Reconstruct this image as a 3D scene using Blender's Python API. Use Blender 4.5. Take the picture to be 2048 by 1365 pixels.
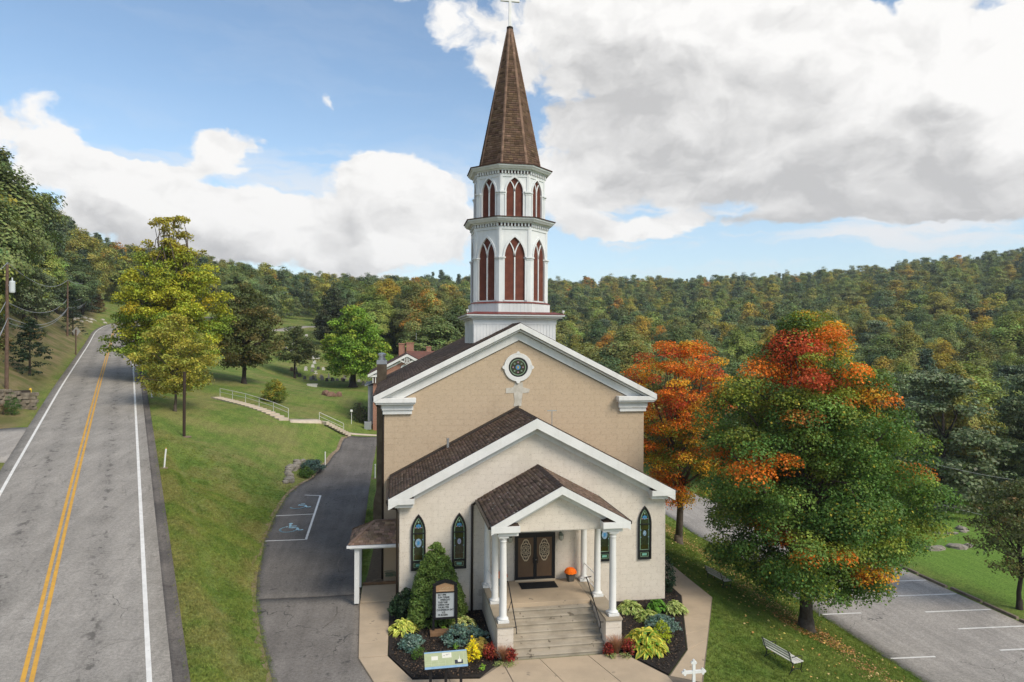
import bpy, math, random
import numpy as np
from math import radians, sin, cos, pi, sqrt
from mathutils import Vector, Matrix

scene = bpy.context.scene
for o in list(bpy.data.objects):
    bpy.data.objects.remove(o, do_unlink=True)
COL = scene.collection
rng = np.random.default_rng(7)
random.seed(7)

EXPOSURE = 0.75
SKY_K = 0.12
CLOUD_LIT = (0.61, 0.602, 0.59)
CLOUD_DARK = (0.355, 0.352, 0.352)
HAZE_COL = (0.40, 0.465, 0.53)
SKY_TINT = (0.98, 0.98, 0.92)

# ------------------------------------------------------------------ camera
CAM = (0.0, 0.0, 12.1)
YAW, ROLL = radians(9.6), radians(0.3)
cam_d = bpy.data.cameras.new('camera')
cam_d.lens, cam_d.sensor_width, cam_d.clip_end, cam_d.clip_start = 24.0, 36.0, 5000.0, 0.2
cam = bpy.data.objects.new('camera', cam_d)
COL.objects.link(cam)
cam.matrix_world = (Matrix.Translation(CAM) @ Matrix.Rotation(-YAW, 4, 'Z')
                    @ Matrix.Rotation(radians(90), 4, 'X') @ Matrix.Rotation(ROLL, 4, 'Z'))
scene.camera = cam

# ------------------------------------------------------------------ exposure
vs = scene.view_settings
vs.view_transform, vs.look, vs.exposure, vs.gamma = 'Standard', 'None', EXPOSURE, 1.0
vs.use_curve_mapping = False
scene.render.film_transparent = False
scene.cycles.max_bounces = 6
scene.cycles.diffuse_bounces = 3
scene.cycles.glossy_bounces = 2
scene.cycles.transmission_bounces = 4
scene.cycles.use_denoising = True

# ------------------------------------------------------------------ sun
SUN_AZ, SUN_EL = radians(140), radians(42)       # clockwise from +Y: from the right, a little behind the camera
sun_d = bpy.data.lights.new('sun', 'SUN')
sun_d.energy, sun_d.angle, sun_d.color = 2.1, radians(25.0), (1.0, 0.90, 0.75)
sun = bpy.data.objects.new('sun', sun_d)
COL.objects.link(sun)
sdir = Vector((sin(SUN_AZ) * cos(SUN_EL), cos(SUN_AZ) * cos(SUN_EL), sin(SUN_EL)))
sun.rotation_euler = sdir.to_track_quat('Z', 'Y').to_euler()
sun.location = (40, -20, 60)

# ------------------------------------------------------------------ world: physical sky with broken cumulus
world = bpy.data.worlds.new('World')
scene.world = world
world.use_nodes = True
wt = world.node_tree
wt.nodes.clear()


class NT:
    """small helper round a node tree"""
    def __init__(self, tree):
        self.t = tree

    def n(self, kind, **kw):
        nd = self.t.nodes.new(kind)
        for k, v in kw.items():
            setattr(nd, k, v)
        return nd

    def put(self, sock, v):
        if hasattr(v, 'bl_idname') and hasattr(v, 'is_output'):
            self.t.links.new(v, sock)
        else:
            sock.default_value = v

    def math(self, op, a, b=0.0, c=None, clamp=False):
        nd = self.n('ShaderNodeMath', operation=op, use_clamp=clamp)
        self.put(nd.inputs[0], a)
        self.put(nd.inputs[1], b)
        if c is not None:
            self.put(nd.inputs[2], c)
        return nd.outputs[0]

    def vmath(self, op, a, b=(0, 0, 0)):
        nd = self.n('ShaderNodeVectorMath', operation=op)
        self.put(nd.inputs[0], a)
        self.put(nd.inputs[1], b)
        return nd.outputs['Value'] if op in ('LENGTH', 'DOT_PRODUCT', 'DISTANCE') else nd.outputs[0]

    def noise(self, vec, scale, detail=4.0, rough=0.55, lac=2.0, dist=0.0, color=False, dims='3D'):
        nd = self.n('ShaderNodeTexNoise', noise_dimensions=dims)
        self.put(nd.inputs['Vector'], vec)
        nd.inputs['Scale'].default_value = scale
        nd.inputs['Detail'].default_value = detail
        nd.inputs['Roughness'].default_value = rough
        nd.inputs['Lacunarity'].default_value = lac
        nd.inputs['Distortion'].default_value = dist
        return nd.outputs['Color' if color else 'Fac']

    def rng(self, v, a, b, c=0.0, d=1.0, smooth=True):
        nd = self.n('ShaderNodeMapRange', interpolation_type='SMOOTHSTEP' if smooth else 'LINEAR')
        self.put(nd.inputs[0], v)
        for i, x in enumerate((a, b, c, d)):
            self.put(nd.inputs[i + 1], x)
        return nd.outputs[0]

    def mix(self, f, a, b, mode='MIX'):
        nd = self.n('ShaderNodeMix', data_type='RGBA', blend_type=mode)
        self.put(nd.inputs['Factor'], f)
        self.put(nd.inputs['A'], a if not isinstance(a, tuple) else rgba(a))
        self.put(nd.inputs['B'], b if not isinstance(b, tuple) else rgba(b))
        return [s for s in nd.outputs if s.type == 'RGBA'][0]

    # the sockets of ShaderNodeMix share names between types: pick the colour ones
    def mixc(self, f, a, b, mode='MIX'):
        nd = self.n('ShaderNodeMix', data_type='RGBA', blend_type=mode)
        self.put(nd.inputs[0], f)
        self.put(nd.inputs[6], rgba(a) if isinstance(a, tuple) else a)
        self.put(nd.inputs[7], rgba(b) if isinstance(b, tuple) else b)
        return nd.outputs[2]


def rgba(c):
    return (c[0], c[1], c[2], 1.0)


W = NT(wt)
w_out = W.n('ShaderNodeOutputWorld')
bg = W.n('ShaderNodeBackground')
wt.links.new(bg.outputs[0], w_out.inputs[0])
sky = W.n('ShaderNodeTexSky', sky_type='NISHITA', sun_disc=False, sun_elevation=SUN_EL, sun_rotation=SUN_AZ,
          altitude=300.0, air_density=1.0, dust_density=0.6, ozone_density=2.0)
skyc = W.vmath('SCALE', sky.outputs[0]); skyc.node.inputs['Scale'].default_value = 1.0

tc = W.n('ShaderNodeTexCoord').outputs['Generated']
sep = W.n('ShaderNodeSeparateXYZ'); W.put(sep.inputs[0], tc)
az = W.math('ARCTAN2', sep.outputs[0], sep.outputs[1])
el = W.math('ARCSINE', sep.outputs[2])
# puffy coordinates: direction itself, stretched upwards so that clouds lie flat
cmb = W.n('ShaderNodeCombineXYZ')
W.put(cmb.inputs[0], az); W.put(cmb.inputs[1], W.math('MULTIPLY', el, 1.55)); cmb.inputs[2].default_value = 0.0
p = cmb.outputs[0]
warp = W.noise(p, 5.0, 5.0, 0.6, color=True, dims='2D')
wv = W.vmath('SUBTRACT', warp, (0.5, 0.5, 0.5))
wv = W.vmath('MULTIPLY', wv, (0.12, 0.12, 0.0))
pw = W.vmath('ADD', p, wv)
# (azimuth deg, elevation deg, radius az, radius el, weight): the cloud masses as they stood that day
BLOBS = [(28.8, 20.2, 15.7, 7.5, 1.0), (42.3, 13.9, 8.9, 5.3, 1.0), (16.1, 24.4, 10.8, 5.0, 0.8), (19.0, 14.3, 10.6, 3.3, 0.7), (34.2, 13.2, 12.1, 3.1, 0.7), (44.6, 19.0, 4.5, 3.8, 0.6), (6.9, 22.7, 4.6, 3.8, 0.45), (-19.0, 10.6, 5.2, 2.9, 0.8), (-13.0, 9.3, 6.0, 3.0, 0.75), (-6.1, 8.8, 9.0, 2.4, 0.6), (-1.0, 13.4, 5.6, 2.4, 0.75), (3.2, 10.6, 5.5, 2.8, 0.8), (-6.9, 7.3, 12.7, 1.4, 0.5), (-24.2, 13.4, 1.7, 1.4, 0.5), (-22.7, 12.3, 2.7, 1.8, 0.5), (-13.4, 15.0, 4.0, 2.9, 1.15), (-5.1, 19.1, 1.6, 1.6, 1.2), (40.8, 10.0, 9.2, 0.9, 0.35), (23.0, 8.6, 10.3, 1.2, 0.3), (-16.7, 20.6, 16.2, 5.3, -1.1), (-3.0, 21.2, 4.8, 4.9, -0.8), (-6.9, 16.2, 2.3, 2.4, -0.7), (-20.9, 13.9, 2.8, 0.7, -0.2), (35.9, 6.6, 16.9, 2.1, -0.9), (19.0, 6.3, 12.3, 1.2, -0.5), (15.3, 20.9, 1.2, 1.7, -0.6), (38.4, 23.4, 1.3, 0.7, -0.6), (44.0, 22.0, 1.1, 0.9, -0.4), (-9.0, 13.0, 2.2, 1.8, -0.8), (-13.5, 12.0, 2.6, 0.9, -0.55), (-18.5, 15.5, 2.2, 2.0, -0.6), (-10.0, 18.5, 3.0, 2.0, -0.5)]


def cloud_field(vec, full=True):
    f = W.math('MULTIPLY', W.math('SUBTRACT', W.noise(vec, 3.2, 8.0 if full else 3.0, 0.6, dims='2D'), 0.5), 2.5)
    puff = W.n('ShaderNodeTexVoronoi', feature='F1', voronoi_dimensions='2D')
    W.put(puff.inputs['Vector'], vec); puff.inputs['Scale'].default_value = 11.0
    f = W.math('ADD', f, W.math('MULTIPLY', W.math('SUBTRACT', 0.42, puff.outputs['Distance']), 0.55))
    for (a, e, ra, re, wgt) in (BLOBS if full else [b for b in BLOBS if abs(b[4]) > 0.45 and b[2] > 4]):
        dv = W.vmath('SUBTRACT', vec, (radians(a), radians(e) * 1.55, 0))
        dv = W.vmath('MULTIPLY', dv, (1 / radians(ra), 1 / (radians(re) * 1.55), 0))
        g = W.rng(W.vmath('LENGTH', dv), 0.0, 1.6, wgt, 0.0)
        f = W.math('ADD', f, g)
    return f


f0 = cloud_field(pw)
f1 = cloud_field(W.vmath('ADD', pw, (0.035, 0.075, 0.0)), False)       # a step up and towards the sun
cover = W.rng(f0, 0.08, 0.34)
# thickness towards the sun above: thin there = lit top, thick there = grey base
lit = W.rng(W.math('SUBTRACT', f1, W.math('MULTIPLY', f0, 0.35)), 1.35, -0.1)
# billows: small scale relief seen from the sun's side
n0 = W.noise(pw, 6.0, 5.0, 0.55, dims='2D')
n1 = W.noise(W.vmath('ADD', pw, (0.012, 0.022, 0.0)), 6.0, 5.0, 0.55, dims='2D')
rel = W.math('MULTIPLY', W.math('SUBTRACT', n0, n1), 2.2)
fine = W.noise(pw, 3.4, 4.0, 0.6, dims='2D')
lit = W.math('ADD', lit, rel)
lit = W.math('ADD', lit, W.math('MULTIPLY', W.math('SUBTRACT', fine, 0.5), 0.9), clamp=True)
ccol = W.mixc(lit, tuple(x / SKY_K for x in CLOUD_DARK), tuple(x / SKY_K for x in CLOUD_LIT))
thin = W.rng(W.noise(W.vmath('MULTIPLY', pw, (1.0, 4.5, 1.0)), 3.4, 7.0, 0.62, dims='2D'), 0.44, 0.66, 0.0, 0.9)
thin = W.math('MULTIPLY', thin, W.math('MULTIPLY', W.rng(el, radians(4.5), radians(8)), W.rng(el, radians(17), radians(9.5), 0.06, 1.0)))
haze_h = W.rng(el, 0.0, radians(22), 0.36, 0.0)
sk = W.vmath('MULTIPLY', skyc, SKY_TINT)
up = lambda c: tuple(x / SKY_K for x in c)      # clouds are given as they look at the strength below
sk = W.mixc(haze_h, sk, up(HAZE_COL))
sk = W.mixc(thin, sk, up((0.54, 0.54, 0.545)))
fin = W.mixc(cover, sk, ccol)
wt.links.new(fin, bg.inputs[0])
bg.inputs[1].default_value = SKY_K

world.cycles.sampling_method = 'MANUAL'
world.cycles.sample_map_resolution = 256

# ================================================================== helpers
_mats = {}
LEAF_K = 2.0


def pmat(name, col, rough=0.8, var=None, vscale=3.0, vdetail=5.0, bump=0.0, bscale=40.0, spec=0.3, metal=0.0,
         speck=None, coords='Object', extra=None):
    """procedural Principled material: colour, optional second colour by noise, optional speckle, bump"""
    if name in _mats:
        return _mats[name]
    m = bpy.data.materials.new(name)
    m.use_nodes = True
    t = m.node_tree
    N = NT(t)
    b = t.nodes['Principled BSDF']
    b.inputs['Roughness'].default_value = rough
    b.inputs['Specular IOR Level'].default_value = spec
    b.inputs['Metallic'].default_value = metal
    geo = N.n('ShaderNodeNewGeometry').outputs['Position'] if coords == 'World' else N.n('ShaderNodeTexCoord').outputs['Object']
    c = None
    if var is not None:
        f = N.rng(N.noise(geo, vscale, vdetail, 0.6), 0.3, 0.7)
        c = N.mixc(f, col, var)
    if speck is not None:                      # (colour, scale, threshold)
        sc, ss, th = speck
        f = N.rng(N.noise(geo, ss, 3.0, 0.7), th, th + 0.06)
        c = N.mixc(f, c if c is not None else col, sc)
    if extra is not None:
        c = extra(N, geo, c if c is not None else col)
    if c is None:
        b.inputs['Base Color'].default_value = rgba(col)
    else:
        t.links.new(c, b.inputs['Base Color'])
    if bump > 0:
        bn = N.n('ShaderNodeBump')
        bn.inputs['Strength'].default_value = min(1.0, bump)
        bn.inputs['Distance'].default_value = 0.02
        t.links.new(N.noise(geo, bscale, 4.0, 0.65), bn.inputs['Height'])
        t.links.new(bn.outputs[0], b.inputs['Normal'])
    _mats[name] = m
    return m


def leafmat(name, rand=None, trans=0.3, rough=0.55, spec=0.25, own=False):
    """foliage: colour from the leaf's own Col attribute, optionally times a colour picked per tree; part of the light passes through"""
    if name in _mats:
        return _mats[name]
    m = bpy.data.materials.new(name)
    m.use_nodes = True
    t = m.node_tree
    N = NT(t)
    b = t.nodes['Principled BSDF']
    out = [n for n in t.nodes if n.type == 'OUTPUT_MATERIAL'][0]
    at = N.n('ShaderNodeAttribute', attribute_name='Col').outputs['Color']
    c = at
    if rand is not None:
        r = N.n('ShaderNodeObjectInfo').outputs['Random']
        ramp = N.n('ShaderNodeValToRGB')
        ramp.color_ramp.interpolation = 'CONSTANT'
        els = ramp.color_ramp.elements
        while len(els) < len(rand):
            els.new(0.5)
        tot = sum(w for w, _ in rand)
        acc = 0.0
        for e, (w, cc) in zip(els, rand):
            e.position = acc / tot
            e.color = rgba(cc)
            acc += w
        t.links.new(r, ramp.inputs[0])
        c = N.mixc(1.0, at, ramp.outputs[0], 'MULTIPLY')
        # a tree planted singly carries its own colour; the mass picks one at random
    if own:
        c = N.mixc(1.0, at, N.n('ShaderNodeObjectInfo').outputs['Color'], 'MULTIPLY')
    c = N.mixc(1.0, c, (LEAF_K, LEAF_K, LEAF_K), 'MULTIPLY')
    t.links.new(c, b.inputs['Base Color'])
    b.inputs['Roughness'].default_value = rough
    b.inputs['Specular IOR Level'].default_value = spec
    tr = N.n('ShaderNodeBsdfTranslucent')
    t.links.new(N.mixc(1.0, c, (1.25, 1.15, 0.6), 'MULTIPLY'), tr.inputs[0])
    mx = N.n('ShaderNodeMixShader')
    mx.inputs[0].default_value = trans
    t.links.new(b.outputs[0], mx.inputs[1])
    t.links.new(tr.outputs[0], mx.inputs[2])
    t.links.new(mx.outputs[0], out.inputs[0])
    _mats[name] = m
    return m


def attrmat(name, rough=0.85, spec=0.2, bump=0.0, bscale=60.0, noise_k=0.0, nscale=8.0):
    """colour from the piece's own Col attribute (its own tone), with a little grain"""
    if name in _mats:
        return _mats[name]
    m = bpy.data.materials.new(name)
    m.use_nodes = True
    t = m.node_tree
    N = NT(t)
    b = t.nodes['Principled BSDF']
    c = N.n('ShaderNodeAttribute', attribute_name='Col').outputs['Color']
    geo = N.n('ShaderNodeTexCoord').outputs['Object']
    if noise_k > 0:
        f = N.rng(N.noise(geo, nscale, 5.0, 0.65), 0.2, 0.8, 1 - noise_k, 1 + noise_k)
        cm = N.n('ShaderNodeCombineXYZ')
        for i in range(3):
            t.links.new(f, cm.inputs[i])
        c = N.vmath('MULTIPLY', c, cm.outputs[0])
    t.links.new(c, b.inputs['Base Color'])
    b.inputs['Roughness'].default_value = rough
    b.inputs['Specular IOR Level'].default_value = spec
    if bump > 0:
        bn = N.n('ShaderNodeBump')
        bn.inputs['Strength'].default_value = bump
        bn.inputs['Distance'].default_value = 0.015
        t.links.new(N.noise(geo, bscale, 3.0, 0.6), bn.inputs['Height'])
        t.links.new(bn.outputs[0], b.inputs['Normal'])
    _mats[name] = m
    return m


def wloc(o):
    v = Vector((0, 0, 0))
    while o is not None:
        v += o.location
        o = o.parent
    return v


class MB:
    """collects verts and faces; build() links them as one mesh object"""
    def __init__(self):
        self.v, self.f, self.c = [], [], []
        self.col = None

    def add(self, vs, fs):
        k = len(self.v)
        self.v += [tuple(p) for p in vs]
        self.f += [tuple(i + k for i in f) for f in fs]
        if self.col is not None:
            self.c += [self.col] * len(vs)
        return self

    def box(self, x0, x1, y0, y1, z0, z1):
        return self.add([(x0, y0, z0), (x1, y0, z0), (x1, y1, z0), (x0, y1, z0), (x0, y0, z1), (x1, y0, z1), (x1, y1, z1), (x0, y1, z1)],
                        [(0, 3, 2, 1), (4, 5, 6, 7), (0, 1, 5, 4), (1, 2, 6, 5), (2, 3, 7, 6), (3, 0, 4, 7)])

    def hexa(self, P):
        return self.add(P, [(0, 3, 2, 1), (4, 5, 6, 7), (0, 1, 5, 4), (1, 2, 6, 5), (2, 3, 7, 6), (3, 0, 4, 7)])

    def prism_y(self, poly, y0, y1):
        """polygon in (x, z), counter-clockwise seen from -y, extruded in y"""
        n = len(poly)
        vs = [(x, y0, z) for x, z in poly] + [(x, y1, z) for x, z in poly]
        fs = [tuple(range(n)), tuple(range(2 * n - 1, n - 1, -1))]
        fs += [(i, n + i, n + (i + 1) % n, (i + 1) % n) for i in range(n)]
        return self.add(vs, fs)

    def prism_z(self, poly, z0, z1):
        n = len(poly)
        vs = [(x, y, z0) for x, y in poly] + [(x, y, z1) for x, y in poly]
        fs = [tuple(range(n - 1, -1, -1)), tuple(range(n, 2 * n))]
        fs += [(i, (i + 1) % n, n + (i + 1) % n, n + i) for i in range(n)]
        return self.add(vs, fs)

    def ring_y(self, outer, inner, y0, y1):
        """band between two (x, z) loops with the same number of points, extruded in y"""
        n = len(outer)
        vs = [(x, y0, z) for x, z in outer] + [(x, y0, z) for x, z in inner] + [(x, y1, z) for x, z in outer] + [(x, y1, z) for x, z in inner]
        fs = []
        for i in range(n):
            j = (i + 1) % n
            fs += [(i, j, n + j, n + i), (2 * n + j, 2 * n + i, 3 * n + i, 3 * n + j), (j, i, 2 * n + i, 2 * n + j), (n + i, n + j, 3 * n + j, 3 * n + i)]
        return self.add(vs, fs)

    def frustum(self, cx, cy, n, r0, z0, r1, z1, rot=0.0, cap=True):
        vs = [(cx + r0 * cos(rot + 2 * pi * i / n), cy + r0 * sin(rot + 2 * pi * i / n), z0) for i in range(n)]
        vs += [(cx + r1 * cos(rot + 2 * pi * i / n), cy + r1 * sin(rot + 2 * pi * i / n), z1) for i in range(n)]
        fs = [(i, (i + 1) % n, n + (i + 1) % n, n + i) for i in range(n)]
        if cap:
            fs += [tuple(range(n - 1, -1, -1)), tuple(range(n, 2 * n))]
        return self.add(vs, fs)

    def lathe(self, prof, cx=0.0, cy=0.0, n=20, rot=0.0):
        m = len(prof)
        vs = [(cx + r * cos(rot + 2 * pi * i / n), cy + r * sin(rot + 2 * pi * i / n), z) for r, z in prof for i in range(n)]
        fs = [(k * n + i, k * n + (i + 1) % n, (k + 1) * n + (i + 1) % n, (k + 1) * n + i) for k in range(m - 1) for i in range(n)]
        fs += [tuple(range(n - 1, -1, -1)), tuple(range((m - 1) * n, m * n))]
        return self.add(vs, fs)

    def tube(self, pts, r, n=8, r1=None):
        pts = [Vector(p) for p in pts]
        m = len(pts)
        vs = []
        for k, p in enumerate(pts):
            d = (pts[min(k + 1, m - 1)] - pts[max(k - 1, 0)]).normalized()
            a = Vector((0, 0, 1)) if abs(d.z) < 0.9 else Vector((1, 0, 0))
            e1 = d.cross(a).normalized()
            e2 = d.cross(e1)
            rr = r if r1 is None else r + (r1 - r) * k / max(1, m - 1)
            vs += [p + e1 * (rr * cos(2 * pi * i / n)) + e2 * (rr * sin(2 * pi * i / n)) for i in range(n)]
        fs = [(k * n + i, (k + 1) * n + i, (k + 1) * n + (i + 1) % n, k * n + (i + 1) % n) for k in range(m - 1) for i in range(n)]
        fs += [tuple(range(n)), tuple(range(m * n - 1, (m - 1) * n - 1, -1))]
        return self.add(vs, fs)

    def bar(self, p, q, w, h):
        """rectangular bar from p to q, w across (horizontal), h tall"""
        p, q = Vector(p), Vector(q)
        d = (q - p).normalized()
        a = Vector((0, 0, 1)) if abs(d.z) < 0.95 else Vector((0, 1, 0))
        e1 = d.cross(a).normalized() * (w / 2)
        e2 = e1.cross(d).normalized() * (h / 2)
        return self.hexa([p - e1 - e2, p + e1 - e2, q + e1 - e2, q - e1 - e2, p - e1 + e2, p + e1 + e2, q + e1 + e2, q - e1 + e2])

    def build(self, name, mat, parent=None, smooth=False, local=False, bevel=0.0):
        me = bpy.data.meshes.new(name)
        off = Vector((0, 0, 0)) if (parent is None or local) else wloc(parent)
        me.from_pydata([(p[0] - off.x, p[1] - off.y, p[2] - off.z) for p in self.v], [], self.f)
        if self.c:
            a = me.attributes.new('Col', 'FLOAT_COLOR', 'POINT')
            a.data.foreach_set('color', np.array([(c[0], c[1], c[2], 1.0) for c in self.c], dtype=np.float32).ravel())
        me.materials.append(mat)
        if smooth:
            me.polygons.foreach_set('use_smooth', [True] * len(me.polygons))
        me.update()
        o = bpy.data.objects.new(name, me)
        COL.objects.link(o)
        if parent is not None:
            o.parent = parent
        if bevel > 0:
            bv = o.modifiers.new('bevel', 'BEVEL')
            bv.width, bv.segments, bv.limit_method = bevel, 2, 'ANGLE'
        return o


def np_mesh(name, V, F, mat, parent=None, col=None, local=True, smooth=False):
    """fast mesh: V (n,3), F (m,k) all faces with k corners"""
    me = bpy.data.meshes.new(name)
    V = np.asarray(V, dtype=np.float32)
    if parent is not None and not local:
        V = V - np.array(wloc(parent), dtype=np.float32)
    F = np.asarray(F, dtype=np.int32)
    m, k = F.shape
    me.vertices.add(len(V))
    me.vertices.foreach_set('co', V.ravel())
    me.loops.add(m * k)
    me.loops.foreach_set('vertex_index', F.ravel())
    me.polygons.add(m)
    me.polygons.foreach_set('loop_start', np.arange(0, m * k, k, dtype=np.int32))
    me.polygons.foreach_set('loop_total', np.full(m, k, dtype=np.int32))
    if smooth:
        me.polygons.foreach_set('use_smooth', np.ones(m, dtype=bool))
    if col is not None:
        a = me.attributes.new('Col', 'FLOAT_COLOR', 'POINT')
        cc = np.ones((len(V), 4), dtype=np.float32)
        cc[:, :3] = col
        a.data.foreach_set('color', cc.ravel())
    me.update(calc_edges=True)
    me.validate()
    if mat is not None:
        me.materials.append(mat)
    o = bpy.data.objects.new(name, me)
    COL.objects.link(o)
    if parent is not None:
        o.parent = parent
    return o


def tag(o, label=None, cat=None, group=None, kind=None):
    if label: o['label'] = label
    if cat: o['category'] = cat
    if group: o['group'] = group
    if kind: o['kind'] = kind
    return o


def thing(name, label, cat, loc=(0, 0, 0), group=None, rz=0.0, parent=None):
    o = bpy.data.objects.new(name, None)
    o.empty_display_size = 0.3
    COL.objects.link(o)
    o.location = loc
    o.rotation_euler = (0, 0, rz)
    if parent is not None:
        o.parent = parent
    return tag(o, label, cat, group)


def part(name, parent, loc=(0, 0, 0)):
    o = bpy.data.objects.new(name, None)
    o.empty_display_size = 0.2
    COL.objects.link(o)
    o.parent = parent
    o.location = loc
    return o


def dup(o, parent=None):
    c = o.copy()
    COL.objects.link(c)
    c.parent = parent
    for ch in o.children:
        dup(ch, c)
    return c


def text(body, size, mat, parent, loc, rot=(pi / 2, 0, 0), name='lettering', ext=0.002, align='LEFT', sx=1.0):
    cu = bpy.data.curves.new(name, 'FONT')
    cu.body, cu.size, cu.extrude, cu.align_x = body, size, ext, align
    cu.offset = 0.003
    cu.materials.append(mat)
    tmp = bpy.data.objects.new(name, cu)
    COL.objects.link(tmp)
    me = bpy.data.meshes.new_from_object(tmp.evaluated_get(bpy.context.evaluated_depsgraph_get()))
    bpy.data.objects.remove(tmp)
    o = bpy.data.objects.new(name, me)
    COL.objects.link(o)
    o.parent = parent
    o.location = loc
    o.rotation_euler = rot
    o.scale = (sx, 1, 1)
    return o


# ------------------------------------------------------------------ materials
def grime(k, tint):
    """old rain streaks and soiling, each with its own shape"""
    def ex(N, geo, c):
        w = N.n('ShaderNodeNewGeometry').outputs['Position']
        st = N.rng(N.noise(N.vmath('MULTIPLY', w, (2.6, 2.6, 0.28)), 1.6, 5.0, 0.62), 0.48, 0.78)
        bl = N.rng(N.noise(w, 0.45, 5.0, 0.6), 0.45, 0.75)
        f = N.math('MULTIPLY', N.math('ADD', st, bl), k, clamp=True)
        return N.mixc(f, c, tint)
    return ex


M_white = pmat('white_paint', (0.74, 0.74, 0.725), 0.5, var=(0.66, 0.665, 0.65), vscale=1.3, bump=0.05, bscale=25, extra=grime(0.22, (0.4, 0.39, 0.35)))
M_whitem = pmat('white_metal', (0.80, 0.80, 0.80), 0.4, var=(0.70, 0.70, 0.69), vscale=2.0)
M_tower = pmat('tower_paint', (0.73, 0.745, 0.75), 0.55, var=(0.62, 0.645, 0.66), vscale=1.1, bump=0.06, bscale=20,
               speck=((0.42, 0.25, 0.15), 1.6, 0.72), extra=grime(0.28, (0.4, 0.4, 0.38)))
M_black = pmat('black_paint', (0.015, 0.015, 0.017), 0.4)
M_dkbrown = pmat('brown_metal', (0.035, 0.026, 0.02), 0.45)
M_louver = pmat('louver_red', (0.25, 0.085, 0.055), 0.6, var=(0.18, 0.06, 0.042), vscale=2.5)
M_metal = pmat('grey_metal', (0.45, 0.46, 0.48), 0.35, metal=0.6)
M_redmetal = pmat('red_flashing', (0.20, 0.04, 0.03), 0.5, var=(0.12, 0.035, 0.03), vscale=3)
M_concrete = pmat('concrete', (0.49, 0.385, 0.27), 0.9, var=(0.41, 0.325, 0.23), vscale=0.9, bump=0.25, bscale=60, speck=((0.24, 0.20, 0.15), 2.2, 0.66))
M_step = pmat('step_concrete', (0.43, 0.375, 0.295), 0.9, var=(0.30, 0.26, 0.20), vscale=1.4, bump=0.3, bscale=50, speck=((0.16, 0.135, 0.10), 2.6, 0.63))
M_cap = pmat('cap_stone', (0.37, 0.31, 0.23), 0.85, var=(0.31, 0.26, 0.19), vscale=1.6, bump=0.2, bscale=50)
M_tanblock = pmat('tan_block', (0.54, 0.425, 0.30), 0.95, var=(0.475, 0.37, 0.26), vscale=0.7, bump=0.8, bscale=40,
                  speck=((0.31, 0.24, 0.165), 15.0, 0.60), extra=grime(0.22, (0.33, 0.25, 0.17)))
M_tanjoint = pmat('tan_joint', (0.48, 0.375, 0.265), 0.95, bump=0.4, bscale=60)
M_paleblock = pmat('pale_block', (0.715, 0.65, 0.565), 0.95, var=(0.63, 0.57, 0.49), vscale=0.7, bump=0.8, bscale=40,
                   speck=((0.43, 0.365, 0.295), 15.0, 0.61), extra=grime(0.2, (0.44, 0.38, 0.31)))
M_palejoint = pmat('pale_joint', (0.53, 0.475, 0.405), 0.95, bump=0.4, bscale=60)
M_shingle = attrmat('shingle', 0.95, 0.15, 0.5, 90.0, 0.25, 2.0)
M_shbase = pmat('roof_felt', (0.03, 0.022, 0.018), 0.95)
M_bark = pmat('bark', (0.075, 0.055, 0.04), 0.95, var=(0.12, 0.10, 0.08), vscale=5, bump=0.8, bscale=18)
M_barkdk = pmat('bark_dark', (0.04, 0.032, 0.026), 0.95, bump=0.8, bscale=18)
M_wood = pmat('pole_wood', (0.10, 0.062, 0.042), 0.9, var=(0.15, 0.10, 0.075), vscale=4, bump=0.3, bscale=30)
M_rock = pmat('rock', (0.30, 0.27, 0.22), 0.95, var=(0.18, 0.16, 0.13), vscale=3, bump=0.6, bscale=14)

# ================================================================== the lie of the land
def to_world(a, d):
    """a metres to the right of the view axis at depth d -> ground plan"""
    return (cos(YAW) * a + sin(YAW) * d, -sin(YAW) * a + cos(YAW) * d)


ROAD = np.array([(4.7, -21.1), (-3.06, 0.52), (-11.44, 23.84), (-17.04, 39.39), (-31.02, 78.27), (-50.43, 132.26), (-62.5, 165.5),
                 (-68.2, 186.0), (-70.0, 206.0), (-68.0, 228.0), (-62.0, 250.0), (-55.0, 275.0)])
ROADZ = np.array([-3.2, -1.0, 1.3, 3.3, 6.96, 11.0, 13.8, 15.6, 17.2, 18.6, 19.8, 21.0])


def _resample(P, Z, step):
    d = np.r_[0, np.cumsum(np.hypot(*np.diff(P, axis=0).T))]
    t = np.arange(0, d[-1], step)
    # smooth the corners a little
    X = np.interp(t, d, P[:, 0]); Y = np.interp(t, d, P[:, 1]); Zz = np.interp(t, d, Z)
    k = np.ones(9) / 9
    sm = lambda q: np.convolve(np.r_[np.linspace(2*q[0]-q[4], q[0], 5)[:4], q, np.linspace(q[-1], 2*q[-1]-q[-5], 5)[1:]], k, 'valid')
    return np.c_[sm(X), sm(Y)], sm(Zz), t


RP, RZ, RT = _resample(ROAD, ROADZ, 2.0)
_tan = np.gradient(RP, axis=0)
_tan /= np.linalg.norm(_tan, axis=1)[:, None]
RN = np.c_[_tan[:, 1], -_tan[:, 0]]            # to the right of the way up


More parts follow.
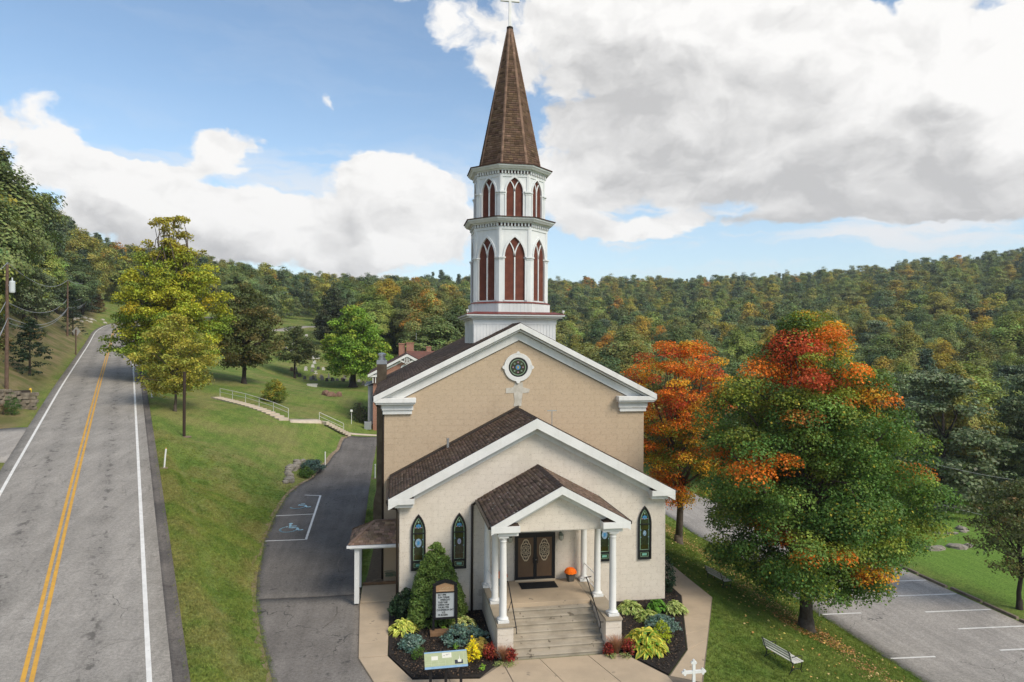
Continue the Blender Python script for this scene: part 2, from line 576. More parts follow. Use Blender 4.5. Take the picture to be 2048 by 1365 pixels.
def road_st(x, y):
    """signed distance right of the centre line and road height there"""
    P = np.stack([np.ravel(x), np.ravel(y)], 1)
    out_s = np.empty(len(P)); out_z = np.empty(len(P))
    for i in range(0, len(P), 20000):
        Q = P[i:i + 20000]
        A, B = RP[:-1], RP[1:]
        AB = B - A
        t = np.clip(((Q[:, None, :] - A[None]) * AB[None]).sum(2) / (AB ** 2).sum(1)[None], 0, 1)
        C = A[None] + t[..., None] * AB[None]
        D2 = ((Q[:, None, :] - C) ** 2).sum(2)
        k = D2.argmin(1)
        r = np.arange(len(Q))
        nn = RN[k]
        sg = np.sign(((Q - C[r, k]) * nn).sum(1))
        out_s[i:i + 20000] = np.sqrt(D2[r, k]) * sg
        out_z[i:i + 20000] = RZ[k] + t[r, k] * (RZ[k + 1] - RZ[k])
    return out_s.reshape(np.shape(x)), out_z.reshape(np.shape(x))


CP = []                                        # control points (x, y, z)


def cp(*pts):
    CP.extend(pts)


def cam_cp(u, d, z):
    """control point at azimuth u (photo column) and depth d"""
    x, y = to_world((u - 1024) / 1365.0 * d, d)
    CP.append((x, y, z))


# church plateau
for X in (-1.0, 3.0, 8.0, 13.0):
    for Y in (12, 18, 23, 28, 33, 38, 44, 50):
        cp((X, Y, -0.4 if (X > 12 and Y < 25) else 0.0))
cp((14.6, 12, -.75), (14.6, 20, -.75), (14.9, 26, -.5), (14.9, 30, -.02), (14.9, 36, 0), (14.9, 44, 0), (14.5, 52, 0))
# driveway on the left
for (X, Y, z) in [(-2.6, 14, 0), (-4.26, 25.2, 0), (-5.3, 28.8, 0), (-6.4, 33.3, 0), (-7.0, 36.8, 0), (-7.8, 43.2, 0.05), (-8.2, 49.3, 0.1),
                  (-8.0, 55, 0.2), (-6.9, 60, 0.35), (-6.2, 65, 0.7), (-5.6, 70, 1.1), (-5.2, 76, 1.4), (-2, 56, 0.2), (-2.1, 65, 0.7), (-2, 76, 1.4),
                  (-4, 40, 0), (-4, 50, 0.05), (3, 62, 0.5), (10, 62, 0), (14, 62, -0.3)]:
    cp((X, Y, z))
# bank and lawn to the left
for (X, Y, z) in [(-10.2, 44, 0.9), (-10.8, 52, 1.1), (-10.3, 60, 1.5), (-9.0, 66, 2.2), (-14.8, 47.1, 2.6), (-17.5, 60.8, 4.0), (-20.5, 68.4, 5.4), (-24.1, 73, 6.2), (-25.9, 85.5, 6.7),
                  (-20.3, 96.7, 6.3), (-18.2, 128.8, 5.3), (-7.2, 117.9, 4.4), (-14.8, 87.7, 4.4), (-20.1, 83.5, 5.3), (-10.9, 72.8, 3.8),
                  (-8.0, 75.4, 3.4), (-5.8, 78.1, 1.8), (-5.2, 82, 2.3), (-9.4, 96, 3.9), (-13.6, 115.9, 4.4), (-9.4, 84, 3.6), (-2.7, 83.6, 1.3), (4, 84, 1.2),
                  (12, 90, 0.5), (4, 100, 1.5), (-2, 100, 3.2), (0, 118, 4.0), (-15.5, 66, 4.1), (-12.6, 58, 2.4), (-13, 79, 4.4)]:
    cp((X, Y, z))
# right: lawn falls to the car park, beyond it meadow and wood
for Y in (5, 14, 22, 27, 31, 36, 44, 52, 60):
    k = 1.0 if Y < 40 else 0.95
    cp((17.4, Y, -1.0 * k), (20.0, Y, -2.05 * k), (22.4, Y, -3.0), (23.9, Y, -3.5), (29, Y, -3.5), (34.3, Y, -3.5), (37, Y, -3.45))
cp((42, 30, -3.3), (42.8, 48.4, -3.5), (50, 54.6, -3.7), (46, 43, -3.4), (60, 40, -3.6), (62, 62, -4.5), (45, 66, -4.2), (30, 72, -3.6), (20, 78, -2.4), (60, 20, -3.0), (90, 40, -3))
for d, z in ((130, -4), (200, -2), (300, 9), (400, 25), (520, 46), (620, 50), (900, 45)): cam_cp(1100, d, z)
for d, z in ((110, -5), (180, -3), (300, 13), (420, 30), (520, 47), (620, 52), (900, 48)): cam_cp(1400, d, z)
for d, z in ((95, -5), (170, -3), (300, 14), (420, 36), (520, 54), (620, 58), (900, 55)): cam_cp(1700, d, z)
for d, z in ((80, -4), (150, -1), (250, 15), (380, 45), (520, 70), (620, 75), (900, 72)): cam_cp(2048, d, z)
for d, z in ((80, -3), (150, 2), (250, 22), (380, 54), (520, 84), (900, 85)): cam_cp(2700, d, z)
for d, z in ((110, 2), (160, 6), (250, 16), (350, 27), (450, 41), (560, 46), (900, 44)): cam_cp(850, d, z)
for d, z in ((130, 4.8), (180, 10.5), (250, 18), (350, 28), (450, 39), (560, 45), (900, 42)): cam_cp(700, d, z)
for d, z in ((170, 9.9), (205, 13.5), (235, 17), (260, 19), (350, 29), (450, 42), (560, 48), (900, 46)): cam_cp(600, d, z)
for d, z in ((120, 8.8), (150, 12.2), (200, 17), (300, 30), (400, 44), (520, 50), (900, 50)): cam_cp(450, d, z)
for d, z in ((300, 38), (420, 52), (600, 60), (900, 60)): cam_cp(230, d, z)
for d, z in ((320, 62), (480, 82), (900, 85)): cam_cp(50, d, z)
for d, z in ((260, 75), (480, 110), (900, 110)): cam_cp(-300, d, z)
for a, d in ((-120, -60), (0, -80), (120, -60), (260, -20), (-260, 0), (0, -300), (500, -200), (-500, -200)):
    x, y = to_world(a, d); cp((x, y, -4.0 if a >= 0 else 4.0))
# along the road: right edge, left edge, the wooded slope above it
for i in range(0, len(RP), 5):
    x, y = RP[i]; n = RN[i]; z = RZ[i]
    cp((x + n[0] * 4.9, y + n[1] * 4.9, z - 0.15), (x - n[0] * 4.9, y - n[1] * 4.9, z))
    t = RT[i]
    if t > 205:
        cp((x - n[0] * 9.0, y - n[1] * 9.0, z + 1.5), (x - n[0] * 20, y - n[1] * 20, z + 4), (x - n[0] * 45, y - n[1] * 45, z + 10))
    elif 96 < t:
        cp((x - n[0] * 9.0, y - n[1] * 9.0, z + 2.2), (x - n[0] * 16, y - n[1] * 16, z + 7.5), (x - n[0] * 28, y - n[1] * 28, z + 18), (x - n[0] * 50, y - n[1] * 50, z + 35), (x - n[0] * 90, y - n[1] * 90, z + 48))
    else:
        cp((x - n[0] * 14, y - n[1] * 14, z + 0.3), (x - n[0] * 30, y - n[1] * 30, z + 3), (x - n[0] * 60, y - n[1] * 60, z + 14))
CPA = np.array(CP)
_n = len(CPA)
_D = np.hypot(CPA[:, None, 0] - CPA[None, :, 0], CPA[:, None, 1] - CPA[None, :, 1])
_A = np.zeros((_n + 1, _n + 1))
_A[:_n, :_n] = -_D - np.eye(_n) * 0.25
_A[:_n, _n] = 1; _A[_n, :_n] = 1
_W = np.linalg.solve(_A, np.r_[CPA[:, 2], 0.0])


def rbf(x, y):
    x = np.asarray(x, float); y = np.asarray(y, float)
    q = np.stack([x.ravel(), y.ravel()], 1)
    o = np.empty(len(q))
    for i in range(0, len(q), 8000):
        dd = np.hypot(q[i:i + 8000, None, 0] - CPA[None, :, 0], q[i:i + 8000, None, 1] - CPA[None, :, 1])
        o[i:i + 8000] = -dd @ _W[:_n] + _W[_n]
    return o.reshape(x.shape)


def smooth01(t):
    t = np.clip(t, 0, 1)
    return t * t * (3 - 2 * t)


def ground(x, y):
    """height of the ground at (x, y)"""
    x = np.asarray(x, float); y = np.asarray(y, float)
    z = rbf(x, y)
    # level pads: church and forecourt, car park
    inx = smooth01((15.6 - x) / 1.2) * smooth01((x + 9.5) / 1.5) * smooth01((54 - y) / 6)
    left = np.interp(y, [0, 14, 25, 33, 37, 43, 50, 56], [-1.5, -2.4, -4.2, -6.3, -6.9, -7.7, -8.2, -8.2])
    right = np.interp(y, [0, 22.7, 30.2, 60], [11.4, 11.6, 15.4, 15.4])
    inx = smooth01((right - x) / 0.9) * smooth01((x - left + 0.9) / 0.9) * smooth01((56 - y) / 8)
    z = z * (1 - inx) + 0.0 * inx
    pk = smooth01((x - 23.4) / 0.7) * smooth01((36.4 - x) / 1.2) * smooth01((66 - y) / 6)
    z = z * (1 - pk) - 3.5 * pk
    s, rz = road_st(x, y)
    k = smooth01((6.2 - np.abs(s)) / 1.4)
    z = z * (1 - k) + (rz - 0.03) * k
    return z


def gz(x, y):
    return float(ground(np.array([x]), np.array([y]))[0])


def inpoly(x, y, poly):
    x = np.asarray(x); y = np.asarray(y)
    r = np.zeros(x.shape, bool)
    n = len(poly)
    for i in range(n):
        x0, y0 = poly[i]; x1, y1 = poly[(i + 1) % n]
        c = ((y0 > y) != (y1 > y)) & (x < (x1 - x0) * (y - y0) / (y1 - y0 + 1e-12) + x0)
        r ^= c
    return r


def strip(name, L, R, mat, off, nx=8, parent=None, skirt=0.12, step=1.0, zfun=None, flat=False):
    """sheet between a left and a right polyline (same stations), draped over the ground"""
    L = np.array(L, float); R = np.array(R, float)
    seg = np.maximum(np.hypot(*np.diff(L, axis=0).T), np.hypot(*np.diff(R, axis=0).T))
    t = np.r_[0, np.cumsum(seg)]
    n = max(2, int(t[-1] / step) + 1)
    tt = np.linspace(0, t[-1], n)
    li = np.c_[np.interp(tt, t, L[:, 0]), np.interp(tt, t, L[:, 1])]
    ri = np.c_[np.interp(tt, t, R[:, 0]), np.interp(tt, t, R[:, 1])]
    w = np.linspace(0, 1, nx + 1)
    X = li[:, None, 0] * (1 - w) + ri[:, None, 0] * w
    Y = li[:, None, 1] * (1 - w) + ri[:, None, 1] * w
    Z = (zfun or ground)(X, Y) + off
    V = np.stack([X, Y, Z], 2).reshape(-1, 3)
    m = nx + 1
    idx = np.arange(n * m).reshape(n, m)
    F = np.stack([idx[:-1, :-1], idx[:-1, 1:], idx[1:, 1:], idx[1:, :-1]], 2).reshape(-1, 4)
    if skirt > 0:
        border = np.r_[idx[0, :], idx[1:, -1], idx[-1, -2::-1], idx[-2:0:-1, 0]]
        B = V[border].copy(); B[:, 2] -= skirt
        k0 = len(V)
        nb = len(border)
        V = np.vstack([V, B])
        i = np.arange(nb); j = (i + 1) % nb
        F = np.vstack([F, np.stack([border[i], k0 + i, k0 + j, border[j]], 1)])
    return np_mesh(name, V, F, mat, parent, local=(parent is None))


# pavement outlines (left and right edges, same stations)
DRIVE_L = [(-1.6, 12), (-2.4, 17), (-4.26, 25.2), (-5.3, 28.8), (-6.4, 33.3), (-7.0, 36.8), (-7.8, 43.2), (-8.2, 49.3), (-8.15, 55), (-6.95, 60), (-6.2, 65), (-5.6, 70), (-5.2, 77.5)]
DRIVE_R = [(4.5, 11), (1.6, 17), (-0.72, 24.5), (-1.36, 26.5), (-1.6, 31.9), (-1.65, 34.6), (-1.95, 43), (-2.05, 49), (-2.1, 55), (-2.1, 60), (-2.1, 65), (-2.05, 70), (-2.0, 77.5)]
LOT_L = [(24.05, 4), (24.0, 30), (24.0, 50), (24.0, 62), (22.5, 76)]
LOT_R = [(34.5, 4), (34.5, 30), (34.5, 42), (31.0, 62), (29.0, 76)]
DRIVE_POLY = DRIVE_L + DRIVE_R[::-1]
LOT_POLY = LOT_L + LOT_R[::-1]
WALKL_POLY = [(-1.6, 31.95), (-1.36, 26.5), (-0.72, 24.5), (1.6, 17), (8, 17), (9.45, 22.9), (10.75, 22.7), (14.8, 30.2), (14.8, 44), (13.3, 44), (13.3, 33.0), (13.3, 27), (9.74, 23.33), (8.69, 25.2), (3.9, 25.2), (3.0, 24.2), (0.62, 24.5), (-0.28, 26.5), (-0.26, 31.9)]
LANE = [(-60, 45), (-42, 52), (-33.5, 55.0), (-27.3, 55.0)]

# ------------------------------------------------------------------ ground mesh
gx = np.unique(np.r_[np.arange(-900, -150, 40), np.arange(-150, -100, 8), np.arange(-100, -26, 1.5), np.arange(-26, 40, 0.5), np.arange(40, 70, 1.5), np.arange(70, 150, 6), np.arange(150, 901, 40)])
gy = np.unique(np.r_[np.arange(-400, -20, 40), np.arange(-20, 12, 4), np.arange(12, 80, 0.5), np.arange(80, 245, 1.6), np.arange(245, 280, 5), np.arange(280, 640, 15), np.arange(640, 1500, 60)])
GX, GY = np.meshgrid(gx, gy)
GZ = ground(GX, GY)
s_, _ = road_st(GX, GY)
sunk = (np.abs(s_) < 4.75) | inpoly(GX, GY, DRIVE_POLY) | inpoly(GX, GY, LOT_POLY)
GZ = GZ - (0.07 + 0.22 * (GY > 85)) * sunk
# small unevenness away from the pavements
far = np.clip((np.hypot(GX - 5, GY - 35) - 30) / 60, 0, 1)
GZ += far * 0.25 * (np.sin(GX * 0.31 + 1.3 * np.sin(GY * 0.17)) * np.cos(GY * 0.27)) * (np.abs(s_) > 6)
idx = np.arange(GX.size).reshape(GX.shape)
GF = np.stack([idx[:-1, :-1], idx[:-1, 1:], idx[1:, 1:], idx[1:, :-1]], 2).reshape(-1, 4)


def lawn_extra(N, geo, c):
    sp = N.n('ShaderNodeSeparateXYZ'); N.put(sp.inputs[0], geo)
    x, y = sp.outputs[0], sp.outputs[1]
    big = N.noise(geo, 0.09, 4.0, 0.6)
    mid = N.noise(geo, 0.55, 5.0, 0.65)
    finer = N.noise(geo, 7.0, 4.0, 0.7)
    c = N.mixc(N.rng(mid, 0.35, 0.65), (0.105, 0.168, 0.032), (0.165, 0.212, 0.048))
    # dry, worn grass on the bank
    dry = N.math('MULTIPLY', N.rng(N.noise(geo, 0.22, 5.0, 0.62), 0.42, 0.62), N.rng(x, 2.0, -8.0))
    c = N.mixc(N.math('MULTIPLY', dry, 0.5), c, (0.26, 0.215, 0.09))
    dirt = N.rng(N.noise(geo, 0.8, 5.0, 0.7), 0.66, 0.74)
    c = N.mixc(N.math('MULTIPLY', dirt, 0.55), c, (0.20, 0.145, 0.085))
    # fresh meadow on the far right and far behind
    fresh = N.rng(x, 35.0, 38.0)
    c = N.mixc(N.math('MULTIPLY', fresh, 0.8), c, (0.14, 0.25, 0.042))
    # mowing stripes
    wv = N.n('ShaderNodeTexWave', wave_type='BANDS', bands_direction='X', wave_profile='SIN')
    N.put(wv.inputs['Vector'], geo); wv.inputs['Scale'].default_value = 0.33; wv.inputs['Distortion'].default_value = 0.8
    wv.inputs['Detail'].default_value = 1.0
    st = N.rng(wv.outputs['Fac'], 0.3, 0.7, 0.955, 1.03)
    g = N.math('MULTIPLY', N.rng(finer, 0.25, 0.75, 0.62, 1.4), N.rng(N.noise(geo, 24.0, 3.0, 0.7), 0.25, 0.75, 0.65, 1.35))
    g = N.math('MULTIPLY', g, st)
    cm = N.n('ShaderNodeCombineXYZ')
    for i in range(3):
        N.put(cm.inputs[i], g)
    c = N.vmath('MULTIPLY', c, cm.outputs[0])
    # rough bank above the road
    rough = N.rng(N.math('ADD', x, N.math('MULTIPLY', y, 0.36)), -7.0, -9.0)
    rc = N.mixc(N.rng(N.noise(geo, 0.35, 6.0, 0.7), 0.4, 0.62), (0.115, 0.118, 0.042), (0.24, 0.18, 0.10))
    c = N.mixc(N.math('MULTIPLY', rough, 0.9), c, rc)
    return c


M_lawn = pmat('grass_lawn', (0.08, 0.13, 0.03), 0.95, bump=1.0, bscale=26, spec=0.12, coords='World', extra=lawn_extra)
M_lawn.node_tree.nodes['Bump'].inputs['Distance'].default_value = 0.05
ter = np_mesh('ground', np.stack([GX, GY, GZ], 2).reshape(-1, 3), GF, M_lawn, smooth=True)
tag(ter, 'grass covered ground rising to wooded hills on both sides', 'ground', kind='structure')


# ------------------------------------------------------------------ road
def asphalt(name, col, var, dark, marks=0.0, seam=None, tracks=False):
    def ex(N, geo, c):
        c = N.mixc(N.rng(N.noise(geo, 0.35, 4.0, 0.6), 0.3, 0.7), col, var)
        g = N.math('MULTIPLY', N.rng(N.noise(geo, 38.0, 3.0, 0.7), 0.25, 0.75, 0.75, 1.25), N.rng(N.noise(geo, 9.0, 3.0, 0.7), 0.25, 0.75, 0.80, 1.2))
        st = N.noise(N.vmath('MULTIPLY', geo, (2.2, 0.16, 1.0)), 0.9, 4.0, 0.6)
        g = N.math('MULTIPLY', g, N.rng(st, 0.3, 0.7, 0.9, 1.08))
        cm = N.n('ShaderNodeCombineXYZ')
        for i in range(3):
            N.put(cm.inputs[i], g)
        c = N.vmath('MULTIPLY', c, cm.outputs[0])
        if marks > 0:
            sp = N.rng(N.noise(N.vmath('MULTIPLY', geo, (1.5, 1.5, 1.0)), 1.3, 4.0, 0.65), 0.60, 0.69)
            c = N.mixc(N.math('MULTIPLY', sp, marks), c, dark)
        if tracks:
            # s across the road, t along it: oil drips down the middle of each lane, tyres polish either side
            at = N.n('ShaderNodeAttribute', attribute_name='lane').outputs['Vector']
            sp_ = N.n('ShaderNodeSeparateXYZ'); N.put(sp_.inputs[0], at)
            a_s = N.math('ABSOLUTE', sp_.outputs[0])
            mid = N.rng(N.math('ABSOLUTE', N.math('SUBTRACT', a_s, 1.65)), 0.55, 0.05)
            tyre = N.rng(N.math('ABSOLUTE', N.math('SUBTRACT', N.math('ABSOLUTE', N.math('SUBTRACT', a_s, 1.65)), 0.85)), 0.4, 0.05)
            c = N.mixc(N.math('MULTIPLY', mid, 0.10), c, dark)
            c = N.mixc(N.math('MULTIPLY', tyre, 0.10), c, (0.40, 0.37, 0.33))
            dr = N.rng(N.noise(N.vmath('MULTIPLY', at, (1.6, 1.0, 0.0)), 1.25, 4.0, 0.6), 0.54, 0.64)
            c = N.mixc(N.math('MULTIPLY', N.math('MULTIPLY', dr, mid), 0.7), c, dark)
            br = N.rng(N.noise(N.vmath('MULTIPLY', at, (2.5, 0.35, 0.0)), 0.8, 5.0, 0.65), 0.58, 0.70)
            c = N.mixc(N.math('MULTIPLY', br, 0.35), c, dark)
        vo = N.n('ShaderNodeTexVoronoi', feature='DISTANCE_TO_EDGE')
        N.put(vo.inputs['Vector'], N.vmath('ADD', geo, N.vmath('MULTIPLY', N.noise(geo, 0.6, 3.0, 0.6, color=True), (2.5, 2.5, 0))))
        vo.inputs['Scale'].default_value = 0.16
        ck = N.math('MULTIPLY', N.rng(vo.outputs['Distance'], 0.0035, 0.001), N.rng(N.noise(geo, 0.13, 2.0), 0.5, 0.6))
        return N.mixc(N.math('MULTIPLY', ck, 0.75), c, dark)
    return pmat(name, col, 0.95, bump=0.5, bscale=70, spec=0.06, coords='World', extra=ex)


M_road = asphalt('road_asphalt', (0.315, 0.295, 0.268), (0.255, 0.24, 0.218), (0.085, 0.08, 0.074), 0.35, tracks=True)
M_drive = asphalt('drive_asphalt', (0.16, 0.149, 0.139), (0.125, 0.116, 0.108), (0.035, 0.035, 0.037), 0.45)
M_drive2 = asphalt('old_drive_asphalt', (0.215, 0.198, 0.18), (0.16, 0.147, 0.134), (0.045, 0.045, 0.045), 0.6)
M_lot = asphalt('lot_asphalt', (0.36, 0.335, 0.305), (0.305, 0.285, 0.26), (0.08, 0.077, 0.075), 0.12)
M_gutter = asphalt('gutter_asphalt', (0.095, 0.088, 0.082), (0.17, 0.152, 0.135), (0.035, 0.025, 0.025), 0.4)
M_yellow = pmat('yellow_line', (0.62, 0.34, 0.05), 0.7, var=(0.50, 0.28, 0.06), vscale=2.5, coords='World', speck=((0.22, 0.18, 0.12), 14.0, 0.66))
M_wline = pmat('white_line', (0.74, 0.73, 0.70), 0.7, var=(0.62, 0.61, 0.58), vscale=2.5, coords='World', speck=((0.28, 0.27, 0.25), 14.0, 0.66))
M_pline = pmat('worn_white_line', (0.72, 0.71, 0.68), 0.75, var=(0.60, 0.59, 0.56), vscale=3.0, coords='World', speck=((0.30, 0.29, 0.27), 12.0, 0.64))


def road_z(x, y):
    return road_st(x, y)[1]


def along(o0, o1, t0=0.0, t1=1e9):
    k = (RT >= t0) & (RT <= t1)
    return RP[k] + RN[k] * o0, RP[k] + RN[k] * o1


road = tag(strip('road', *along(-4.0, 4.0), M_road, 0.03, nx=8, zfun=road_z, step=2.0), 'grey two lane country road climbing past the church', 'road', kind='structure')
_co = np.empty(len(road.data.vertices) * 3, np.float32); road.data.vertices.foreach_get('co', _co); _co = _co.reshape(-1, 3)
_ls, _ = road_st(_co[:, 0], _co[:, 1])
_la = road.data.attributes.new('lane', 'FLOAT_VECTOR', 'POINT')
_la.data.foreach_set('vector', np.c_[_ls, np.hypot(_co[:, 0], _co[:, 1]), np.zeros(len(_ls))].astype(np.float32).ravel())
gut = strip('gutter', *along(4.0, 4.5), M_gutter, 0.0, nx=3, parent=road, zfun=lambda x, y: road_z(x, y) + 0.032 - 0.10 * smooth01((road_st(x, y)[0] - 4.0) / 0.3) + 0.11 * smooth01((road_st(x, y)[0] - 4.25) / 0.3), step=2.0)
for o in (-0.19, 0.05):
    strip('yellow_line', *along(o, o + 0.14), M_yellow, 0.036, nx=1, parent=road, skirt=0, zfun=road_z, step=2.0)
for o in (-3.42, 3.27):
    strip('edge_line', *along(o, o + 0.16), M_wline, 0.036, nx=1, parent=road, skirt=0, zfun=road_z, step=2.0)

# ------------------------------------------------------------------ driveway, with the seam between the newer and older surface
k = 4
drive = strip('driveway', [DRIVE_L[i] for i in range(4, 13)], [(-1.62, 33.2)] + [DRIVE_R[i] for i in range(5, 13)], M_drive, 0.02, nx=12)
tag(drive, 'dark asphalt driveway along the left side of the church', 'driveway', kind='structure')
drive_old = strip('driveway_apron', DRIVE_L[:4] + [(-6.39, 33.26)], DRIVE_R[:4] + [(-1.62, 33.16)], M_drive2, 0.02, nx=12)
tag(drive_old, 'older patched asphalt apron in front of the driveway', 'driveway', kind='structure')
M_verge = pmat('verge_soil', (0.27, 0.205, 0.135), .95, var=(0.17, 0.13, 0.085), vscale=1.5, bump=.6, bscale=20, coords='World')
strip('verge', [(x - .26 - .1 * sin(y * .9), y) for x, y in DRIVE_L], [(x + .03, y) for x, y in DRIVE_L], M_verge, .012, nx=2, parent=drive, skirt=0, step=.6)
strip('tar_seam', [(-6.4, 33.22), (-6.4, 33.32)], [(-1.62, 33.12), (-1.62, 33.22)], M_gutter, 0.026, nx=10, parent=drive, skirt=0, step=0.2)


def dz(x, y):
    return gz(x, y) + 0.026


def line(pts, w, mat, parent, name='painted_line', off=0.026, skirt=0.0):
    pts = np.array(pts, float)
    d = np.gradient(pts, axis=0); d /= np.linalg.norm(d, axis=1)[:, None]
    n = np.c_[d[:, 1], -d[:, 0]] * (w / 2)
    return strip(name, pts - n, pts + n, mat, off, nx=1, parent=parent, skirt=skirt, step=0.7)


line([(-8.0, 54.9), (-5.75, 54.6)], 0.12, M_wline, drive)
line([(-8.1, 48.85), (-5.62, 49.0)], 0.12, M_wline, drive)
line([(-7.72, 42.85), (-5.3, 42.8)], 0.12, M_wline, drive)
line([(-5.75, 54.65), (-5.34, 42.75)], 0.14, M_wline, drive)
M_blue = pmat('pale_blue_paint', (0.40, 0.62, 0.70), 0.7, coords='World', speck=((0.16, 0.22, 0.25), 12.0, 0.68))


def wheelchair(cx, cy, name='wheelchair_symbol'):
    """the access symbol painted on the asphalt, read from the right-hand side of the bay"""
    mb = MB()
    z = dz(cx, cy)
    S = 1.45

    def P(u, v):                       # u to the right, v up, in symbol space
        return (cx + u * S, cy + v * S * 1.25, z)

    def stroke(pts, w):
        pts = [Vector((p[0], p[1])) for p in pts]
        for a, b in zip(pts[:-1], pts[1:]):
            d = (b - a).normalized(); n = Vector((-d.y, d.x)) * (w / 2)
            mb.add([P(*(a - n - d * w * .3)), P(*(b - n + d * w * .3)), P(*(b + n + d * w * .3)), P(*(a + n - d * w * .3))], [(0, 1, 2, 3)])
    arc = [(-0.05 + 0.36 * cos(t), -0.18 + 0.36 * sin(t)) for t in np.linspace(radians(110), radians(350), 18)]
    stroke(arc, 0.085)
    stroke([(-0.08, 0.42), (-0.03, 0.0), (0.27, 0.0), (0.42, -0.36), (0.56, -0.30)], 0.095)
    stroke([(-0.06, 0.22), (0.20, 0.22)], 0.08)
    hd = [(-0.09 + 0.09 * cos(t), 0.56 + 0.09 * sin(t)) for t in np.linspace(0, 2 * pi, 12)[:-1]]
    mb.add([P(*q) for q in hd], [tuple(range(len(hd)))])
    return mb.build(name, M_blue, drive)


for pts_ in ([(-2.9, 36.5), (-3.1, 38.2), (-2.85, 39.6), (-3.0, 41.2), (-2.8, 43.5)], [(-3.3, 35.3), (-2.6, 35.45)], [(-3.0, 50.5), (-2.85, 52.5), (-3.1, 54)], [(-3.0, 29.5), (-2.5, 30.6), (-2.6, 31.8)]):
    line(pts_, 0.07, M_gutter, drive, 'tar_patch')
wheelchair(-6.9, 51.6)
wheelchair(-6.65, 45.6)

# ------------------------------------------------------------------ car park
lot = tag(strip('parking_lot', LOT_L, LOT_R, M_lot, 0.02, nx=10), 'pale asphalt car park with white bays right of the church', 'car park', kind='structure')
for y in (19.0, 24.6, 30.0, 35.5, 41.0):
    line([(24.15, y + 0.1), (26.5, y - 0.05)], 0.13, M_pline, lot)
for y in (22.0, 24.6, 27.3, 29.9, 32.5, 34.85, 37.35, 39.8):
    line([(30.3, y + 0.15), (34.4, y - 0.1)], 0.13, M_pline, lot)
M_timber = pmat('kerb_timber', (0.24, 0.19, 0.145), 0.95, var=(0.15, 0.12, 0.09), vscale=2.0, bump=0.4, bscale=20)
for i, y in enumerate(np.arange(18.3, 42.6, 2.5)):
    x = 34.75 + 0.08 * sin(i * 2.1)
    mb = MB().hexa([(x - .1, y, -3.52), (x + .1, y, -3.52), (x + .1, y + 2.3, -3.52), (x - .1, y + 2.3, -3.52),
                    (x - .08, y + .03, -3.36), (x + .08, y + .03, -3.36), (x + .08, y + 2.27, -3.36), (x - .08, y + 2.27, -3.36)])
    o = mb.build('wheel_stop', M_timber)
    tag(o, 'low weathered wheel stop edging the far side of the car park', 'wheel stop', 'wheel stops along the car park edge')

# lane on the left of the road, path in the meadow
lane = strip('side_lane', [(-70, 49.0), (-40, 54.5), (-32.5, 57.2), (-28.0, 58.5)], [(-66, 38.0), (-40, 47.0), (-31.5, 50.0), (-23.6, 48.0)], M_lot, 0.03, nx=6)
tag(lane, 'asphalt side lane joining the road on its left', 'lane', kind='structure')
pp = [to_world((u - 1024) / 1365.0 * d, d) for u, d in ((500, 196), (560, 208), (585, 222), (612, 232), (660, 236), (720, 236))]
path = strip('meadow_path', [(x - 1.2, y + 1.6) for x, y in pp], [(x + 1.2, y - 1.6) for x, y in pp], M_lot, 0.12, nx=3, skirt=0.3)
tag(path, 'pale path curving across the far meadow', 'path', kind='structure')

# ================================================================== walks and beds
M_mulch = pmat('mulch', (0.022, 0.018, 0.016), 0.98, var=(0.035, 0.028, 0.024), vscale=9, bump=1.0, bscale=30, coords='World', speck=((0.12, 0.085, 0.06), 16.0, 0.72))
M_mulch.node_tree.nodes['Bump'].inputs['Distance'].default_value = 0.05


def clip_poly(poly, clip):
    """Sutherland-Hodgman, both counter-clockwise, clip convex"""
    out = list(poly)
    n = len(clip)
    for i in range(n):
        a, b = clip[i], clip[(i + 1) % n]
        if not out:
            return []
        inp, out = out, []
        side = lambda p: (b[0] - a[0]) * (p[1] - a[1]) - (b[1] - a[1]) * (p[0] - a[0])
        for j in range(len(inp)):
            p, q = inp[j], inp[(j + 1) % len(inp)]
            sp, sq = side(p), side(q)
            if sp >= 0:
                out.append(p)
            if (sp >= 0) != (sq >= 0):
                t = sp / (sp - sq)
                out.append((p[0] + (q[0] - p[0]) * t, p[1] + (q[1] - p[1]) * t))
    return out


def area(poly):
    return 0.5 * sum(poly[i][0] * poly[(i + 1) % len(poly)][1] - poly[(i + 1) % len(poly)][0] * poly[i][1] for i in range(len(poly)))


def shrink(poly, d):
    cx = sum(p[0] for p in poly) / len(poly); cy = sum(p[1] for p in poly) / len(poly)
    out = []
    for x, y in poly:
        r = math.hypot(x - cx, y - cy)
        k = max(0.0, (r - d) / r) if r > 0 else 0
        out.append((cx + (x - cx) * k, cy + (y - cy) * k))
    return out


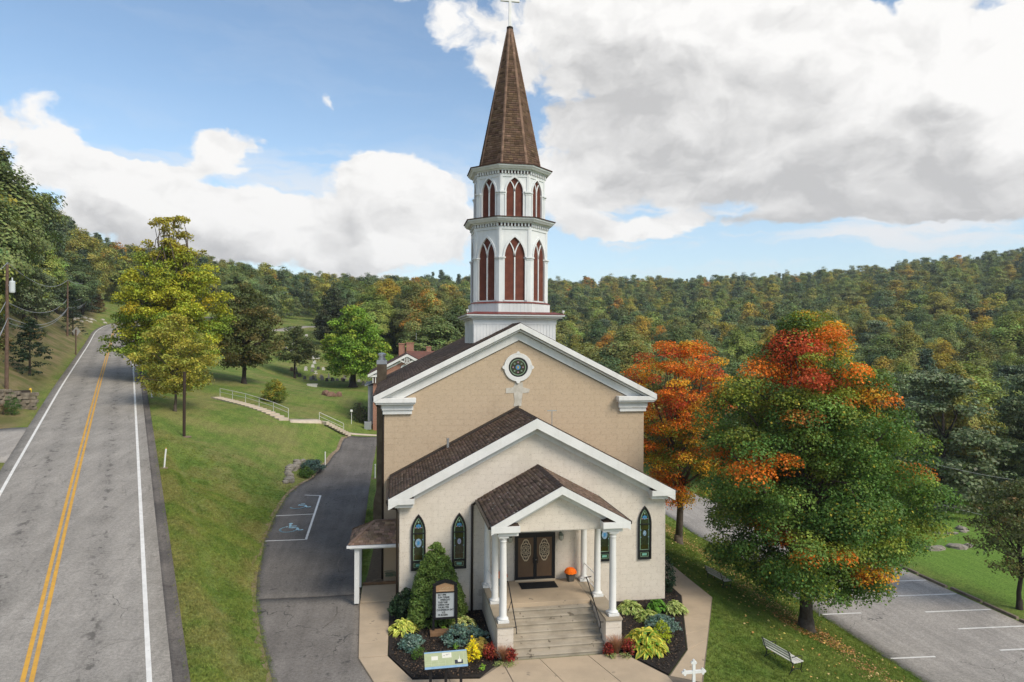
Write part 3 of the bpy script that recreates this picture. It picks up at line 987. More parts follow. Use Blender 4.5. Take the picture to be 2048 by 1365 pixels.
walk = MB()
walk.prism_z([(-1.62, 31.95), (-1.38, 26.5), (-0.26, 26.5), (-0.24, 31.95)], -0.1, 0.035)
walk.prism_z([(-1.38, 26.49), (-0.74, 24.5), (0.9, 19), (8.5, 19), (9.4, 22.0), (10.75, 22.68), (9.76, 23.35), (8.71, 25.4), (3.88, 25.4), (2.98, 24.22), (0.6, 24.52), (-0.26, 26.49)][::1], -0.1, 0.033)
walk.prism_z([(9.77, 23.36), (10.76, 22.69), (14.78, 30.2), (14.72, 46), (13.42, 46), (13.38, 30.6), (11.28, 25.2)], -0.1, 0.034)
walkway = walk.build('walkway', pmat('joint_concrete', (0.20, 0.165, 0.125), 0.95))
tag(walkway, 'tan concrete walk laid in slabs round the front of the church', 'walkway', kind='structure')
slabs = []
ys = [31.92, 30.45, 29.1, 27.75, 26.52]
for a, b in zip(ys[:-1], ys[1:]):
    xl = lambda y: -1.36 - 0.24 * (y - 26.5) / 5.4
    slabs.append([(xl(b), b), (-0.27, b), (-0.26, a), (xl(a), a)])
slabs += [[(-0.72, 24.5), (0.62, 24.5), (-0.28, 26.49), (-1.36, 26.49)],
          [(-0.1, 22.4), (2.1, 22.4), (1.9, 24.34), (0.62, 24.49), (-0.71, 24.49)],
          [(2.11, 22.4), (4.25, 22.4), (3.98, 25.18), (3.0, 24.2), (1.91, 24.33)],
          [(4.26, 22.4), (6.15, 22.4), (5.41, 25.36), (3.99, 25.36)],
          [(6.16, 22.4), (8.1, 22.4), (7.3, 25.36), (5.42, 25.36)],
          [(8.11, 22.4), (9.75, 22.4), (9.7, 23.36), (8.7, 25.3), (7.31, 25.36)],
          [(-0.1, 20.2), (2.1, 20.2), (2.1, 22.39), (-0.1, 22.39)], [(2.11, 20.2), (4.25, 20.2), (4.25, 22.39), (2.11, 22.39)],
          [(4.26, 20.2), (6.15, 20.2), (6.15, 22.39), (4.26, 22.39)], [(6.16, 20.2), (8.1, 20.2), (8.1, 22.39), (6.16, 22.39)]]
inn = [(9.8, 23.34), (11.3, 25.2), (12.35, 27.9), (13.4, 30.6), (13.43, 33.2), (13.43, 35.8), (13.43, 38.4), (13.43, 41), (13.43, 43.6)]
outr = [(10.72, 22.72), (12.45, 25.9), (13.6, 28.05), (14.76, 30.2), (14.74, 33.2), (14.73, 35.8), (14.73, 38.4), (14.73, 41), (14.73, 43.6)]
for i in range(len(inn) - 1):
    nsub = 2
    for k in range(nsub):
        t0, t1 = k / nsub, (k + 1) / nsub
        L = lambda A, B, t: (A[0] + (B[0] - A[0]) * t, A[1] + (B[1] - A[1]) * t)
        slabs.append([L(inn[i], inn[i + 1], t0), L(outr[i], outr[i + 1], t0), L(outr[i], outr[i + 1], t1), L(inn[i], inn[i + 1], t1)])
for q in slabs:
    if area(q) < 0:
        q = q[::-1]
    s2 = shrink(q, 0.012)
    MB().prism_z(s2, 0.0, 0.056 + random.uniform(-0.004, 0.004)).build('slab', M_concrete, walkway, bevel=0.008)
side_slab = MB().box(-1.58, 0.1, 31.98, 34.1, -0.05, 0.11).build('slab', M_concrete, walkway, bevel=0.01)

bedL = MB().prism_z([(-0.22, 31.9), (-0.24, 26.52), (0.64, 24.54), (2.98, 24.26), (3.86, 25.3), (3.9, 30.3), (0.1, 30.3), (0.1, 31.9)], -0.05, 0.085).build('mulch_bed', M_mulch)
tag(bedL, 'dark mulch bed left of the front steps', 'flower bed', kind='structure')
bedR = MB().prism_z([(8.72, 25.45), (9.76, 23.42), (11.26, 25.24), (13.36, 30.6), (13.38, 33.6), (12.4, 33.6), (12.4, 30.3), (8.7, 30.3)], -0.05, 0.085).build('mulch_bed', M_mulch)
tag(bedR, 'dark mulch bed right of the front steps', 'flower bed', kind='structure')

# ================================================================== the church
CX = 6.2
church = thing('church', 'tan and white block church with white belfry and brown shingled spire', 'church', (CX, 34.6, 0))


def shingles(name, O, U, V, vmax, bounds, parent, expo=0.145, w=0.31, mat=None, base=(0.165, 0.112, 0.082), spread=0.22, light=0.0, seed=1):
    """courses of separate tabs on a roof plane: O eave origin, U along the eave, V up the slope"""
    r = np.random.default_rng(seed)
    O, U, V = Vector(O), Vector(U).normalized(), Vector(V).normalized()
    Nn = U.cross(V).normalized()
    A, C = [], []
    nrow = int(vmax / expo) + 1
    for i in range(nrow):
        v0 = i * expo
        v1 = min(v0 + expo * 1.12, vmax)
        if v0 >= vmax - 0.02:
            break
        b0 = bounds(v0 + 0.0); b1 = bounds(min(v0 + expo, vmax))
        u0, u1 = min(b0[0], b1[0]) if False else b0[0], b0[1]
        x = u0 - r.uniform(0, w)
        while x < u1:
            a, b = max(x, u0) + 0.005, min(x + w, u1) - 0.005
            x += w
            if b - a < 0.03:
                continue
            a2, b2 = max(a, b1[0]), min(b, b1[1])
            if b2 - a2 < 0.005:
                a2 = b2 = (max(a, b1[0]) + min(b, b1[1])) / 2; b2 += 0.005
            jit = r.uniform(-0.012, 0.012)
            h = 0.016 + r.uniform(0, 0.006)
            p0 = O + U * a + V * (v0 + jit) + Nn * h
            p1 = O + U * b + V * (v0 + jit) + Nn * h
            p2 = O + U * b2 + V * v1 + Nn * 0.003
            p3 = O + U * a2 + V * v1 + Nn * 0.003
            A += [p0, p1, p2, p3, p0 - Nn * 0.02, p1 - Nn * 0.02]
            k = 1 + r.normal(0, spread)
            k = min(max(k, 0.5), 1.7)
            c = np.array(base) * k * np.array([1, 1 + r.normal(0, .03), 1 + r.normal(0, .05)])
            C.append(c)
    A = np.array([tuple(p) for p in A])
    n = len(C)
    i0 = np.arange(n) * 6
    F = np.vstack([np.stack([i0, i0 + 1, i0 + 2, i0 + 3], 1), np.stack([i0 + 4, i0 + 5, i0 + 1, i0], 1)])
    col = np.repeat(np.array(C), 6, axis=0)
    o = np_mesh(name, A, F, mat or M_shingle, parent, col=col, local=False)
    o['kind'] = 'stuff'
    return o


def lich(N_):
    pass


# weathered shingles with pale lichen specks for the two front roofs
M_shingle_sp = attrmat('shingle_specked', 0.95, 0.15, 0.5, 90.0, 0.25, 2.0)
_t = M_shingle_sp.node_tree
_N = NT(_t)
_b = _t.nodes['Principled BSDF']
_src = _b.inputs['Base Color'].links[0].from_socket
_geo = _N.n('ShaderNodeTexCoord').outputs['Object']
_vo = _N.n('ShaderNodeTexVoronoi'); _N.put(_vo.inputs['Vector'], _geo); _vo.inputs['Scale'].default_value = 3.4
_msk = _N.math('MULTIPLY', _N.rng(_vo.outputs['Distance'], 0.17, 0.10), _N.rng(_N.noise(_geo, 0.9, 3.0), 0.40, 0.5))
_t.links.new(_N.mixc(_msk, _src, (0.42, 0.39, 0.34)), _b.inputs['Base Color'])


def gable_roof(nm, x0, half, y0, y1, ze, za, parent, thick=0.12, mat=None, seed=1, **kw):
    """two slopes over a ridge along y; returns the roof slab with its shingles as children"""
    mb = MB()
    mb.prism_y([(x0 - half, ze - thick), (x0, za - thick), (x0 + half, ze - thick), (x0 + half, ze), (x0, za), (x0 - half, ze)][::1], y0 + 0.01, y1)
    slab = mb.build(nm, M_shbase, parent)
    L = math.hypot(half, za - ze)
    wdt = y1 - y0
    # left slope: U runs from back to front so that U x V points up
    shingles('shingles', (x0 - half, y1, ze + 0.004), (0, -1, 0), (half, 0, za - ze), L, lambda v: (0, wdt), slab, mat=mat, seed=seed, **kw)
    shingles('shingles', (x0 + half, y0, ze + 0.004), (0, 1, 0), (-half, 0, za - ze), L, lambda v: (0, wdt), slab, mat=mat, seed=seed + 1, **kw)
    cap = MB()
    n = int(wdt / 0.3)
    for i in range(n):
        y = y0 + wdt * i / n
        e = 0.012 * (i % 2)
        cap.add([(x0 - 0.15, y, za - 0.055 + e), (x0, y, za + 0.03 + e), (x0 + 0.15, y, za - 0.055 + e), (x0 - 0.15, y + wdt / n, za - 0.062 + e), (x0, y + wdt / n, za + 0.022 + e), (x0 + 0.15, y + wdt / n, za - 0.062 + e)],
                [(0, 3, 4, 1), (1, 4, 5, 2), (0, 1, 2)])
    cap.build('ridge_cap', pmat('ridge_cap', (0.045, 0.032, 0.027), 0.95, bump=0.4, bscale=60), slab)
    return slab


def rake(x0, half, za, ze, d0, d1, y0, y1, mb):
    """a pair of sloping boards under a gable, d0..d1 below the roof line, cut plumb at ridge and eaves"""
    mb.prism_y([(x0 - half, ze - d1), (x0, za - d1), (x0, za - d0), (x0 - half, ze - d0)], y0, y1)
    mb.prism_y([(x0, za - d1), (x0 + half, ze - d1), (x0 + half, ze - d0), (x0, za - d0)], y0, y1)
    return mb


# ---- walls
def wall_block(name, poly, y0, y1, mat):
    return MB().prism_y(poly, y0, y1).build(name, mat, church)


NX0, NX1 = -0.58, 12.97
nave_wall = wall_block('nave_wall', [(NX0, -0.6), (NX1, -0.6), (NX1, 9.2), (CX, 12.45), (NX0, 9.2)], 34.6, 50.0, M_tanjoint)
AX0, AX1 = 0.17, 12.44
annex_wall = wall_block('annex_wall', [(AX0, -0.6), (AX1, -0.6), (AX1, 4.95), (6.3, 8.1), (AX0, 4.95)], 30.3, 34.59, M_palejoint)

BW, BH = 0.60, 0.30


def lay_blocks(wall, clip, x0, x1, z0, z1, y, mat, skip=None, limit=300, bw=BW, bh=BH, depth=0.006, name='block'):
    """running-bond blocks on a wall face, each its own mesh; beyond the limit joined as one mass"""
    full = None
    off = wloc(wall)
    cells = []
    row = 0
    z = z0
    while z < z1:
        x = x0 - (bw / 2 if row % 2 else 0)
        while x < x1:
            q = clip_poly([(x + .004, z + .004), (x + bw - .004, z + .004), (x + bw - .004, z + bh - .004), (x + .004, z + bh - .004)], clip)
            if len(q) >= 3 and area(q) > 0.004:
                cx = sum(p[0] for p in q) / len(q); cz = sum(p[1] for p in q) / len(q)
                if not (skip and skip(cx, cz)):
                    cells.append((area(q), q, (x, z)))
            x += bw
        z += bh
        row += 1
    cells.sort(key=lambda c: -c[0])
    rest = MB()
    for i, (a, q, (x, z)) in enumerate(cells):
        dd = depth + random.uniform(-0.002, 0.002)
        if i >= limit:
            rest.prism_y(q, y - dd, y + 0.02)
            continue
        if a > (bw - .009) * (bh - .009) - 1e-6:
            if full is None:
                m = MB().prism_y([(.004, .004), (bw - .004, .004), (bw - .004, bh - .004), (.004, bh - .004)], -depth, 0.02)
                full = m.build(name, mat, wall, local=True, bevel=0.0)
                full.location = (x - off.x, y - off.y, z - off.z)
            else:
                o = full.copy(); COL.objects.link(o)
                o.location = (x - off.x, y - off.y + random.uniform(-.002, .002), z - off.z)
        else:
            MB().prism_y(q, y - dd, y + 0.02).build(name, mat, wall)
    if rest.v:
        rest.build('blocks', mat, wall)['kind'] = 'stuff'


def under_annex(x, z):
    return z < 8.2 - abs(x - 6.3) * 0.523 - 0.1 and 0 < x < 12.6


# material colours blocks by where they stand: use world position so neighbours differ
for nm in ('tan_block', 'pale_block'):
    pass
lay_blocks(nave_wall, [(NX0, 4.2), (NX1, 4.2), (NX1, 9.2), (CX, 12.45), (NX0, 9.2)], NX0 - 0.2, NX1, 4.2, 12.5, 34.6, M_tanblock, skip=under_annex)


def hole_annex(x, z):
    if 3.9 < x < 8.7 and z < 1.2:
        return True
    return False


lay_blocks(annex_wall, [(AX0, 0.1), (AX1, 0.1), (AX1, 4.95), (6.3, 8.1), (AX0, 4.95)], AX0 - 0.1, AX1, 0.1, 8.2, 30.3, M_paleblock, skip=hole_annex)
# left side of the annex, seen past the little side porch
MB().box(AX0 - 0.012, AX0 - 0.001, 30.35, 34.55, 0.1, 4.9).build('side_facing', M_paleblock, annex_wall)

# patched mortar below the round window
pt = MB()
pts = [(6.05, 9.98), (5.92, 9.72), (5.55, 9.68), (5.55, 9.42), (5.95, 9.44), (6.0, 9.0), (5.95, 8.75), (6.35, 8.75), (6.38, 9.1), (6.42, 9.42), (6.75, 9.45), (6.8, 9.62), (6.45, 9.72), (6.42, 9.98)]
pt.prism_y(pts[::1], 34.575, 34.59)
pt.build('mortar_patch', pmat('mortar_patch', (0.55, 0.52, 0.46), 0.95, var=(0.44, 0.41, 0.35), vscale=4, bump=0.4, bscale=30), church)

# ---- nave roof and its white rake boards
nave_roof = gable_roof('nave_roof', CX, 7.33, 34.10, 50.3, 9.355, 13.02, church, thick=.1, seed=11)
r = MB(); rake(CX, 7.30, 13.02, 9.365, 0.012, 0.30, 34.06, 34.62, r); r.build('rake_moulding', M_white, church, bevel=0.01)
r = MB(); rake(CX, 7.22, 13.0, 9.39, 0.302, 0.40, 34.24, 34.62, r); r.build('rake_moulding', M_white, church, bevel=0.01)
r = MB(); rake(CX, 6.95, 12.97, 9.50, 0.402, 0.82, 34.50, 34.62, r); r.build('frieze_board', M_white, church)
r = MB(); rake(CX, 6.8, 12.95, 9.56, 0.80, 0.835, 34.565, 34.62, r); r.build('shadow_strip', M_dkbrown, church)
for sx, xw, xi in ((-1, NX0, 1.5), (1, NX1, -1.5)):
    e = CX + sx * 7.26
    a, b = sorted((e, xw + sx * -1.55 * 1.0))
    MB().box(a, b, 34.08, 34.7, 9.02, 9.24).build('cornice_return', M_white, church, bevel=0.015)
    a, b = sorted((e - sx * .06, xw - sx * 1.5))
    MB().box(a, b, 34.16, 34.7, 8.93, 9.018).build('cornice_return', M_white, church, bevel=0.01)
    a, b = sorted((xw + sx * .12, xw - sx * 1.42))
    MB().box(a, b, 34.40, 34.7, 8.62, 8.928).build('cornice_block', M_white, church, bevel=0.01)
    a, b = sorted((xw + sx * .08, xw - sx * 1.36))
    MB().box(a, b, 34.46, 34.7, 8.42, 8.618).build('cornice_block', M_white, church, bevel=0.01)
    # eaves running back
    a, b = sorted((xw + sx * .02, e))
    MB().box(a, b, 34.71, 50.1, 9.03, 9.2).build('eaves_board', M_white, church)
    g = MB().box(*sorted((e - sx * .02, e + sx * .10)), 34.2, 50.2, 9.12, 9.25)
    g.build('gutter', M_dkbrown, church)
MB().tube([(NX0 - .52, 34.5, 9.1), (NX0 - .35, 34.52, 8.85), (NX0 - .06, 34.62, 8.7), (NX0 - .06, 34.62, 0.2)], 0.055, 8).build('downspout', M_dkbrown, church, smooth=True)

# ---- round window
rw = part('round_window', church, (6.17 - CX, -0.02, 10.75))
rw_o = [(0.735 * cos(t), 0.735 * sin(t)) for t in np.linspace(0, 2 * pi, 49)[:-1]]
rw_i = [(0.50 * cos(t), 0.50 * sin(t)) for t in np.linspace(0, 2 * pi, 49)[:-1]]
MB().ring_y(rw_o, rw_i, -0.07, 0.0).build('surround', M_white, rw, local=True, bevel=0.02)
for k in range(4):
    t = k * pi / 2
    mb = MB()
    c0, s0 = cos(t), sin(t)
    mb.prism_y([(c0 * x - s0 * y, s0 * x + c0 * y) for x, y in ((0.68, -.14), (0.80, -.06), (0.83, 0), (0.80, .06), (0.68, .14))], -0.085, 0.0)
    mb.build('keystone', M_white, rw, local=True)
rw_j = [(0.44 * cos(t), 0.44 * sin(t)) for t in np.linspace(0, 2 * pi, 49)[:-1]]
MB().ring_y(rw_i, rw_j, -0.045, 0.0).build('sash', M_black, rw, local=True)
M_gdark = pmat('dark_glass', (0.018, 0.022, 0.014), 0.12, spec=0.5, var=(0.035, 0.045, 0.02), vscale=5)
M_gpale = pmat('pale_green_glass', (0.22, 0.33, 0.24), 0.15, spec=0.5, var=(0.16, 0.24, 0.15), vscale=6)
M_gblue = pmat('blue_glass', (0.06, 0.22, 0.42), 0.15, spec=0.5)
M_gpb = pmat('pale_blue_glass', (0.32, 0.45, 0.55), 0.15, spec=0.5, var=(0.12, 0.2, 0.3), vscale=14)
M_gpink = pmat('pink_glass', (0.42, 0.26, 0.33), 0.15, spec=0.5)
M_gjade = pmat('jade_glass', (0.10, 0.30, 0.23), 0.15, spec=0.5, var=(0.2, 0.42, 0.34), vscale=9)
M_gyel = pmat('amber_glass', (0.40, 0.27, 0.05), 0.15, spec=0.5)
M_golive = pmat('olive_glass', (0.045, 0.05, 0.010), 0.12, spec=0.5, var=(0.025, 0.02, 0.006), vscale=5)


def circ(r, n=24, cx=0.0, cz=0.0, rz=None):
    rz = r if rz is None else rz
    return [(cx + r * cos(t), cz + rz * sin(t)) for t in np.linspace(0, 2 * pi, n + 1)[:-1]]


MB().prism_y(rw_j, -0.012, 0.0).build('pane', M_gdark, rw, local=True)
MB().ring_y(circ(0.415, 48), circ(0.375, 48), -0.022, 0.0).build('border_glass', M_gpale, rw, local=True)
MB().prism_y(circ(0.125), -0.024, 0.0).build('medallion', M_gblue, rw, local=True)
MB().prism_y(circ(0.05, 8, 0.0, 0.0, 0.085), -0.028, 0.0).build('medallion', M_gyel, rw, local=True)
for k in range(8):
    t = k * pi / 4 + pi / 2
    c0, s0 = cos(t), sin(t)
    w, ln = (0.045, 0.055) if k % 2 == 0 else (0.05, 0.075)
    MB().prism_y([(c0 * x - s0 * y, s0 * x + c0 * y) for x, y in ((0.255 - ln, 0), (0.255, -w), (0.255 + ln, 0), (0.255, w))], -0.024, 0.0).build(
        'petal_glass', M_gpink if k % 2 == 0 else M_gpale, rw, local=True)
    mb = MB().bar((0.13 * c0, -0.02, 0.13 * s0), (0.37 * c0, -0.02, 0.37 * s0), 0.012, 0.012)
    mb.build('lead_bar', M_black, rw, local=True)

# ---- annex roof and rakes
annex_roof = gable_roof('annex_roof', 6.2, 6.5, 29.82, 34.55, 5.27, 8.66, church, mat=M_shingle_sp, seed=21)
MB().hexa([(6.2 - 6.5, 34.40, 5.30), (6.2, 34.40, 8.70), (6.2, 34.597, 8.70), (6.2 - 6.5, 34.597, 5.30), (6.2 - 6.5, 34.42, 5.36), (6.2, 34.42, 8.76), (6.2, 34.597, 8.80), (6.2 - 6.5, 34.597, 5.40)]).build('wall_flashing', M_dkbrown, church)


def simple_gable_trim(x0, half, za, ze, yf, yw, bd, fr):
    r = MB(); rake(x0, half, za, ze, 0.05, bd, yf, yf + 0.05, r); r.build('rake_board', M_white, church)
    r = MB(); rake(x0, half - .05, za, ze + .026, bd - 0.06, bd, yf + 0.055, yw + 0.02, r); r.build('soffit', M_white, church)
    r = MB(); rake(x0, half - .35, za - .0, ze + .35 * (za - ze) / half, bd + 0.002, bd + fr, yw - 0.05, yw + 0.03, r); r.build('frieze_board', M_white, church)
    for sx in (-1, 1):
        e = x0 + sx * half
        a, b = sorted((e, e - sx * 1.12))
        MB().box(a, b, yf - 0.004, yw + 0.03, ze - 0.29, ze - 0.05).build('cornice_return', M_white, church, bevel=0.01)
        a, b = sorted((e - sx * .28, e - sx * 1.08))
        MB().box(a, b, yf + 0.16, yw + 0.03, ze - 0.46, ze - 0.292).build('cornice_block', M_white, church, bevel=0.01)
        # small shingled pent on the return, behind the rake board
        xa, xb = e - sx * 0.22, e - sx * 1.10
        y0 = yf + 0.06
        tip = ((xa + xb) / 2 + sx * 0.1, yw + 0.02, ze + 0.16)
        mb = MB(); mb.col = (0.07, 0.05, 0.04)
        mb.add([(xa, y0, ze - 0.045), (xb, y0, ze - 0.045), tip, (xa, yw + .02, ze - 0.045), (xb, yw + .02, ze - 0.045)], [(0, 1, 2) if sx < 0 else (1, 0, 2), (1, 4, 2), (3, 0, 2)])
        mb.build('pent_roof', M_shingle, church)
        # eaves
        a, b = sorted((e, e - sx * .4))


simple_gable_trim(6.2, 6.52, 8.70, 5.30, 29.78, 30.29, 0.50, 0.28)
for sx in (-1, 1):
    e = 6.2 + sx * 6.52
    w = AX0 if sx < 0 else AX1
    MB().box(*sorted((e - sx * .02, w)), 30.34, 34.5, 5.02, 5.10).build('eaves_board', M_white, church)
    MB().box(*sorted((e - sx * .01, e + sx * .11)), 29.9, 34.5, 5.08, 5.22).build('gutter', M_dkbrown, church)
MB().tube([(-0.36, 29.95, 5.08), (-0.30, 30.0, 4.85), (0.02, 30.2, 4.75), (0.07, 30.22, 4.6), (0.07, 30.22, 0.1)], 0.05, 8).build('downspout', M_dkbrown, church, smooth=True)
MB().tube([(3.36, 30.2, 4.85), (3.36, 30.22, 0.1)], 0.055, 8).build('downspout', M_dkbrown, church, smooth=True)
# vent pipe and small aerial on the annex roof
MB().lathe([(0.05, 0), (0.05, 0.28), (0.065, 0.28), (0.065, 0.33)], 3.05, 33.5, 10).build('vent_pipe', M_metal, church) if False else None
vp = MB().lathe([(0.06, 6.75), (0.06, 7.18), (0.075, 7.18), (0.075, 7.24)], 2.55, 34.1, 10).build('vent_pipe', M_metal, church)
ae = MB().tube([(6.95, 30.15, 8.1), (6.95, 30.15, 8.95)], 0.018, 6); ae.bar((6.73, 30.15, 8.96), (7.17, 30.15, 8.96), 0.05, 0.04)
ae.build('aerial', M_metal, church)

# ---- lancet windows
def lancet(b, sill, spring, rise, n=10):
    R = (b * b + rise * rise) / (2 * b)
    ph = math.asin(min(1, rise / R))
    pts = [(b, sill)]
    arc = [(-(R - b) + R * cos(t), spring + R * sin(t)) for t in np.linspace(0, ph, n)]
    pts += arc
    pts += [(-x, z) for x, z in arc[-2::-1]]
    pts.append((-b, sill))
    return pts


def stained_window(loc, k):
    w = part('lancet_window', church, loc)
    S0, SP, RI = 0.0, 1.68, 0.79
    o_ = lancet(0.315, 0.0, SP, RI); i_ = lancet(0.25, 0.065, SP, RI - 0.10)
    MB().ring_y(o_, i_, -0.09, -0.004).build('frame', M_black, w, local=True)
    MB().prism_y(i_, -0.02, -0.004).build('pane', M_gdark, w, local=True)
    a_ = lancet(0.225, 0.42, SP, RI - 0.15); b_ = lancet(0.192, 0.45, SP, RI - 0.22)
    MB().ring_y(a_, b_, -0.03, -0.02).build('border_glass', M_gpale, w, local=True)
    MB().ring_y([(0.2, 0.11), (0.2, 0.32), (-0.2, 0.32), (-0.2, 0.11)], [(0.175, 0.13), (0.175, 0.30), (-0.175, 0.30), (-0.175, 0.13)], -0.03, -0.02).build('border_glass', M_gpale, w, local=True)
    MB().box(-0.115, 0.115, -0.032, -0.02, 0.165, 0.265).build('name_pane', M_gjade, w, local=True)
    for z0, z1 in ((0.345, 0.425), (1.60, 1.64)):
        MB().box(-0.25, 0.25, -0.06, -0.02, z0, z1).build('transom', M_black, w, local=True)
    for sx in (-1, 0, 1):
        for z0, z1, m in ((0.46, 0.66, M_golive), (0.68, 0.86, M_gdark), (1.38, 1.57, M_golive)):
            MB().box(sx * 0.115 - 0.05, sx * 0.115 + 0.05, -0.028, -0.02, z0, z1).build('pane', m, w, local=True)
    rx, rz_, m = (0.135, 0.19, M_gpb) if k in (0, 2) else (0.08, 0.125, M_gpb if k != 1 else pmat('lilac_glass', (0.40, 0.40, 0.55), 0.15, spec=0.5))
    MB().prism_y(circ(rx, 20, 0, 1.20, rz_), -0.034, -0.02).build('medallion', m, w, local=True)
    MB().prism_y(circ(rx * 0.45, 8, 0, 1.20, rz_ * 0.5), -0.037, -0.02).build('medallion', M_gblue if k in (0, 2) else M_gpb, w, local=True)
    for z in (1.02, 1.35, 0.70):
        for sx in (-1, 1):
            MB().prism_y(circ(0.028, 8, sx * 0.195, z), -0.036, -0.02).build('jewel', M_gpb if z > 0.8 else M_gpale, w, local=True)
    # blue flower in the head
    for (x, z, rx, rz_, m) in ((0, 1.97, .05, .06, M_gblue), (-.07, 1.93, .035, .075, M_gblue), (.07, 1.93, .035, .075, M_gblue), (0, 2.12, .038, .05, M_gpale),
                               (-.11, 1.87, .05, .016, M_gpink), (.11, 1.87, .05, .016, M_gpink), (0, 1.865, .045, .025, M_gpb)):
        MB().prism_y(circ(rx, 10, x, z, rz_), -0.032, -0.02).build('flower_glass', m, w, local=True)
    return w


for k, x in enumerate((0.995, 2.79, 9.49, 11.42)):
    stained_window((x - CX, 30.3 - 34.6 - 0.01, 2.0), k)

# ---- doors
M_bronze = pmat('bronze_panel', (0.135, 0.082, 0.047), 0.5, var=(0.11, 0.066, 0.038), vscale=2.0, bump=0.1, bscale=60)
M_cream = pmat('cream_tracery', (0.52, 0.42, 0.29), 0.6)
M_threshold = pmat('threshold_stone', (0.50, 0.42, 0.31), 0.9, bump=0.2, bscale=40)
DXc = 6.215
MB().box(DXc - 0.93, DXc + 0.93, 30.14, 30.29, 1.30, 1.36).build('threshold', M_threshold, church)
fr = MB()
fr.box(DXc - 0.92, DXc - 0.85, 30.16, 30.29, 1.362, 3.44); fr.box(DXc + 0.85, DXc + 0.92, 30.16, 30.29, 1.362, 3.44); fr.box(DXc - 0.85, DXc + 0.85, 30.16, 30.29, 3.33, 3.44)
fr.build('door_frame', M_black, church)
for sx in (-1, 1):
    x0, x1 = sorted((DXc + sx * 0.006, DXc + sx * 0.848))
    dr = part('door', church, ((x0 + x1) / 2 - CX, 30.22 - 34.6, 1.365))
    hw = (x1 - x0) / 2
    f = MB(); f.box(-hw, -hw + .07, -.035, .03, 0, 1.96); f.box(hw - .07, hw, -.035, .03, 0, 1.96); f.box(-hw + .07, hw - .07, -.035, .03, 0, .12); f.box(-hw + .07, hw - .07, -.035, .03, 1.88, 1.96)
    f.build('stile_frame', M_black, dr, local=True)
    MB().box(-hw + .07, hw - .07, -.015, .02, .12, 1.88).build('panel', M_bronze, dr, local=True)
    # pierced tracery oval
    zc = 1.32

    def scal(r, n=80, lob=8, amp=0.10, sx_=0.235, sz_=0.47):
        out = []
        for t in np.linspace(0, 2 * pi, n + 1)[:-1]:
            q = 1 + amp * (abs(sin(lob * t / 2)) - 0.6)
            tipk = max(0.0, abs(sin(t)) - 0.94) / 0.06
            q *= 1 + 0.10 * tipk
            out.append((r * q * sx_ * cos(t), zc + r * q * sz_ * sin(t)))
        return out
    MB().ring_y(scal(1.0), scal(0.87), -.03, -.015).build('tracery', M_cream, dr, local=True)
    MB().prism_y(scal(0.86), -.019, -.015).build('tracery_ground', pmat('tracery_dark', (0.035, 0.022, 0.015), 0.6), dr, local=True)  # dark pieces of the ornament, set behind the cream tracery
    tr = MB()
    tr.ring_y(scal(0.66, lob=8, amp=.2), scal(0.57, lob=8, amp=.2), -.028, -.019)
    for k in range(10):
        t = 2 * pi * k / 10 + .3
        cx_, cz_ = 0.235 * .36 * cos(t), zc + .47 * .36 * sin(t)
        tr.ring_y(circ(.042, 10, cx_, cz_, .06), circ(.026, 10, cx_, cz_, .042), -.028, -.019)
        c2, z2 = 0.235 * .76 * cos(t), zc + .47 * .76 * sin(t)
        tr.ring_y(circ(.03, 8, c2, z2, .05), circ(.018, 8, c2, z2, .034), -.028, -.019)
    tr.ring_y(circ(.055, 10, 0, zc, .11), circ(.035, 10, 0, zc, .08), -.028, -.019)
    tr.build('tracery', M_cream, dr, local=True)
    xh = -sx * (hw - .10)
    h = MB().tube([(xh, -.035, .72), (xh, -.10, .74), (xh, -.10, .98), (xh, -.035, 1.0)], .016, 8)
    h.build('handle', M_black, dr, local=True, smooth=True)
    if sx > 0:
        MB().lathe([(.005, 0), (.03, .01), (.03, .03), (.005, .04)], 0, 0, 10).build('lock', M_metal, dr, local=True).location = (-hw + .035, -.05, .86)

# wall lanterns each side of the doors
M_verd = pmat('verdigris', (0.20, 0.24, 0.19), 0.6, var=(0.12, 0.13, 0.10), vscale=12)
M_lglass = pmat('lantern_glass', (0.55, 0.55, 0.48), 0.2, spec=0.5)
for x in (DXc - 1.16, DXc + 1.18):
    ln = part('wall_lantern', church, (x - CX, 30.2 - 34.6, 3.12))
    MB().box(-.05, .05, .02, .09, .05, .30).build('back_plate', M_verd, ln, local=True)
    MB().tube([(0, .05, .27), (0, -.05, .36), (0, -.12, .30)], .012, 6).build('bracket', M_verd, ln, local=True)
    MB().lathe([(.03, -.02), (.085, .03), (.10, .20), (.075, .25)], 0, -.12, 8).build('glass', M_lglass, ln, local=True)
    c = MB().lathe([(.11, .20), (.115, .225), (.04, .31), (.015, .36)], 0, -.12, 8)
    for i in range(8):
        t = 2 * pi * i / 8
        c.tube([(.035 * cos(t), -.12 + .035 * sin(t), -.025), (.09 * cos(t), -.12 + .09 * sin(t), .03), (.105 * cos(t), -.12 + .105 * sin(t), .20)], .008, 5)
    c.build('cage', M_verd, ln, local=True)

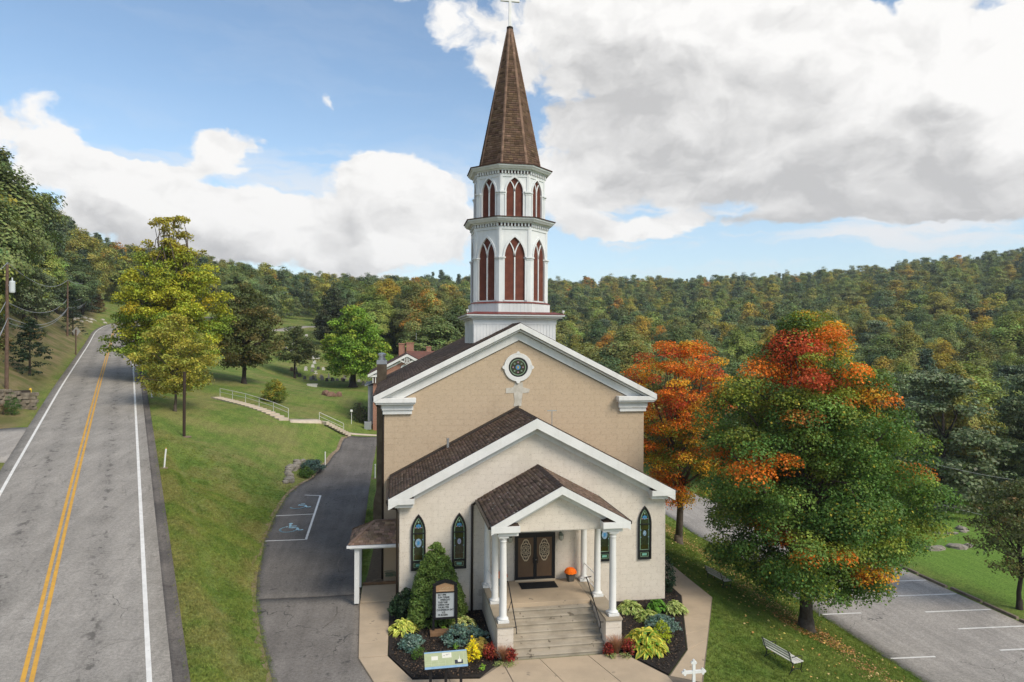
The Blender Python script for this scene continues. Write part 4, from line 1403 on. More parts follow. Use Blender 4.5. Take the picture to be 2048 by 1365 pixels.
# ---- porch: floor, cheek walls, steps
PX0, PX1 = 3.82, 8.76
MB().box(4.47, 8.08, 27.66, 30.29, -.1, 1.30).build('porch_floor', M_concrete, church, bevel=0.01)
N_ST = 8
for i in range(N_ST - 1):
    y0 = 27.66 - 0.315 * (i + 1)
    z = 1.30 - 1.30 / N_ST * (i + 1)
    zj = random.uniform(-.006, .006)
    st_ = MB().box(4.47, 8.08, y0 + .035, y0 + 0.36 if i else 27.655, -.1 if i == N_ST - 2 else z - .25, z - .052)
    st_.box(4.472, 8.078, y0, y0 + 0.355 if i else 27.654, z - .05, z + zj)
    st_.build('step', M_step, church, bevel=0.012)
for x0, x1, nmx in ((3.82, 4.46, 0), (8.09, 8.76, 1)):
    MB().box(x0 + .03, x1 - .03, 25.64, 30.28, -.1, 1.21).build('cheek_wall', M_palejoint, church)
    MB().box(x0 - .01, x1 + .01, 25.56, 30.27, 1.212, 1.305).build('cheek_cap', M_cap, church, bevel=0.012)
    # facing blocks, front and both sides
    for z in np.arange(0.02, 1.1, 0.30):
        zz = min(z + .29, 1.208)
        MB().box(x0 + .015, x1 - .015, 25.622, 25.66, z, zz).build('block', M_paleblock, church)
        y = 25.664
        k = 0
        while y < 30.2:
            y2 = min(y + (.59 if (k or int(z * 10) % 2) else .3), 30.26)
            for sx in (x0 + .016, x1 - .034):
                if zz - z > .08:
                    MB().box(sx, sx + .018, y, y2 - .012, z, zz).build('block', M_paleblock, church)
            y = y2; k += 1

# columns
col_prof = [(0.205, 0.10), (0.215, 0.125), (0.205, 0.155), (0.165, 0.17), (0.155, 0.20), (0.142, 0.24), (0.142, 1.1), (0.136, 2.0), (0.122, 3.02), (0.122, 3.06), (0.14, 3.075), (0.14, 3.10), (0.125, 3.115), (0.125, 3.17), (0.175, 3.22), (0.18, 3.25)]
cols = []
for x, y in ((4.09, 25.95), (8.48, 25.95), (4.06, 27.9), (8.47, 28.02), (3.98, 29.78), (8.40, 29.9)):
    c0 = part('column', church, (x - CX, y - 34.6, 1.306))
    if not cols:
        MB().lathe(col_prof, 0, 0, 28).build('shaft', M_white, c0, local=True, smooth=True)
        MB().box(-.215, .215, -.215, .215, 0, .10).build('plinth', M_white, c0, local=True, bevel=.008)
        MB().box(-.19, .19, -.19, .19, 3.25, 3.31).build('capital', M_white, c0, local=True, bevel=.006)
    else:
        for ch in cols[0].children:
            dup(ch, c0)
    cols.append(c0)

# portico roof, tympanum, ceiling
PC = 6.33
port_roof = gable_roof('portico_roof', PC, 2.74, 25.62, 30.25, 5.06, 6.52, church, mat=M_shingle_sp, seed=31, expo=0.15, w=0.3)
simple_gable_trim(PC, 2.76, 6.56, 5.09, 25.58, 26.02, 0.36, 0.20)
tymp = MB().prism_y([(PC - 2.3, 4.70), (PC + 2.3, 4.70), (PC + 2.3, 4.95), (PC, 6.12), (PC - 2.3, 4.95)], 26.03, 26.12).build('tympanum', M_palejoint, church)
lay_blocks(tymp, [(PC - 2.1, 4.71), (PC + 2.1, 4.71), (PC + 2.1, 4.97), (PC, 6.06), (PC - 2.1, 4.97)], PC - 2.4, PC + 2.4, 4.71, 6.2, 26.03, M_paleblock)
MB().box(3.78, 8.84, 26.13, 30.25, 4.66, 4.70).build('porch_ceiling', M_white, church)
for x in (4.03, 8.45):
    MB().box(x - .14, x + .14, 25.84, 30.24, 4.617, 4.655).build('lintel', M_white, church)
    MB().box(x - .12, x + .12, 26.125, 30.24, 4.705, 4.93).build('lintel', M_white, church)
for sx in (-1, 1):
    e = PC + sx * 2.76
    MB().box(*sorted((e - sx * .01, e + sx * .09)), 25.7, 30.2, 4.92, 5.04).build('gutter', M_dkbrown, church)
    MB().box(*sorted((e - sx * .02, e - sx * .45)), 26.05, 30.2, 4.86, 4.92).build('eaves_board', M_white, church)
MB().tube([(PC - 2.8, 30.1, 4.95), (3.36, 30.2, 4.80)], .05, 8).build('downspout', M_dkbrown, church)

# hand rails
for x, sx in ((4.60, 1), (7.95, -1)):
    h = MB().tube([(x - sx * .25, 28.0, 2.12), (x, 27.95, 2.12), (x, 27.75, 2.10), (x, 25.85, 1.06), (x, 25.80, .86)], .022, 8)
    h.tube([(x, 27.0, 1.69), (x - sx * .14, 27.0, 1.25)], .014, 6); h.tube([(x, 25.9, 1.07), (x - sx * .14, 25.9, 1.05)], .014, 6)
    h.build('handrail', M_black, church, smooth=True)
for x0, y0, x1, y1 in ((4.06, 27.9, 3.98, 29.78), (8.47, 28.02, 8.40, 29.9)):
    h = MB()
    for z in (2.12, 1.50):
        h.tube([(x0, y0, z), (x1, y1, z)], .022, 8)
    for t in np.linspace(.12, .88, 9):
        h.tube([(x0 + (x1 - x0) * t, y0 + (y1 - y0) * t, 1.5), (x0 + (x1 - x0) * t, y0 + (y1 - y0) * t, 2.12)], .010, 6)
    h.build('side_railing', M_whitem, church)

# ---- little porch roof over the side door
SPX0, SPX1, SPY0, SPY1 = -2.08, 0.15, 31.65, 34.35
can = MB()
can.box(SPX0 + .04, SPX1, SPY0 + .04, SPY1 - .04, 2.62, 2.80)
side_porch = can.build('side_porch', M_white, church)
ym = (SPY0 + SPY1) / 2; zr_ = 3.55; xr = SPX0 + 1.1
base = MB().add([(SPX0, SPY0, 2.81), (SPX1, SPY0, 2.81), (SPX1, SPY1, 2.81), (SPX0, SPY1, 2.81), (xr, ym, zr_), (SPX1, ym, zr_)],
                [(0, 1, 5, 4), (2, 3, 4, 5), (3, 0, 4), (1, 2, 5), (0, 3, 2, 1)])
base.build('roof_deck', M_shbase, side_porch)
Ls = math.hypot(ym - SPY0, zr_ - 2.81)
c_p = (0.26, 0.175, 0.125)
shingles('shingles', (SPX0, SPY0, 2.813), (1, 0, 0), (0, ym - SPY0, zr_ - 2.81), Ls, lambda v: (1.1 * v / Ls, SPX1 - SPX0), side_porch, base=c_p, w=.24, expo=.14, seed=41)
shingles('shingles', (SPX1, SPY1, 2.813), (-1, 0, 0), (0, ym - SPY1, zr_ - 2.81), Ls, lambda v: (0, SPX1 - SPX0 - 1.1 * v / Ls), side_porch, base=c_p, w=.24, expo=.14, seed=42)
Lh = math.hypot(1.1, zr_ - 2.81); hy = SPY1 - SPY0
shingles('shingles', (SPX0, SPY1, 2.813), (0, -1, 0), (1.1, 0, zr_ - 2.81), Lh, lambda v: (hy / 2 * v / Lh, hy - hy / 2 * v / Lh), side_porch, base=c_p, w=.24, expo=.14, seed=43)
hips = MB(); hips.col = (0.23, 0.155, 0.115)
for a, b in (((SPX0, SPY0, 2.82), (xr, ym, zr_)), ((SPX0, SPY1, 2.82), (xr, ym, zr_)), ((xr, ym, zr_ + .0), (SPX1, ym, zr_))):
    A, B = Vector(a), Vector(b)
    n = 9
    for i in range(n):
        p0 = A + (B - A) * (i / n); p1 = A + (B - A) * ((i + 1.05) / n)
        hips.bar(p0 + Vector((0, 0, .02 + .008 * (i % 2))), p1 + Vector((0, 0, .012 + .008 * (i % 2))), .15, .02)
hips.build('hip_cap', M_shingle, side_porch)
MB().box(SPX0 - .09, SPX1, SPY0 - .09, SPY0 + .03, 2.70, 2.80).build('gutter', M_whitem, side_porch)
for yy in (31.9, 34.0):
    MB().box(-1.84, -1.62, yy - .1, yy + .1, .10, 2.62).build('porch_post', M_white, church, bevel=.01)
MB().prism_y([(-1.78, 1.28), (-1.73, 1.20), (-1.68, 1.28)], 31.785, 31.80).build('post_hook', M_whitem, church)

# ---- chimney on the left wall
ch = MB()
ch.hexa([(-1.42, 44.9, 0.1), (-.60, 44.9, 0.1), (-.60, 46.0, 0.1), (-1.42, 46.0, 0.1), (-1.42, 44.9, 1.6), (-.60, 44.9, 1.6), (-.60, 46.0, 1.6), (-1.42, 46.0, 1.6)])
ch.hexa([(-1.42, 44.9, 1.601), (-.60, 44.9, 1.601), (-.60, 46.0, 1.601), (-1.42, 46.0, 1.601), (-1.24, 45.0, 2.4), (-.60, 45.0, 2.4), (-.60, 45.8, 2.4), (-1.24, 45.8, 2.4)])
ch.box(-1.24, -.62, 45.0, 45.8, 2.401, 10.55)
M_chim = pmat('stained_stucco', (0.20, 0.155, 0.10), 0.95, var=(0.12, 0.09, 0.06), vscale=1.5, bump=0.4, bscale=30)
chimney = ch.build('chimney', M_chim, church)
MB().box(-1.26, -.60, 44.98, 45.82, 10.552, 10.80).build('flue_collar', M_metal, chimney)
MB().lathe([(.24, 10.80), (.24, 10.95), (.20, 10.96), (.20, 11.1), (.27, 11.1), (.27, 11.22), (.05, 11.3)], -.93, 45.4, 14).build('flue_cap', M_metal, chimney)

# ---- tower
TX, TY = 6.34, 38.77
tower = part('tower_base', church, (TX - CX, TY - 34.6, 0))
HB = 2.26
MB().box(-HB, HB, -HB, HB, 9.5, 13.0).build('core', M_tower, tower, local=True)
nb = 26
for i in range(nb):
    x0 = -HB + 2 * HB * i / nb; x1 = -HB + 2 * HB * (i + 1) / nb
    dd = 0.022 + random.uniform(-.004, .004)
    zt = random.uniform(-.004, .004)
    MB().box(x0 + .008, x1 - .008, -HB - dd, -HB, 10.8, 13.0).build('siding_board', M_tower, tower, local=True)
    if i < nb:
        MB().box(-HB - dd, -HB, x0 + .008, x1 - .008, 10.8, 13.0).build('siding_board', M_tower, tower, local=True)
MB().box(-HB - .035, HB + .035, -HB - .035, HB + .035, 13.002, 13.26).build('frieze', M_tower, tower, local=True)
for z0, z1, e in ((13.262, 13.34, .12), (13.342, 13.44, .30), (13.442, 13.53, .42)):
    MB().box(-HB - e, HB + e, -HB - e, HB + e, z0, z1).build('cornice', M_tower, tower, local=True, bevel=.01)
MB().lathe([((HB + .45) * sqrt(2), 13.533), ((HB + .45) * sqrt(2), 13.555), (2.2 * sqrt(2), 13.68)], 0, 0, 4, rot=pi / 4).build('flashing', M_redmetal, tower, local=True)

R8 = pi / 8
K8 = 1 / cos(pi / 8)


def octo(mb, af0, z0, af1=None, z1=None):
    af1 = af0 if af1 is None else af1
    return mb.frustum(0, 0, 8, af0 / 2 * K8, z0, af1 / 2 * K8, z1, rot=R8)


M_shr = pmat('dark_cornice_roof', (0.07, 0.035, 0.028), 0.9, bump=0.3, bscale=30)


def stage(name, AF, z0, z1, b, sill, spring, rise, arch_w, pil_z, first_k=0):
    st = part(name, church, (TX - CX, TY - 34.6, 0))
    fw = AF * math.tan(pi / 8)                   # face width
    octo(MB(), AF - .22, z0, None, z1).build('core', M_black, st, local=True)
    yf = -AF / 2
    protos = []
    op = lancet(b, sill, spring, rise, 12)
    top = z1
    # wall with the pointed opening, 0.10 thick
    w = MB()
    hw = fw / 2
    for y0, y1 in ((yf, yf + .10),):
        w.prism_y([(-hw, z0), (-b, z0), (-b, spring), (-hw, spring)], y0, y1)
        w.prism_y([(b, z0), (hw, z0), (hw, spring), (b, spring)], y0, y1)
        if sill - z0 > .01:
            w.prism_y([(-b, z0), (b, z0), (b, sill), (-b, sill)], y0, y1)
        arc = op[1:-1]
        xs = [(hw, spring)] + [(b, spring)]
        for (xa, za), (xb, zb) in zip(arc[:-1], arc[1:]):
            w.prism_y([(xb, zb), (xa, za), (xa, top), (xb, top)], y0, y1)
        w.prism_y([(b, spring), (hw, spring), (hw, top), (b, top)], y0, y1)
        w.prism_y([(-hw, spring), (-b, spring), (-b, top), (-hw, top)], y0, y1)
    protos.append(('wall_panel', w, M_tower, None))
    # raised arch moulding
    o2 = lancet(b + arch_w, sill + .0, spring, rise + arch_w * 1.25, 12)
    a = MB()
    n = len(op)
    vs = [(x, yf - .055, z) for x, z in o2] + [(x, yf - .055, z) for x, z in op] + [(x, yf + .02, z) for x, z in o2] + [(x, yf + .02, z) for x, z in op]
    fs = []
    for i in range(n - 1):
        j = i + 1
        fs += [(i, j, n + j, n + i), (j, i, 2 * n + i, 2 * n + j), (n + i, n + j, 3 * n + j, 3 * n + i)]
    a.add(vs, fs)
    protos.append(('arch_moulding', a, M_tower, None))
    # Y tracery
    R = (b * b + rise * rise) / (2 * b)
    tr = MB().box(-.035, .035, yf + .0, yf + .06, sill, spring + .02)
    for s in (-1, 1):
        pp_ = []
        for t in np.linspace(0, math.asin(min(1, rise / R)), 14):
            x = -(R - b) + R * cos(t) - b
            if x < -b / 2 - .02:
                break
            pp_.append((s * x, yf + .03, spring + R * sin(t)))
        for p_, q_ in zip(pp_[:-1], pp_[1:]):
            tr.hexa([(p_[0] - .033, yf + .001, p_[2]), (p_[0] + .033, yf + .001, p_[2]), (p_[0] + .033, yf + .061, p_[2]), (p_[0] - .033, yf + .061, p_[2]),
                     (q_[0] - .033, yf + .001, q_[2]), (q_[0] + .033, yf + .001, q_[2]), (q_[0] + .033, yf + .061, q_[2]), (q_[0] - .033, yf + .061, q_[2])])
    protos.append(('tracery', tr, M_tower, None))
    # louvre slats
    sl = MB()
    z = sill + .02
    while z < spring + rise - .05:
        hwid = b if z < spring else max(0.02, -(R - b) + sqrt(max(0, R * R - (z - spring) ** 2)))
        sl.hexa([(-hwid, yf + .045, z), (hwid, yf + .045, z), (hwid, yf + .10, z + .045), (-hwid, yf + .10, z + .045),
                 (-hwid, yf + .045, z + .016), (hwid, yf + .045, z + .016), (hwid, yf + .10, z + .061), (-hwid, yf + .10, z + .061)])
        z += .062
    protos.append(('louvre_slats', sl, M_louver, 'stuff'))
    # red sill flashing
    protos.append(('sill', MB().box(-hw + .02, hw - .02, yf - .06, yf + .02, z0 - .03, z0 + .005), M_redmetal, None))
    made = []
    for nm, mb, mt, kd in protos:
        o = mb.build(nm, mt, st, local=True)
        if kd: o['kind'] = kd
        made.append(o)
    for k in range(1, 8):
        for o in made:
            c = dup(o, st); c.rotation_euler = (0, 0, k * pi / 4)
    # corner pilasters with a little cap
    rc = AF / 2 * K8
    for k in range(8):
        t = R8 + k * pi / 4
        p0 = part('pilaster', st); p0.rotation_euler = (0, 0, t)
        if k == 0:
            pr = MB().prism_z([(rc - .16, -.22), (rc - .01, -.19), (rc + .065, 0), (rc - .01, .19), (rc - .16, .22)], z0, pil_z - .10).build('shaft', M_tower, p0, local=True)
            pc = MB().prism_z([(rc - .16, -.32), (rc + .04, -.27), (rc + .14, 0), (rc + .04, .27), (rc - .16, .32)], pil_z, pil_z + .075)
            pc.prism_z([(rc - .16, -.26), (rc + .0, -.225), (rc + .085, 0), (rc + .0, .225), (rc - .16, .26)], pil_z - .10, pil_z - .001)
            pc = pc.build('capital', M_tower, p0, local=True)
            ps = MB().prism_z([(rc - .12, -.14), (rc - .01, -.12), (rc + .035, 0), (rc - .01, .12), (rc - .12, .14)], pil_z + .076, z1).build('strip', M_tower, p0, local=True)
            trio = (pr, pc, ps)
        else:
            for o in trio:
                dup(o, p0)
    return st


def cornice(st, AF, AFo, z0, n_d=9):
    """frieze, dentils, projecting octagonal cornice with a dark little roof"""
    octo(MB(), AF + .08, z0, None, z0 + .16).build('frieze', M_tower, st, local=True)
    octo(MB(), AF + .02, z0 + .161, None, z0 + .33).build('dentil_ground', pmat('dentil_brown_paint', (0.085, 0.035, 0.028), .8), st, local=True)  # the ground behind the white dentils is dark brown
    fw = AF * math.tan(pi / 8)
    d = MB()
    for i in range(n_d):
        x = -fw / 2 + fw * (i + .5) / n_d
        d.box(x - fw / n_d * .22, x + fw / n_d * .22, -AF / 2 - .12, -AF / 2 + .02, z0 + .165, z0 + .335)
    d0 = d.build('dentils', M_tower, st, local=True); d0['kind'] = 'stuff'
    for k in range(1, 8):
        c = dup(d0, st); c.rotation_euler = (0, 0, k * pi / 4)
    octo(MB(), AF + .30, z0 + .335, None, z0 + .40).build('cornice', M_tower, st, local=True)
    octo(MB(), AFo - .24, z0 + .40, AFo - .04, z0 + .52).build('cornice', M_tower, st, local=True)
    octo(MB(), AFo, z0 + .521, None, z0 + .60).build('cornice', M_tower, st, local=True)
    octo(octo(MB(), AFo + .12, z0 + .601, None, z0 + .645), AFo + .11, z0 + .646, AFo - 1.0, z0 + .74).build('cornice_roof', M_shr, st, local=True)


skirt = octo(MB(), 4.42, 13.62, None, 14.16).build('tower_skirt', M_tower, church, local=True); skirt.location = (TX - CX, TY - 34.6, 0)
sb = MB()
octo(MB(), 4.52, 14.161, 4.2, 14.24).build('skirt_flashing', M_redmetal, church, local=True).location = (TX - CX, TY - 34.6, 0)
fwk = 4.42 * math.tan(pi / 8)
for k in range(8):
    for i in range(9):
        x0 = -fwk / 2 + fwk * i / 9
        o = MB().box(x0 + .006, x0 + fwk / 9 - .006, -2.21 - .018, -2.205, 13.68, 14.15).build('siding_board', M_tower, skirt, local=True)
        o.rotation_euler = (0, 0, k * pi / 4)
low = stage('lower_belfry', 4.10, 14.25, 18.2, 0.56, 14.33, 16.66, 1.12, 0.10, 16.62)
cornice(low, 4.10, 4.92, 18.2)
upp = stage('upper_belfry', 3.80, 18.84, 21.1, 0.46, 18.95, 20.28, 0.78, 0.09, 20.22)
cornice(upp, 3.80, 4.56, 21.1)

# ---- spire
spire = part('spire', church, (TX - CX, TY - 34.6, 0))
SZ0, SZ1, SAF0, SAF1 = 21.80, 30.10, 3.46, 0.26
octo(MB(), SAF0 - .05, SZ0, SAF1, SZ1).build('core', M_shbase, spire, local=True)
wo = wloc(spire)
for k in range(8):
    t = -pi / 2 + k * pi / 4
    nx_, ny_ = cos(t), sin(t)
    fw0 = SAF0 * math.tan(pi / 8); fw1 = SAF1 * math.tan(pi / 8)
    Ux, Uy = -ny_, nx_
    O = (wo.x + nx_ * SAF0 / 2 - Ux * fw0 / 2, wo.y + ny_ * SAF0 / 2 - Uy * fw0 / 2, SZ0)
    Vd = Vector((-nx_ * (SAF0 - SAF1) / 2, -ny_ * (SAF0 - SAF1) / 2, SZ1 - SZ0))
    L = Vd.length
    shingles('shingles', O, (Ux, Uy, 0), Vd, L, lambda v: ((fw0 - fw1) / 2 * v / L, fw0 - (fw0 - fw1) / 2 * v / L), spire, expo=.135, w=.25, seed=60 + k, base=(0.165, 0.105, 0.074), spread=.18)
    # ridge tabs on the arris
    tt = t + pi / 8
    rg = MB(); n = 54
    for i in range(n):
        z0 = SZ0 + (SZ1 - SZ0) * i / n; z1 = SZ0 + (SZ1 - SZ0) * (i + 1.1) / n
        r0 = (SAF0 + (SAF1 - SAF0) * i / n) / 2 * K8 + .035; r1 = (SAF0 + (SAF1 - SAF0) * (i + 1.1) / n) / 2 * K8 + .02
        hwv = .075
        e = (-sin(tt), cos(tt))
        kcol = random.uniform(.8, 1.25)
        rg.col = (0.21 * kcol, 0.135 * kcol, 0.097 * kcol)
        rg.add([(cos(tt) * r0 - cos(tt) * .03 - e[0] * hwv, sin(tt) * r0 - sin(tt) * .03 - e[1] * hwv, z0), (cos(tt) * r0, sin(tt) * r0, z0), (cos(tt) * r0 - cos(tt) * .03 + e[0] * hwv, sin(tt) * r0 - sin(tt) * .03 + e[1] * hwv, z0),
                (cos(tt) * r1 - cos(tt) * .03 - e[0] * hwv, sin(tt) * r1 - sin(tt) * .03 - e[1] * hwv, z1), (cos(tt) * r1, sin(tt) * r1, z1), (cos(tt) * r1 - cos(tt) * .03 + e[0] * hwv, sin(tt) * r1 - sin(tt) * .03 + e[1] * hwv, z1)],
               [(0, 1, 4, 3), (1, 2, 5, 4), (0, 2, 1)])
    rg.build('ridge_tabs', M_shingle, spire, local=True)['kind'] = 'stuff'
MB().lathe([(.19, 30.0), (.19, 30.14), (.06, 30.2), (.05, 30.3)], 0, 0, 12).build('finial', M_shbase, spire, local=True)
cr = MB().box(-.075, .075, -.06, .06, 30.2, 32.6).box(-.55, -.0755, -.06, .06, 31.62, 31.77).box(.0755, .55, -.06, .06, 31.62, 31.77)
cr.build('cross', M_whitem, spire, local=True, bevel=.01)
# little flood lights on the tower cornice
for sx in (-1, 1):
    o = MB().lathe([(.02, 0), (.02, .1), (.06, .11), (.08, .2), (.03, .22)], 0, 0, 8).build('flood_light', M_whitem, church, local=True)
    o.location = (TX - CX + sx * 2.62, TY - 34.6 - 2.5, 13.55)

# ================================================================== vegetation
def unit(v):
    return v / np.maximum(np.linalg.norm(v, axis=1, keepdims=True), 1e-9)


def leaf_quads(P, Nn, size, col, r, aspect=0.75, fold=0.12):
    """one folded kite for each leaf"""
    n = len(P)
    rnd = unit(r.normal(size=(n, 3)))
    T = unit(np.cross(Nn, rnd))
    B = np.cross(Nn, T)
    s = size[:, None] if np.ndim(size) else np.full((n, 1), size)
    f = Nn * s * fold
    V = np.stack([P - T * s * .5, P + B * s * .5 * aspect + f, P + T * s * .5, P - B * s * .5 * aspect + f], 1).reshape(-1, 3)
    F = np.arange(4 * n).reshape(n, 4)
    C = np.repeat(col, 4, axis=0)
    return V, F, C


def crown_mesh(r, clumps, per, leaf, up=0.6, squash=0.7, scatter=0.6, shell=0.5, jit=0.18, centre=None, alt=None):
    """clumps: rows (x, y, z, radius, r, g, b)"""
    Vs, Cs = [], []
    Ps, Ns, Ss, Ks = [], [], [], []
    for c in clumps:
        n = max(6, int(per * (c[3] / 1.0) ** 2))
        d = unit(r.normal(size=(n, 3)))
        low = d[:, 2] < -0.25
        d[low, 2] *= -1 * (r.random(low.sum()) < 0.7) * 2 + 1
        q = r.random(n) ** shell
        P = np.array(c[:3]) + d * (q * c[3])[:, None] * np.array([1, 1, squash])
        N_ = unit(d * 0.7 + np.array([0, 0, up]) + r.normal(size=(n, 3)) * scatter)
        if centre is not None:          # leaves of a distant crown face out from the crown
            N_ = unit(unit(P - centre) * 1.0 + d * .55 + np.array([0, 0, .25]) + r.normal(size=(n, 3)) * .33)
        col = np.array(c[4:7])[None] * (1 + r.normal(0, jit, (n, 1))) * (1 + r.normal(0, 0.06, (n, 3)))
        if alt is not None:             # odd leaves turned, or not yet turned
            pk = r.random(n) < alt[0]
            col[pk] = np.array(alt[1])[r.integers(len(alt[1]), size=pk.sum())] * (1 + r.normal(0, .15, (pk.sum(), 1)))
        Ps.append(P); Ns.append(N_); Ss.append(leaf * r.uniform(.65, 1.3, n)); Ks.append(np.clip(col, 0.004, 0.9))
    return leaf_quads(np.vstack(Ps), np.vstack(Ns), np.concatenate(Ss), np.vstack(Ks), r)


def limb(mb, p, q, r0, r1, r, bend=0.12, n=5):
    p, q = np.array(p, float), np.array(q, float)
    L = np.linalg.norm(q - p)
    side = r.normal(size=3) * L * bend
    side[2] += L * 0.06
    pts = [tuple(p + (q - p) * t + side * sin(pi * t)) for t in np.linspace(0, 1, n)]
    mb.tube(pts, r0, 7, r1)


def envelope_clumps(r, prof, n, rc, colfun, outer=0.45, cxy=(0, 0), lobes=None):
    """prof: (z, radius) pairs; clump centres fill the crown, denser to the outside"""
    z = np.array([p_[0] for p_ in prof]); R = np.array([p_[1] for p_ in prof])
    zz = np.linspace(z[0], z[-1], 200); RR = np.interp(zz, z, R)
    pr = RR ** 1.3; pr /= pr.sum()
    out = []
    ph = r.uniform(0, 2 * pi, 4)
    for i in range(n):
        h = r.choice(zz, p=pr)
        rad = np.interp(h, z, R)
        t = r.uniform(0, 2 * pi)
        wob = 1 + 0.13 * sin(3 * t + ph[0] + h * .5) + 0.10 * sin(5 * t + ph[1] - h * .8)
        rr = rad * wob * (r.random() ** outer)
        k = rc * r.uniform(.65, 1.35)
        rr = max(0, rr - k * .5)
        x, y = cxy[0] + rr * cos(t), cxy[1] + rr * sin(t)
        out.append((x, y, h, k) + tuple(colfun(x, y, h, r)))
    return out


def tree(name, label, cat, loc, H, prof, n, rc, per, leaf, colfun, trunk_r, seed, group=None, mat=None, bark=None, limbs=26, fork=0.35, lean=(0, 0), up=0.6, squash=0.7, outer=0.45, extra=None, top_k=0.82, shell=0.5, alt=None):
    r = np.random.default_rng(seed)
    t = thing(name, label, cat, loc, group)
    cl = envelope_clumps(r, prof, n, rc, colfun, outer)
    if extra:
        cl += extra
    V, F, C = crown_mesh(r, cl, per, leaf, up, squash, shell=shell, alt=alt)
    np_mesh('crown', V, F, mat or M_leaf, t, col=C)
    mb = MB()
    z0 = -0.3
    top = H * top_k
    path = []
    w = r.normal(size=(6, 2)) * 0.02 * H
    for i, q in enumerate(np.linspace(0, 1, 6)):
        path.append((lean[0] * q + w[i, 0] * q, lean[1] * q + w[i, 1] * q, z0 + (top - z0) * q))
    mb.lathe([(trunk_r * 1.7, z0), (trunk_r * 1.25, z0 + .35), (trunk_r * 1.02, z0 + .9)], 0, 0, 10)
    mb.tube(path, trunk_r, 10, trunk_r * .18)
    cs = sorted(cl, key=lambda c: r.random())[:limbs] + list(extra or [])
    for c in cs:
        h0 = fork * H + (c[2] - fork * H) * 0.45
        h0 = min(max(h0, fork * H * 0.9), top * .95)
        q = h0 / top
        i = min(4, int(q * 5)); f = q * 5 - i
        base = tuple(np.array(path[i]) * (1 - f) + np.array(path[min(i + 1, 5)]) * f)
        limb(mb, base, c[:3], trunk_r * .42 * (1 - .5 * q), trunk_r * .06, r)
    mb.build('trunk', bark or M_bark, t, local=True, smooth=True)
    return t


M_leaf = leafmat('leaves', None, 0.3)
FOREST_COLS = [(16, (0.95, 1.0, 1.0)), (14, (0.75, 0.82, 0.95)), (9, (1.15, 1.02, 0.95)), (8, (1.4, 1.15, 0.8)), (11, (1.25, 1.25, 0.9)), (9, (1.8, 1.4, 0.75)), (6, (0.6, 0.72, 0.9)), (4, (2.1, 1.35, 0.7)), (1.3, (2.4, 1.1, 0.6))]
M_forest = leafmat('forest_leaves', FOREST_COLS, 0.25)
M_pineleaf = leafmat('pine_needles', [(5, (1.0, 1.0, 1.0)), (3, (0.8, 0.85, 0.95)), (2, (1.2, 1.15, 0.9))], 0.12)
M_forest1 = leafmat('tree_leaves', None, 0.25, own=True)
M_pine1 = leafmat('evergreen_needles', None, 0.12, own=True)
TONES = [(16, 'mid green', (0.95, 1.0, 1.0)), (14, 'deep green', (0.72, 0.82, 0.95)), (12, 'olive green', (1.2, 1.04, 0.95)), (9, 'tan green', (1.5, 1.15, 0.8)), (9, 'light green', (1.3, 1.3, 0.9)), (6, 'golden', (2.0, 1.38, 0.7)), (5, 'dark bluish green', (0.6, 0.74, 0.9)), (3, 'yellow brown', (2.2, 1.35, 0.65)), (1.3, 'rusty orange', (2.7, 1.15, 0.55))]

GREEN = (0.050, 0.085, 0.022)


def const(c, j=0.15):
    def f(x, y, z, r):
        k = 1 + r.normal(0, j)
        return (c[0] * k * (1 + r.normal(0, .08)), c[1] * k, c[2] * k)
    return f


# ------------------------------------------------------------------ the two maples by the car park
def near(x, z, cx, cz, rx, rz):
    return ((x - cx) / rx) ** 2 + ((z - cz) / rz) ** 2 < 1


ORANGE, REDD, GOLD, LIME = (0.375, 0.108, 0.012), (0.27, 0.05, 0.018), (0.37, 0.205, 0.018), (0.135, 0.160, 0.022)


